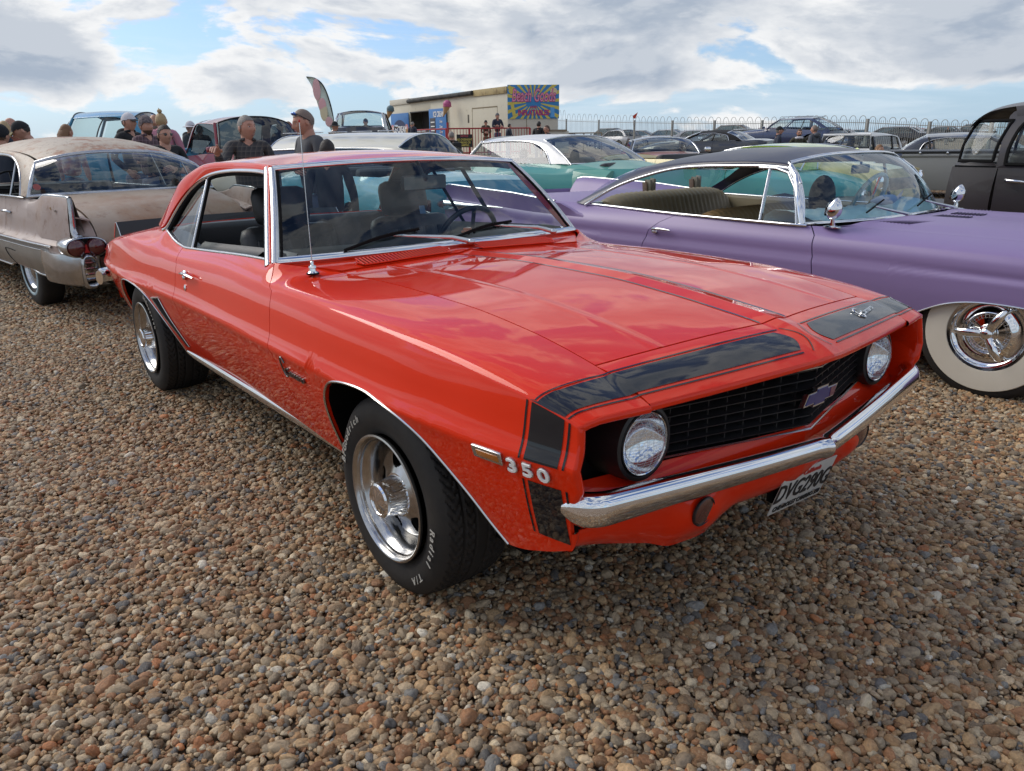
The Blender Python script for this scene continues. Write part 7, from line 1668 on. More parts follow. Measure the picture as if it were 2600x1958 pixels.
o_ = PEOPLE[-1][0]; S_ = PEOPLE[-1][3]; MB().tube([(0.09*math.cos(a), 0.10*math.sin(a), 1.44+0.02*math.cos(a)) for a in np.linspace(0, 2*math.pi, 16, endpoint=False)], 0.04, 8, closed=True).xf(None, (0, 0, 0), (S_,)*3).build("fleece_collar", WHT, o_)
person("grey-haired man in a grey padded gilet seen from behind", 2059, 19.5, 315, face=-145, topm=GREYV, hair="stubble", style="crop", top="hood", pose="pocket")
person("man in a dark cap and blue jacket bending over a child", 2348, 21, 336, face=70, topm=BLUEJ, hat="cap", hatm=NAVY, hair="dark", style="short", pose="hold", lean=0.22, nod=20)
person("small child held by the man in the blue jacket", 2352, 20.4, 361, face=40, topm=NAVY, hair="brown", style="short", skin="pink")
person("fair-haired child peering over the purple car's roof", 2224, 13, 363, face=30, topm=GREYV, hair="ginger", style="short")
person("distant person standing among the parked cars behind the fence", 2392, 62, 323, face=10, topm=BLK, hair="dark", style="short")
# ================================================================ other vehicles
def paint(name, col, rough=0.3, coat=0.8): return mat(name, col, rough, coat=coat, noise=(1.5, 0.2, tuple(v*0.85 for v in col)))
WH = {}
def quick(name, label, px, d, yaw, col, L=4.9, Wd=1.85, zh=0.95, zd=0.95, zbelt=0.98, H=1.5, fo=0.85, wb=3.0, xw=-0.75, xf=-1.35, xr=-2.9, xb=-3.6, style="saloon", roofc=None, group=None, res=0.45, r=0.33, cat="car", doors=2, chrome=True, tone=None, lights=True, z0=None, seats=True, rack=False, xy=None, glassm=None, ww=None, fin=0.0, skirt=False, pillar=True, anchor=None, zed=0.075):
    ac = (xf+xr)/2 if anchor is None else anchor; xy = at(px, d)-ac*np.array((math.cos(R(yaw)), math.sin(R(yaw)))); xn = fo; xt = fo-L; xrw = -wb; h2 = Wd/2
    hatch = style in ("hatch", "suv", "estate", "van")
    if hatch: xb = xt+0.10
    arcs = [arch_pts(xrw, r+0.06, r, n=11), arch_pts(0, r+0.06, r, n=11)]
    if skirt: arcs[0] = arch_pts(xrw, r+0.06, r*0.7, n=11)
    zs = [(xt, zd-0.12), (xt+0.3, zd-0.08), (xb, zbelt-0.09), (-1.5, zbelt-0.09), (xw, zbelt-0.10), (xn-0.4, zh-0.12), (xn, zh-0.22)]
    P = dict(xn=xn, xt=xt, zr=[(xt, 0.36), (xt+0.6, 0.27), (xn-0.5, 0.26), (xn, 0.34)], W=[(xt, h2*0.88), (xt+0.5, h2*0.98), (xrw, h2), (-1.0, h2*0.99), (0, h2), (xn-0.4, h2*0.97), (xn, h2*0.84)], zs=zs,
             iy=[(xt, h2*0.70), (xb, h2*0.78), (xb+0.35, h2*0.88), (xw-0.3, h2*0.88), (xw+0.2, h2*0.80), (xn, h2*0.66)], iz=[(a, b+0.085) for a, b in zs], kh=0.025, arches=arcs)
    c = Car(name, label, tuple(xy) if z0 is None else (*xy, z0), R(yaw), P, col, cat, group, res, roofc); tr = CHROME if chrome else BLACKP
    cuts = [xn, xw-0.02]+([(xw-0.02+xrw+0.45)/2, xrw+0.45] if doors == 4 else [xrw+0.55])+[xt]; c.sides(cuts, ["front_fender"]+["door"]*(2 if doors == 4 else 1)+["rear_quarter"]); c.hull(xt+0.1, xn-0.1, 0.33)
    c.top("hood", xw+0.02, xn-0.01, [(xw, 0.05), (xn, 0.02)], bulge1=0.05, bulge0=0.10); c.cap(xn, 0.07, "nose_panel", crown=0.02, flip=True); c.cap(xt, -0.05, "tail_panel", crown=0.02)
    if not hatch: c.top("trunk_lid", xt+0.01, xb-0.05, [(xt, 0.02), (xb, 0.045)], bulge1=-0.08)
    zc, ze, yr = H, H-zed, h2*0.72
    if style != "roadster":
        c.roof([(xr-0.15, zc-0.03), ((xf+xr)/2, zc), (xf+0.05, zc-0.03)], [(xr, yr*0.97), ((xf+xr)/2, yr), (xf, yr*0.97)], [(xr, ze-0.02), ((xf+xr)/2, ze), (xf, ze-0.02)], xf, xf+0.07, xr, xr-(0.07 if not hatch else 0.02))
        yb = h2*0.885
        c.sail([(xf-0.02, -yr-0.045, ze-0.05), ((xf+xr)/2, -yr-0.045, ze-0.025), (xr+0.20, -yr-0.05, ze-0.05), ((xr+xb)/2+0.22, -(yr+yb)/2-0.01, (ze+zbelt)/2+0.02), (xb+(0.38 if not hatch else 0.25), -yb, zbelt)],
               [(xf-0.02, -yr+0.005, ze-0.02), ((xf+xr)/2, -yr, ze), (xr, -yr*0.98, ze-0.02), ((xr+xb)/2-0.03, -(yr+yb*0.92)/2, (ze+zbelt)/2), (xb+0.02, -yb*0.93, zbelt)], trim=tr if chrome else None, amp=0.008, n=24)
        gm = glassm or GLASS
        c.screen((xw+0.12, zbelt-0.01), (xw-0.10, yb*0.97, zbelt-0.01), (xf+0.07, zc-0.03), (xf, yr*0.97, ze-0.02), "windscreen", gm, tr, 0.025, bow=0.03, ny=13); c.screen((xb-0.08, zbelt), (xb+0.03, yb*0.90, zbelt), (xr-0.05, zc-0.035), (xr, yr*0.95, ze-0.02), "rear_window", gm, tr, 0.022, bow=0.02, ny=13)
        for s_ in (1, -1):
            A = [(xw-0.12, -s_*yb, zbelt-0.01), (xf-0.02, -s_*(yr+0.03), ze-0.03)]; c.put(MB().tube(A, 0.028, 8), "a_pillar", c.rp)
            if pillar: c.put(MB().tube([(cuts[-2]+0.05, -s_*yb, zbelt), (cuts[-2]-0.02, -s_*(yr+0.03), ze-0.02)], 0.022, 6), "b_pillar", BLACKP)
            top_ = [(xf-0.08, ze-0.04), ((xf+xr)/2, ze-0.03), (xr+0.24, ze-0.055), ((xr+xb)/2+0.24, (ze+zbelt)/2)]; bt = [(xw-0.2, zbelt), ((xw+xb)/2+0.1, zbelt), (xb+0.7, zbelt), (xb+0.42, zbelt)]
            yy = lambda z: -s_*(yb+(yr+0.035-yb)*(z-zbelt)/(ze-zbelt)-0.012); c.put(MB().grid(np.array([[(a[0]*(1-t)+b[0]*t, yy(a[1]*(1-t)+b[1]*t), a[1]*(1-t)+b[1]*t) for t in (0, 0.5, 1)] for a, b in zip(bt, top_)]), flip=(s_ == -1)), "side_window", gm)
    if lights:
        for s_ in (1, -1):
            zz = zh-0.26; lathe_on(MB(), [(0.105, -0.02), (0.10, 0.01), (0.085, 0.015), (0.078, 0.012), (0.04, 0.03), (0.001, 0.034)], (xn+0.02, s_*h2*0.66, zz), (1, 0, 0), 20).build("headlight", REFL, c.o); MB().box((xt-0.02, s_*h2*0.70, zd-0.25), (0.06, 0.22, 0.13), ch=0.02).build("tail_light", REDLENS, c.o)
        MB().box((xn+0.055, 0, zh-0.30), (0.04, h2*0.95, 0.16), ch=0.02).build("grille", BLACKP, c.o)
        for x_, n_ in ((xn+0.10, "front_bumper"), (xt-0.09, "rear_bumper")):
            sg_ = 1 if x_ > 0 else -1; MB().tube(cr([(x_-sg_*0.22, -h2*0.98, 0.45), (x_-sg_*0.05, -h2*0.85, 0.45), (x_, 0, 0.45), (x_-sg_*0.05, h2*0.85, 0.45), (x_-sg_*0.22, h2*0.98, 0.45)], 16), 0.06, 8, flat=(1.2, 0.6), up=(0, 0, 1)).build(n_, CHROME if chrome else col, c.o)
    for s_ in (1, -1): MB().box((xw-0.05, s_*(h2+0.04), zbelt+0.06), (0.10, 0.14, 0.10), ch=0.03).build("door_mirror", CHROME if chrome else col, c.o)
    if seats:
        for x_ in (xf-0.35, xf-1.15): MB().box((x_, 0, zbelt-0.16), (0.16, h2*1.4, 0.45), rot(ay=R(-12)), ch=0.05).build("seat", VINYL, c.o)
    if rack:
        for s_ in (1, -1): MB().tube([(xf-0.1, s_*yr*0.85, zc+0.03), (xr, s_*yr*0.85, zc+0.03)], 0.015, 6).build("roof_rail", STAIN, c.o)
    if fin:
        for s_ in (1, -1): c.put(MB().grid(np.array([[(x, -s_*h2*0.99, z0_), (x, -s_*h2*0.98, z0_+t*fin), (x, -s_*(h2*0.94), z0_+t*fin+0.01), (x, -s_*h2*0.80, z0_+0.02)] for x, z0_, t in [(xb-0.1+(xt-xb)*q, zd-0.10+(zbelt-zd)*(1-q), q) for q in np.linspace(0, 1, 8)]]), flip=(s_ == -1)), "tail_fin", col)
    k = (r, ww is not None, chrome, res > 0.3)
    if k not in WH: WH[k] = simple_wheel(r, 0.21, r*0.58, CHROMEOLD if chrome else ALLOY, spokes=0 if chrome else 7, ww=(r*0.62, r*0.85, CREAMWALL) if ww else None, det=1 if res > 0.3 else 0)
    c.wheels([0, xrw], h2-0.13, r, 0.21, WH[k]); return c
TEAL = paint("turquoise_paint", (0.035, 0.30, 0.40)); MINT = paint("mint_green_paint", (0.085, 0.30, 0.235), 0.4, 0.4); CREAM = paint("cream_white_paint", (0.58, 0.56, 0.47), 0.35, 0.5); SKYB = paint("sky_blue_paint", (0.055, 0.27, 0.43)); CRIM = paint("crimson_paint", (0.24, 0.006, 0.018), 0.3, 1.0)
YEL = paint("pale_yellow_paint", (0.55, 0.44, 0.14)); LIME = paint("lime_yellow_paint", (0.38, 0.52, 0.05)); BLKP = paint("gloss_black_paint", (0.012, 0.012, 0.014), 0.3, 1.0); BRNP = mat("dull_brown_black_paint", (0.038, 0.032, 0.031), 0.36, coat=0.3, spec=0.5, noise=(1.2, 0.5, (0.026, 0.02, 0.02))); GRYP = mat("grey_primer", (0.26, 0.26, 0.25), 0.6, noise=(1.5, 0.4, (0.22, 0.22, 0.215)))
MT = quick("mint_hardtop", "mint green 1950s hardtop with a white roof behind the purple car's tail fins", 1385, 13.0, 178, MINT, L=5.4, Wd=1.95, zh=1.0, zd=0.95, zbelt=1.0, H=1.43, fo=0.95, wb=3.2, xw=-1.0, xf=-1.45, xr=-3.0, xb=-3.75, roofc=paint("white_roof_paint", (0.66, 0.66, 0.66), 0.3, 0.6), res=0.7, pillar=False, ww=1)
person("driver in a tan coat sitting in the mint green hardtop", 1328, 13.0, 343, H=1.52, face=155, topm=TANC, hair="dark", style="short", z0=-0.22, pose="hold"); person("dark-haired passenger seen through the mint hardtop's rear window", 1458, 12.6, 343, H=1.52, face=170, topm=BLK, hair="dark", style="long", z0=-0.24)
quick("turquoise_convertible", "bright turquoise classic car showing through the red coupe's windows", 1000, 10.3, 172, TEAL, L=5.2, Wd=1.9, zh=0.98, zd=0.98, zbelt=1.0, H=1.35, style="roadster", xb=-3.4, ww=1, res=0.5)
quick("teal_sedan", "teal sedan with round tail lights visible through the purple car's side windows", 1640, 11.5, 22, paint("deep_teal_paint", (0.045, 0.27, 0.25), 0.4, 0.4), L=5.1, Wd=1.9, zbelt=1.0, H=1.28, style="roadster", zd=1.02, xb=-3.2, res=0.5)
quick("yellow_cruiser", "pale yellow classic car glimpsed through the purple car's front windows", 1790, 12.5, 4, YEL, L=4.4, Wd=1.95, zh=1.08, zd=1.08, zbelt=1.08, H=1.3, style="roadster", res=0.5)
quick("lime_coupe", "lime-yellow coupe roof showing just above the purple car's roof", 2000, 11.5, 100, LIME, L=4.4, Wd=1.85, zh=0.95, zbelt=0.95, H=1.27, res=0.5, pillar=False)
WG = quick("cream_estate", "long cream-white estate with ribbed roof strips behind the red coupe", 918, 12.6, 199, CREAM, L=5.2, Wd=1.9, zh=0.95, zbelt=1.02, H=1.50, zed=0.20, fo=0.9, wb=3.0, xw=-0.9, xf=-1.3, xr=-3.95, style="estate", doors=4, res=0.7, glassm=GLASSD, ww=1)
for k in range(5): MB().box((-1.6-0.5*k, 0.45, 1.508), (0.36, 0.05, 0.014), ch=0.004).build("roof_strip", STAIN, WG.o)
quick("black_panel_van", "black rounded 1940s sedan roof beyond the cream estate", 930, 25, 146, BLKP, L=4.8, Wd=1.8, zh=1.2, zd=1.1, zbelt=1.3, H=1.82, xr=-2.6, xb=-3.4, res=0.4)
def pickup(name, label, px, d, yaw, col, bedcol, H=1.85, zb_=1.15, cabL=1.55, bedL=2.3, zbed=1.15, round_=True, sc=1.0, res=0.6, wrap=False, hoodL=1.35, anchor=None, gm_=None):
    c = quick(name, label, px, d, yaw, col, L=hoodL+cabL+0.85+bedL*0, Wd=1.86, zh=zb_-0.08, zd=zb_-0.05, zbelt=zb_, H=H, fo=0.75, wb=3.0, xw=-hoodL+0.35, xf=-hoodL-0.05, xr=-hoodL-cabL+0.42, style="estate", cat="pickup truck", r=0.37, res=res, doors=2, pillar=False, anchor=anchor, zed=0.115, glassm=gm_, chrome=False)
    x0 = 0.75-(hoodL+cabL+0.85)-0.03; x1 = x0-bedL
    for s_ in (1, -1):
        y = s_*0.80; c.put(MB().box(((x0+x1)/2, y, zbed-0.26), (bedL, 0.04, 0.50), ch=0.01), "bed_side", bedcol); c.put(MB().tube([(x0, y, zbed), (x1, y, zbed)], 0.035, 8), "bed_rail", bedcol)
        G = [[(-3.0+0.52*math.cos(a)*k_, s_*(0.80+o_), 0.50+0.50*math.sin(a)*k_) for o_, k_ in ((0.0, 1.0), (0.10, 0.98), (0.155, 0.90), (0.165, 0.80))] for a in np.linspace(-0.3, math.pi+0.3, 20)]
        c.put(MB().grid(np.array(G), flip=(s_ == 1)), "rear_wing", GRYP if bedcol is GRYP else bedcol, 60)
    c.put(MB().box((x1, 0, zbed-0.26), (0.05, 1.6, 0.50), ch=0.01), "tailgate", bedcol); c.put(MB().box(((x0+x1)/2, 0, 0.62), (bedL, 1.56, 0.05)), "bed_floor", BLACKM, 0); return c
quick_mirror = None
RP = pickup("red_pickup", "glossy crimson pickup truck with a large windscreen behind the pointing man", 628, 14.8, 2, CRIM, CRIM, H=1.86, zb_=1.22, zbed=1.22, gm_=glass("smoky_screen", (0.25, 0.29, 0.30)))
BPK = pickup("blue_pickup", "sky-blue vintage pickup with a wide windscreen behind the rusty saloon", 322, 15.5, 236, SKYB, SKYB, H=1.98, zb_=1.28, zbed=1.25)
# dark cab with grey bed on the right
xy = at(2628, 7.5); DK = empty("dark_pickup", (xy[0], xy[1], float(hgt(*xy))-0.02), R(2), "old dark brown-black pickup cab with a curved corner window at the right edge", "pickup truck"); bx0 = -1.0
def dput(mb, n_, m, sm=45): return mb.build(n_, m, DK, sm)
ro = cr([(-0.44, 0, 1.10), (-0.445, 0, 1.24), (-0.39, 0, 1.45), (-0.30, 0, 1.585), (-0.14, 0, 1.655), (0.2, 0, 1.685), (0.7, 0, 1.68), (1.15, 0, 1.62)], 40)
for s_ in (1, -1):
    # cab side skin with window opening: strips around it
    yy = lambda z: -s_*(0.90-0.16*float(ss(1.12, 1.68, z)))
    lo = [(x, yy(z), z) for x, z in ((-0.44, 1.12), (1.15, 1.12))]
    dput(MB().grid(np.array([[(x, -s_*(0.90+0.03*math.sin(math.pi*t)-0.03*(1-t)), 0.45+0.655*t) for t in np.linspace(0, 1, 12)] for x in np.linspace(-0.03, 1.2, 10)]), flip=(s_ == -1)), "door", BRNP)
    dput(MB().grid(np.array([[(x-0.02*math.sin(math.pi*t), -s_*(0.90+0.03*math.sin(math.pi*t)-0.03*(1-t)-0.20*(1-f)**2.2), 0.45+0.655*t) for t in np.linspace(0, 1, 12)] for f, x in ((0, -0.46), (0.3, -0.44), (0.6, -0.34), (1, -0.036))]), flip=(s_ == -1)), "cab_corner", BRNP)
    win = [(0.02, 1.135), (0.02, 1.27), (0.055, 1.43), (0.11, 1.49), (0.25, 1.515), (0.60, 1.52), (0.95, 1.49), (1.02, 1.43), (1.02, 1.135)]; wf = cr([(a, yy(b)-s_*0.004, b) for a, b in win]+[(0.5, yy(1.135)-s_*0.004, 1.130), (0.02, yy(1.135)-s_*0.004, 1.135)], 60)
    outr = []
    for p in wf:
        q_ = np.array(p); a = math.atan2(q_[2]-1.32, (q_[0]-0.5)*0.6); d_ = np.array((math.cos(a)*0.6/0.6, math.sin(a))); outr.append((np.clip(q_[0]+(0.16 if q_[0] < 0.3 else 0.13)*math.copysign(1, math.cos(a))*abs(math.cos(a))**0.5, -0.05, 1.2), yy(min(q_[2]+0.13*max(math.sin(a), -0.23), 1.66)), min(q_[2]+0.13*max(math.sin(a), -0.23), 1.66)))
    dput(MB().grid(np.stack([wf, np.array(outr)], 1), flip=(s_ == 1)), "door_frame", BRNP, 60); dput(MB().tube(wf, 0.016, 6), "window_seal", BLACKM)
    dput(MB().add(wf[:-1]+(0, s_*0.012, 0), [tuple(range(59)) if s_ == 1 else tuple(range(59))[::-1]]), "side_window", glass("hazy_side_glass", (0.66, 0.70, 0.68), boost=0.35, haze=0.20), 0)
    # corner glass
    A = [(-0.085, yy(1.16)+s_*0.004, 1.16), (-0.075, yy(1.30)+s_*0.004, 1.30), (-0.035, yy(1.45)+s_*0.004, 1.45), (-0.01, yy(1.50), 1.50)]; B2 = [(-0.41, -s_*0.74, 1.16), (-0.40, -s_*0.72, 1.30), (-0.35, -s_*0.68, 1.45), (-0.32, -s_*0.66, 1.50)]; M2 = [((a[0]+b[0])/2-0.10, (a[1]+b[1])/2-s_*0.055, a[2]) for a, b in zip(A, B2)]
    G = np.array([[np.array(a)*(1-t)**2+2*t*(1-t)*np.array(m_)+t*t*np.array(b) for t in np.linspace(0, 1, 8)] for a, m_, b in zip(A, M2, B2)]); dput(MB().grid(G, flip=(s_ == -1)), "corner_window", glass("hazy_side_glass")); 
    lp_ = list(G[0])+list(G[:, -1])+list(G[-1][::-1])+list(G[::-1, 0]); dput(MB().tube(cr(lp_, 60), 0.015, 6), "window_seal", BLACKM)
    G = [[(p[0]-0.0, p[1], p[2]) for p in row] for row in ([(-0.03, yy(1.12), 1.12), (-0.28, -s_*0.87, 1.12), (-0.44, -s_*0.75, 1.12)], [(-0.085, yy(1.15), 1.15), (-0.27, -s_*0.87, 1.15), (-0.42, -s_*0.74, 1.15)])]; dput(MB().grid(np.array(G)), "cab_corner", BRNP)
    dput(MB().tube([(0.06, -s_*0.935, 1.00), (0.075, -s_*0.965, 1.00), (0.18, -s_*0.965, 0.995), (0.255, -s_*0.955, 0.985)], [0.02, 0.015, 0.013, 0.008], 8), "door_handle", CHROME)
G = [[(p[0], y, p[2]-0.055*(abs(y)/0.745)**4) for y in np.linspace(-0.745, 0.745, 19)] for p in ro[8:]]
dput(MB().grid(np.array(G)), "roof", BRNP, 60)
for s_ in (1, -1): dput(MB().grid(np.array([[(p[0], s_*0.745, p[2]-0.055), (p[0]+0.02*t0, s_*0.765, p[2]-0.10), (max(p[0], -0.36)+0.03, s_*0.77, min(p[2]-0.06, 1.53))] for p in ro[16:] for t0 in (1,)]), flip=(s_ == 1)), "roof_side", BRNP, 60)
dput(MB().grid(np.array([[(-0.44-0.02*(1-(y/0.75)**2), y, z) for z in (0.5, 0.8, 1.12)] for y in np.linspace(-0.75, 0.75, 7)])), "cab_back", BRNP); dput(MB().box((-1.6, 0, 0.66), (2.2, 1.6, 0.08), ch=0.01), "flat_bed", BLACKP); dput(MB().box((0.35, 0, 0.72), (0.6, 1.5, 0.2), ch=0.05), "seat", VINYL); dput(MB().box((0.05, 0, 0.98), (0.16, 1.4, 0.5), ch=0.05), "seat_back", VINYL)
for x_, y_ in ((-1.30, 0.70), (-1.30, -0.70), (1.95, 0.70), (1.95, -0.70)): inst(list(WH.values())[0][0][0], "wheel", DK, (x_, y_, 0.34), rz=0 if y_ < 0 else math.pi)
dput(MB().box((1.85, 0, 0.85), (1.3, 1.5, 0.6), ch=0.12), "front_wing", BRNP)
xg = at(2270, 12.6); GP = pickup("grey_pickup", "pale grey pickup load bed with a black tonneau cover beyond the purple car's bonnet", 2435, 12.6, 20, BLKP, GRYP, H=1.40, zb_=1.02, zbed=1.08, bedL=2.1, anchor=-4.35)
MB().box((-4.35, 0, 1.13), (2.15, 1.66, 0.035), ch=0.01).build("tonneau_cover", BLACKP, GP.o)
for k in range(6): MB().ell((-3.4-0.37*k, -0.835, 1.12), (0.02, 0.015, 0.02), 8, 6).build("tonneau_stud", CHROME, GP.o)
# hot rods and old cars before the fence
quick("orange_hot_rod", "orange and black chopped roadster with a low dark windscreen", 1668, 19, 320, paint("burnt_orange_paint", (0.36, 0.075, 0.02)), L=4.2, Wd=1.8, zh=0.95, zbelt=1.0, H=1.36, fo=0.6, wb=2.8, xr=-2.3, xb=-2.9, roofc=BLKP, res=0.45, r=0.36)
quick("black_soft_top", "low black sports car with its black fabric hood raised", 1822, 24, 195, BLKP, L=4.0, Wd=1.6, zh=0.9, zbelt=0.95, H=1.26, fo=0.6, wb=2.4, xr=-2.2, xb=-2.7, roofc=mat("black_canvas", (0.012, 0.012, 0.013), 0.9), res=0.45)
HR = quick("black_hot_rod", "black square-roofed vintage sedan with a white-framed flat windscreen", 2178, 20, 274, BLKP, L=4.0, Wd=1.55, zh=0.90, zbelt=0.95, H=1.36, fo=0.5, wb=2.7, xw=-0.95, xf=-1.05, xr=-2.6, xb=-2.85, res=0.5, chrome=False)
MB().tube([(-0.86, -0.64, 0.95), (-0.97, -0.58, 1.30), (-0.97, 0.58, 1.30), (-0.86, 0.64, 0.95)], 0.03, 6, closed=True).build("windscreen_frame", WHITEP, HR.o)
quick("black_coupe", "rounded black 1940s coupe with a small arched rear window behind the grey truck bed", 2425, 17, 20, paint("blue_black_paint", (0.015, 0.02, 0.035), 0.3, 1), L=4.6, Wd=1.75, zh=0.9, zd=0.85, zbelt=0.98, H=1.36, xr=-2.5, xb=-3.0, res=0.5)
quick("dark_off_roader", "dark blue off-roader with roof bars behind the three men", 2025, 36, 185, paint("dark_blue_paint", (0.015, 0.03, 0.09)), L=4.6, Wd=1.9, zh=1.0, zbelt=1.05, H=1.52, style="suv", doors=4, chrome=False, rack=True, res=0.4, r=0.38)
# modern cars in the car park beyond the fence
cols = dict(silver=(0.42, 0.43, 0.45), white=(0.62, 0.63, 0.64), black=(0.015, 0.015, 0.018), red=(0.28, 0.015, 0.02), blue=(0.03, 0.09, 0.26), grey=(0.10, 0.11, 0.12), bronze=(0.16, 0.11, 0.075))
fl_ = [("black", "hatch", 1432, 62, 170, "dark hatchback just right of the kiosk"), ("black", "suv", 1545, 55, 175, "black roof-racked estate with small yellow lamps"), ("silver", "hatch", 1575, 44, 160, "pale silver hatchback left of the orange hot rod"), ("bronze", "mpv", 1618, 66, 182, "bronze people carrier behind the silver hatchback"),
       ("silver", "estate", 1692, 52, 178, "silver estate carrying a bicycle rack on its roof"), ("silver", "saloon", 1762, 40, 20, "silver saloon with red tail lights near the black soft-top"), ("grey", "hatch", 1790, 62, 12, "grey hatchback behind the silver saloon"), ("bronze", "suv", 1852, 46, 185, "dark bronze off-roader, the tallest behind the fence"),
       ("black", "saloon", 1890, 38, 186, "black saloon under the bronze off-roader"), ("silver", "hatch", 1915, 60, 184, "small silver hatchback right of the bronze off-roader"), ("red", "hatch", 1945, 48, 182, "dark red hatchback left of the man in the black cap"), ("blue", "mpv", 1990, 58, 186, "blue people carrier behind the man in the black cap"),
       ("blue", "hatch", 2092, 44, 186, "bright blue hatchback right of the man in the gilet"), ("silver", "saloon", 2125, 60, 186, "silver saloon above the bright blue hatchback"), ("grey", "estate", 2165, 72, 186, "long dark grey estate in the far row"), ("black", "saloon", 2262, 40, 186, "black saloon beside the black hot rod"),
       ("white", "hatch", 2290, 52, 188, "white hatchback with black wheels near the fence"), ("red", "estate", 2318, 66, 186, "maroon estate in the back row"), ("silver", "saloon", 2355, 64, 186, "silver saloon right of the maroon estate"), ("grey", "hatch", 2385, 56, 186, "grey hatchback with its tailgate raised"),
       ("white", "saloon", 2425, 70, 188, "white saloon in the far right of the car park"), ("black", "suv", 2460, 60, 186, "black off-roader next to the dark pickup's window")]
for cn, st, px, d, yw, lb in fl_:
    hh = dict(hatch=1.48, suv=1.75, estate=1.5, saloon=1.45, mpv=1.68)[st]; quick("parked_car", lb+", beyond the bow-top fence", px, d*1.4, yw+15, paint("car_"+cn, cols[cn], 0.3, 0.8), L=4.2 if st == "hatch" else 4.7, Wd=1.8, zh=0.95, zd=0.98, zbelt=0.98 if hh < 1.6 else 1.12, H=hh, fo=0.8, wb=2.6, xw=-0.35, xf=-1.15, xr=-2.7, xb=-3.4, style="saloon" if st == "saloon" else "hatch", doors=4, chrome=False, res=0.28, group="modern cars parked beyond the fence", seats=False, glassm=GLASSD)
# ================================================================ kiosk, railings, fence, flags
def depth_xy(px, d): return at(px, d)
# two-sided container kiosk: corner nearest the camera at column 1290
kc = depth_xy(1290, 38.5); kl = depth_xy(1001, 49.5); ux = (kl-kc); KLen = np.linalg.norm(ux); ux /= KLen; uy = np.array((ux[1], -ux[0])); 
if uy @ (CAMP[:2]-kc) > 0: uy = -uy
kr = depth_xy(1416, 38.9)-kc; uy = kr/np.linalg.norm(kr); KW = np.linalg.norm(kr)*0.99
KZ = float(hgt(*kc)); KT = 3.84
K = empty("beach_kiosk", (kc[0], kc[1], KZ-0.05), math.atan2(ux[1], ux[0]), "cream container kiosk with ice cream hatch and beach goods sign on its end", "kiosk")
sgn = 1 if np.cross(ux, uy) > 0 else -1; ang = math.acos(float(ux@uy)); yx = float(ux@uy); yl = float(np.cross(ux, uy))
KH = KT-KZ+0.05
CREAMK = mat("stained_cream_panel", (0.62, 0.58, 0.46), 0.6, noise=(1.2, 0.4, (0.56, 0.51, 0.39)), dirt=[((0.16, 0.12, 0.07), 0.5, 2.5, 0.58, 0.72), ((0.20, 0.10, 0.05), 0.5, 9, 0.62, 0.72)])
WPAN = mat("offwhite_end_panel", (0.60, 0.57, 0.48), 0.6, noise=(1.5, 0.4, (0.5, 0.46, 0.35)), dirt=[((0.20, 0.14, 0.07), 0.5, 3, 0.58, 0.72)])
def kp(a, b, z): """a along the long wall from the corner, b along the end wall"""; return np.array((a+b*yx, b*yl, z))
def kslab(a0, a1, z0, z1, m, nm, off=0.0, th=0.05, par=None, wall="L"):
    """panel on the long wall (L) or end wall (E), off metres proud"""
    nl = np.array((-yl*0, -sgn, 0.0)); ne = np.array((-yl*0, 0, 0)); d_ = np.array((1.0, 0, 0)) if wall == "L" else np.array((yx, yl, 0)); nrm = np.array((0, -sgn*1.0, 0)) if wall == "L" else np.array((-abs(yl), yx*sgn, 0))
    c = d_*(a0+a1)/2+nrm*(off-th/2)+np.array((0, 0, (z0+z1)/2)); Rm = np.stack([d_, np.cross((0, 0, 1), d_), np.array((0, 0, 1.0))], 1); return MB().box(c, (a1-a0, th, z1-z0), Rm, ch=0.004).build(nm, m, par or K, smooth=30)
HA, HB = 7.9, 10.5   # hatch opening along the wall
kslab(0, HA, 0, KH, CREAMK, "wall_panel"); kslab(HB, KLen, 0, KH, CREAMK, "wall_panel"); kslab(HA, HB, 0, 1.25, CREAMK, "wall_panel"); kslab(HA, HB, KH-0.72, KH, CREAMK, "wall_panel")
kslab(0, KW, 0, KH, WPAN, "end_wall", wall="E"); 
G = [[kp(a, b, KH+0.02) for b in (0, KW)] for a in (0, KLen)]; MB().grid(np.array(G), flip=(sgn < 0)).grid(np.array(G)-(0, 0, 0.06)).build("roof", mat("dark_roof_felt", (0.05, 0.05, 0.05), 0.9), K)
MB().grid(np.array([[kp(a, KW, z) for z in (0, KH)] for a in (0, KLen)])).build("back_wall", CREAMK, K); MB().grid(np.array([[kp(KLen, b, z) for z in (0, KH)] for b in (0, KW)])).build("end_wall", CREAMK, K)
MB().grid(np.array([[kp(a, 0.9, z) for z in (0, KH-0.1)] for a in (HA-0.5, HB+0.5)])).build("hatch_interior", mat("dim_interior", (0.05, 0.045, 0.04), 0.9), K)
kslab(HA+0.2, HB-0.2, 1.20, 1.26, STAIN, "hatch_counter", off=0.25, th=0.45); kslab(HA, HB, KH-0.78, KH-0.72, BLACKP, "hatch_frame", 0.03); kslab(0.9, 0.94, 0.3, KH-0.8, mat("dark_joint", (0.22, 0.18, 0.11), 0.8), "door_seam", 0.006, 0.02); kslab(3.3, 3.34, 0.3, KH-0.8, MATS["dark_joint"], "door_seam", 0.006, 0.02); kslab(0.9, 3.34, KH-0.85, KH-0.79, MATS["dark_joint"], "door_seam", 0.006, 0.02)  # door seams are strips in one even dark brown
kslab(5.80, 5.86, 0, KH-0.2, CREAMK, "wall_rib", 0.04); kslab(3.65, 3.80, 1.55, 1.95, mat("dark_patch", (0.10, 0.09, 0.07), 0.8), "wall_patch", 0.01)
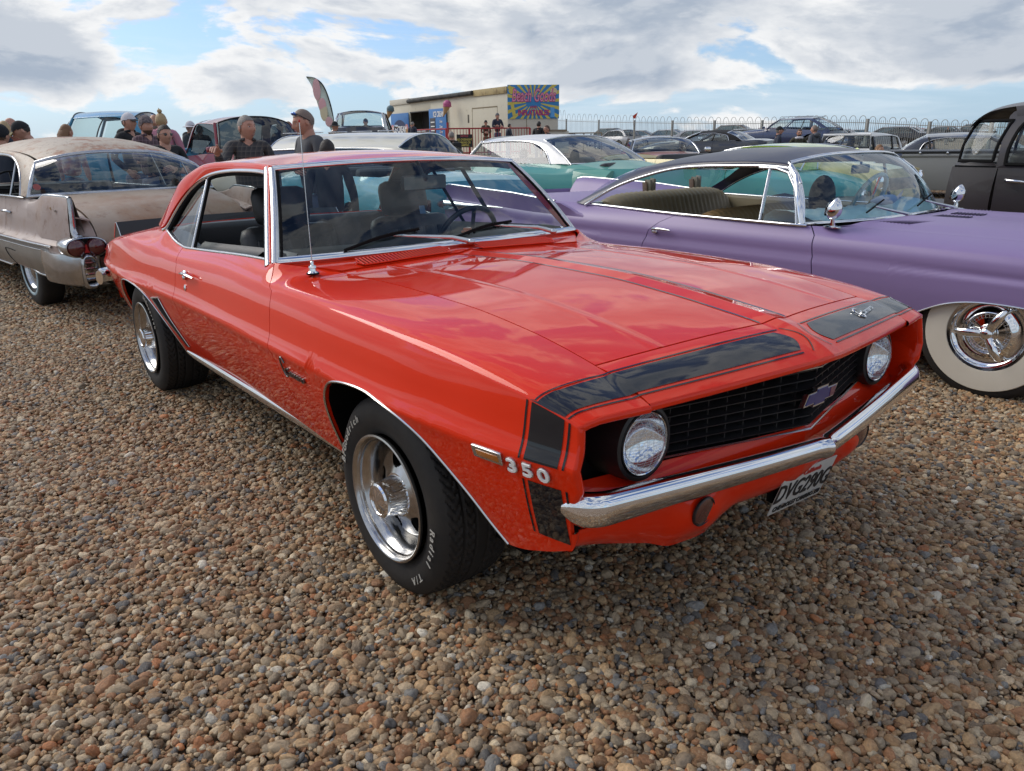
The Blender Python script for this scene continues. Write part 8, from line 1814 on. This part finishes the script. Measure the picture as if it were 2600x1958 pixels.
kslab(0, 3.1, KH-0.26, KH+0.04, mat("ochre_trim", (0.42, 0.33, 0.16), 0.7, dirt=((0.10, 0.06, 0.03), 0.8, 3)), "fascia_board", 0.06); kslab(10.5, KLen, KH-0.26, KH+0.04, WPAN, "fascia_board", 0.06)
a_ = [np.array((3.1+7.4*t, -sgn*0.10, KH-0.08-0.06*t)) for t in np.linspace(0, 1, 8)]; MB().tube(a_, 0.11, 10).build("rolled_awning", mat("black_awning", (0.022, 0.025, 0.026), 0.8, noise=(3, 0.7, (0.10, 0.10, 0.09))), K)
for z in (1.1,): kslab(1.5, 2.9, 1.05, 1.12, mat("rusty_shelf", (0.25, 0.20, 0.14), 0.7), "end_shelf", 0.10, 0.14, wall="E"); kslab(1.45, 3.0, 0, 1.05, WPAN, "end_door", 0.02, wall="E")
kslab(0.9, 0.93, 0, KH-1.3, MATS["dark_joint"], "panel_joint", 0.006, 0.02, wall="E")
# signs: base board with sun rays, lettering
def bmat(n_, c): return mat("sign_"+n_, c, 0.5)
def onwall(wall, a, z, off):
    d_ = np.array((-1.0*1, 0, 0)) if wall == "L" else np.array((yx, yl, 0)); nrm = np.array((0, -sgn*1.0, 0)) if wall == "L" else np.array((-abs(yl), yx*sgn, 0)); d0 = np.array((1.0, 0, 0)) if wall == "L" else d_
    up = np.array((0, 0, 1.0)); right = np.cross(up, nrm); right /= np.linalg.norm(right); return np.stack([right, up, nrm/np.linalg.norm(nrm)], 1), d0*a+nrm*off+up*z
def wtext(s_, size, wall, a, z, m, off=0.03, shear=0, bold=0, sx=1, nm="sign_text", par=None, al='CENTER'):
    V, F = text(s_, size, 0.006, shear, bold, al); Rm, o_ = onwall(wall, a, z, off); return MB().add((V*[sx, 1, 1]) @ Rm.T + o_, F).build(nm, m, par, smooth=0)
SG = empty("beach_goods_sign", tuple(K.location), K.rotation_euler.z, "bright blue and yellow sunburst sign reading Beach Goods and Inflatables", "sign")
sw0, sw1, sz0, sz1 = 0.0, KW+0.05, KH-1.42, KH+0.10; kslab(sw0, sw1, sz0, sz1, bmat("blue", (0.03, 0.22, 0.50)), "sign_board", 0.05, 0.03, SG, "E")
Rm, o_ = onwall("E", (sw0+sw1)/2, (sz0+sz1)/2, 0.055); hw, hh_ = (sw1-sw0)/2, (sz1-sz0)/2; rays = MB()
for k in range(22):
    a0, a1 = 2*math.pi*k/22, 2*math.pi*(k+0.42)/22
    def edge(a): c, s_ = math.cos(a), math.sin(a); t = min(hw/abs(c) if abs(c) > 1e-6 else 9, hh_/abs(s_) if abs(s_) > 1e-6 else 9); return (c*t, s_*t)
    e0, e1 = edge(a0), edge(a1); P = np.array([(e0[0]*0.28, e0[1]*0.28, 0.001), (e0[0], e0[1], 0.001), (e1[0], e1[1], 0.001), (e1[0]*0.30, e1[1]*0.30, 0.001)]); rays.add(P @ Rm.T + o_, [(0, 1, 2, 3)])
rays.build("sign_rays", bmat("yellow", (0.62, 0.52, 0.10)), SG, smooth=0)
wtext("Beach Goods", 0.80, "E", hw, sz1-0.50, bmat("magenta", (0.42, 0.03, 0.16)), 0.062, 0.25, 0.030, 0.52*KW/2.6, par=SG); wtext("Beach Goods", 0.80, "E", hw, sz1-0.50, bmat("pink", (0.75, 0.30, 0.42)), 0.070, 0.25, 0.0, 0.52*KW/2.6, par=SG)
wtext("AND", 0.16, "E", hw, sz0+0.52, bmat("magenta", (0, 0, 0)), 0.062, 0, 0.004, par=SG); wtext("INFLATABLES", 0.34, "E", hw, sz0+0.26, bmat("magenta", (0, 0, 0)), 0.062, 0, 0.012, 0.80*KW/2.6, par=SG)
for a_, z_, c_, r_ in ((0.22, sz1-0.25, "yellow", 0.17), (KW-0.22, sz1-0.30, "cream", 0.17)): Rm, o_ = onwall("E", a_, z_, 0.06); MB().disc(o_, r_, Rm).build("sign_picture", bmat(c_, (0.7, 0.6, 0.35)), SG)
Rm, o_ = onwall("E", 0.26, sz0+0.42, 0.064); MB().box(o_, (0.16, 0.55, 0.01), Rm @ rot(az=0.2)).build("sign_picture", bmat("yellow", (0, 0, 0)), SG); Rm, o_ = onwall("E", KW-0.28, sz0+0.28, 0.064); MB().box(o_, (0.20, 0.45, 0.01), Rm).build("sign_picture", bmat("skyblue", (0.10, 0.35, 0.7)), SG)
BN = empty("ice_cream_banner", tuple(K.location), K.rotation_euler.z, "blue banner reading ICE CREAM at the left end of the kiosk hatch", "banner"); BL_ = mat("banner_blue", (0.035, 0.16, 0.42), 0.6, noise=(1.5, 0.4, (0.08, 0.26, 0.55)))
kslab(HB+0.05, HB+2.5, KH-2.4, KH-0.75, BL_, "banner_cloth", 0.10, 0.03, BN); Rm, o_ = onwall("L", HB+1.3, KH-1.65, 0.105); MB().disc(o_+(0, 0, -0.1), 0.70, Rm @ np.diag([1.35, 0.9, 1])).build("banner_badge", bmat("navy", (0.015, 0.03, 0.10)), BN); wtext("ICE CREAM", 0.50, "L", HB+1.3, KH-1.68, WHITEP, 0.115, 0, 0.014, 0.80, par=BN)
for q_ in (-0.98, 0.98): Rm, o_ = onwall("L", HB+1.3+q_, KH-1.75, 0.112); MB().prism([(-0.16, 0.1), (0.16, 0.1), (0.0, -0.75)], 0.01, Rm, o_).build("banner_cone", bmat("cone", (0.45, 0.25, 0.10)), BN); MB().disc(o_+(0, 0, 0.18), 0.2, Rm).build("banner_scoop", bmat("scoop", (0.6, 0.25, 0.25)), BN)
MN = empty("price_board", tuple(K.location), K.rotation_euler.z, "blue ice cream price board with a black menu panel right of the hatch", "sign"); kslab(5.92, HA, 0.15, KH-0.68, BL_, "board", 0.12, 0.03, MN)
wtext("ICE CREAM", 0.40, "L", 6.75, KH-0.98, WHITEP, 0.135, 0, 0.01, 0.62, par=MN)
for k, s_ in enumerate(("1 Scoop", "2 Scoop", "3 Scoop", "Small Whippy", "Large Whippy", "Flakes & Toppings", "Hot Drinks")): wtext(s_, 0.19, "L", 6.5, KH-1.35-0.27*k-(0.15 if k == 6 else 0), WHITEP, 0.135, 0, 0.002, 0.52, par=MN)
kslab(7.15, 7.8, 0.5, KH-1.15, mat("menu_black", (0.02, 0.02, 0.03), 0.5), "menu_panel", 0.13, 0.02, MN)
for k in range(6): kslab(7.25, 7.7, KH-1.4-0.22*k, KH-1.34-0.22*k, WHITEP, "menu_line", 0.134, 0.01, MN)
def cone_model(px, d, y0, y1, colr, label):
    xy = at(px, d); hor = 363+(1300-px)*math.tan(R(0.838)); zt = CAMP[2]+(hor-y0)*d/VSC; zb_ = CAMP[2]+(hor-y1)*d/VSC; h = zt-zb_; o = empty("ice_cream_model", (xy[0], xy[1], zb_), YAW+math.pi, label, "display model"); Rm = rot(ax=-0.35)
    b = MB(); b.lathe([(0.005, 0), (h*0.21, h*0.62), (h*0.20, h*0.66)], 20, Rm=Rm); 
    b.build("cone", mat("wafer", (0.40, 0.24, 0.11), 0.7, bump=(30, 0.8)), o); c = Rm @ np.array((0, 0, h*0.76)); MB().ell(c, (h*0.25, h*0.25, h*0.24), 20, 12).ell(c-(0, 0, h*0.11), (h*0.27, h*0.27, h*0.07), 20, 8).build("scoop", colr, o)
    MB().tube([Rm @ np.array((-0.05, 0, h*0.4)), (-0.5, 0, h*0.45)], 0.03, 6).build("bracket", STAIN, o)
cone_model(990, 47.5, 269, 309, mat("blue_scoop", (0.12, 0.19, 0.21), 0.6, noise=(4, 0.5, (0.06, 0.10, 0.12))), "large model cone with a faded blue-grey scoop at the kiosk's left corner"); cone_model(1130, 42.5, 256, 300, mat("pink_scoop", (0.48, 0.10, 0.24), 0.5, noise=(5, 0.4, (0.35, 0.06, 0.17))), "large model cone with a pink scoop above the price board")
# red railing in front
def rail(px0, d0, px1, d1, n, label, ztop=1.12, m=mat("red_rail_paint", (0.33, 0.02, 0.02), 0.5)):
    a, b = at(px0, d0), at(px1, d1); o = empty("railing", (a[0], a[1], float(hgt(*a))), 0, label, "railing"); g = lambda t: np.array((*((b-a)*t), float(hgt(*(a+(b-a)*t)))-float(hgt(*a))))
    for z in (ztop, 0.12): MB().tube([g(t)+(0, 0, z) for t in np.linspace(0, 1, 6)], 0.03, 6).build("rail", m, o)
    for k in range(n+1):
        t = k/n; main = k % 7 == 0; MB().tube([g(t), g(t)+(0, 0, ztop+(0.0 if not (k == 0) else 0.25))], 0.045 if main else 0.013, 6).build("post" if main else "baluster", m, o)
rail(1140, 34, 1345, 36, 28, "red metal railing with thin upright bars in front of the kiosk"); rail(1050, 38, 1136, 35, 7, "short red handrail sloping up beside the ice cream hatch")
xy = at(1181, 33.6); NS = empty("notice_sign", (xy[0], xy[1], float(hgt(*xy))), YAW+math.pi, "black notice sign about overnight parking fixed to the red railing", "sign"); MB().box((0, 0, 0.62), (0.03, 0.66, 0.52)).build("sign_plate", BLACKP, NS, smooth=0)
RmN = np.stack([(0, 1, 0), (0, 0, 1), (1, 0, 0)], 1).astype(float)
for s_, z, c_ in (("NOTICE", 0.81, bmat("notice_red", (0.5, 0.05, 0.08))), ("NO OVERNIGHT", 0.67, bmat("yellow", (0, 0, 0))), ("PARKING OR", 0.55, bmat("yellow", (0, 0, 0))), ("CAMPING", 0.44, bmat("yellow", (0, 0, 0)))): V, F = text(s_, 0.12, 0.003, 0, 0.002); MB().add((V*[0.72, 1, 1]) @ RmN.T + (0.02, 0, z), F).build("sign_text", c_, NS, smooth=0)
# feather flag
xy = at(852, 27); FF = empty("feather_flag", (xy[0], xy[1], float(hgt(*xy))), YAW+math.pi, "tall pale green feather flag printed with pink and yellow ice lollies", "flag"); hor = 363+(1300-852)*math.tan(R(0.838)); 
def fz(y): return CAMP[2]+(hor-y)*27/VSC-float(hgt(*xy))
def fx_(px): return (px-852)*27/2010
pole = cr([(0, fx_(862), 0), (0, fx_(857), fz(310)), (0, fx_(850), fz(258)), (0, fx_(838), fz(222)), (0, fx_(820), fz(205)), (0, fx_(799), fz(201))], 40); inner_ = cr([(0, fx_(846), fz(326)), (0, fx_(827), fz(290)), (0, fx_(817), fz(255)), (0, fx_(811), fz(226)), (0, fx_(806), fz(214)), (0, fx_(799), fz(202))], 30)
MB().tube(pole, 0.022, 6).build("flag_pole", BLACKP, FF); pt_ = cr(pole[int(40*0.28):], 30); flm = mat("flag_cloth", (0.68, 0.74, 0.64), 0.7, noise=(1.2, 0.6, (0.52, 0.66, 0.58))); MB().grid(np.array([[np.array(a)*(1-t)+np.array(b)*t+(0.03*math.sin(6*t+i*0.3), 0, 0) for t in np.linspace(0, 1, 8)] for i, (a, b) in enumerate(zip(inner_, pt_))])).build("flag_cloth", flm, FF, smooth=60)
for (a, z, h, c_) in ((fx_(822), fz(232), 0.34, (0.78, 0.46, 0.46)), (fx_(833), fz(270), 0.22, (0.80, 0.45, 0.46)), (fx_(835), fz(287), 0.30, (0.74, 0.64, 0.42)), (fx_(846), fz(312), 0.16, (0.74, 0.45, 0.44))): MB().ell((0.045, a, z), (0.012, 0.13, h), 14, 10).build("lolly_print", mat("lolly_%d" % int(z*10), c_, 0.7), FF)
for k in range(2): MB().box((0, fx_(862), 0.05), (0.9, 0.06, 0.04), rot(az=k*1.57)).build("flag_base", BLACKP, FF)
xy = at(1608, 44); PF = empty("pennant", (xy[0], xy[1], float(hgt(*xy))), YAW+math.pi, "small bright red pennant flying above the fence", "flag"); zt_ = CAMP[2]+(359-289)*44/VSC-float(hgt(*xy)); MB().tube([(0, 0.1, 0), (0, -0.12, zt_*0.8), (0, 0.10, zt_)], 0.015, 5).build("pennant_pole", STAIN, PF)
MB().prism([(0.14, 0.0), (-0.12, -0.16), (-0.10, -0.30), (0.02, -0.32)], 0.015, RmN, (0, -0.02, zt_)).build("pennant_cloth", mat("pennant_red", (0.52, 0.05, 0.02), 0.7), PF, smooth=0)
# bow-top fence: panels between posts
FM = mat("galvanised_fence", (0.27, 0.27, 0.25), 0.55, 0.2)
fp = [(1380, 80), (1436, 66.5), (1517, 58.5), (1606, 52), (1701, 47.3), (1806, 43.3), (1925, 39.8), (2048, 36.6), (2188, 33.5), (2345, 31.0), (2500, 28.9), (2680, 26.8)]
def fence_top(px): return np.interp(px, [1380, 1517, 1701, 1925, 2048, 2188, 2345, 2500], [305, 309, 311, 311, 307, 308, 315, 318])
pan_prev = None
for i in range(len(fp)-1):
    (p0, d0), (p1, d1) = fp[i], fp[i+1]; a, b = at(p0, d0), at(p1, d1); zt0, zt1 = [CAMP[2]+(363+(1300-p)*math.tan(R(0.838))-fence_top(p))*d/VSC for p, d in ((p0, d0), (p1, d1))]; g0, g1 = float(hgt(*a)), float(hgt(*b))
    o = empty("fence_panel", (a[0], a[1], g0), math.atan2(*(b-a)[::-1]), ["first", "second", "third", "fourth", "fifth", "sixth", "seventh", "eighth", "ninth", "tenth", "eleventh"][i]+" bow-top metal fence panel counting right from the kiosk", "fence", "bow-top fence panels"); Lp = float(np.linalg.norm(b-a)); zz = lambda t: zt0+(zt1-zt0)*t-g0
    MB().box((0, 0, (zt0-g0)/2+0.03), (0.09, 0.09, zt0-g0+0.06), ch=0.01).build("post", FM, o)
    for dz_ in (0.0, 1): MB().tube([(Lp*t, 0, (zz(t)-0.10) if dz_ == 0 else (g0+(g1-g0)*t-g0)+0.25) for t in (0, 0.5, 1)], 0.016, 5).build("rail", FM, o)
    nb = 6
    for k in range(nb):
        x0, x1 = Lp*(k+0.18)/nb, Lp*(k+0.82)/nb; t = (k+0.5)/nb; zt = zz(t); r_ = (x1-x0)/2; P = [(x0, 0, 0.05), (x0, 0, zt)]+[((x0+x1)/2-r_*math.cos(q_), 0, zt+r_*1.05*math.sin(q_)) for q_ in np.linspace(0.3, math.pi-0.3, 9)]+[(x1, 0, zt), (x1, 0, 0.05)]
        MB().tube(P, 0.012, 5).build("hoop", FM, o)
        for q_ in (0.33, 0.67): xq = x0+(x1-x0)*q_; MB().tube([(xq, 0, 0.05), (xq, 0, zt+0.02)], 0.009, 5).build("bar", FM, o)
        xq = Lp*(k+1.0)/nb
        if k < nb-1: MB().tube([(xq, 0, 0.05), (xq, 0, zt+0.02)], 0.009, 5).build("bar", FM, o)
xy = at(1480, 40); SB = empty("steel_barrier", (xy[0], xy[1], float(hgt(*xy))), YAW-1.5, "low rusty steel barrier beside the kiosk", "barrier")
for z in (0.9, 0.5): MB().tube([(-0.9, 0, z), (0.9, 0, z)], 0.03, 6).build("rail", mat("rusty_shelf", (0, 0, 0)), SB)
for x in (-0.9, 0, 0.9): MB().tube([(x, 0, 0), (x, 0, 0.92)], 0.03, 6).build("post", mat("rusty_shelf", (0, 0, 0)), SB)
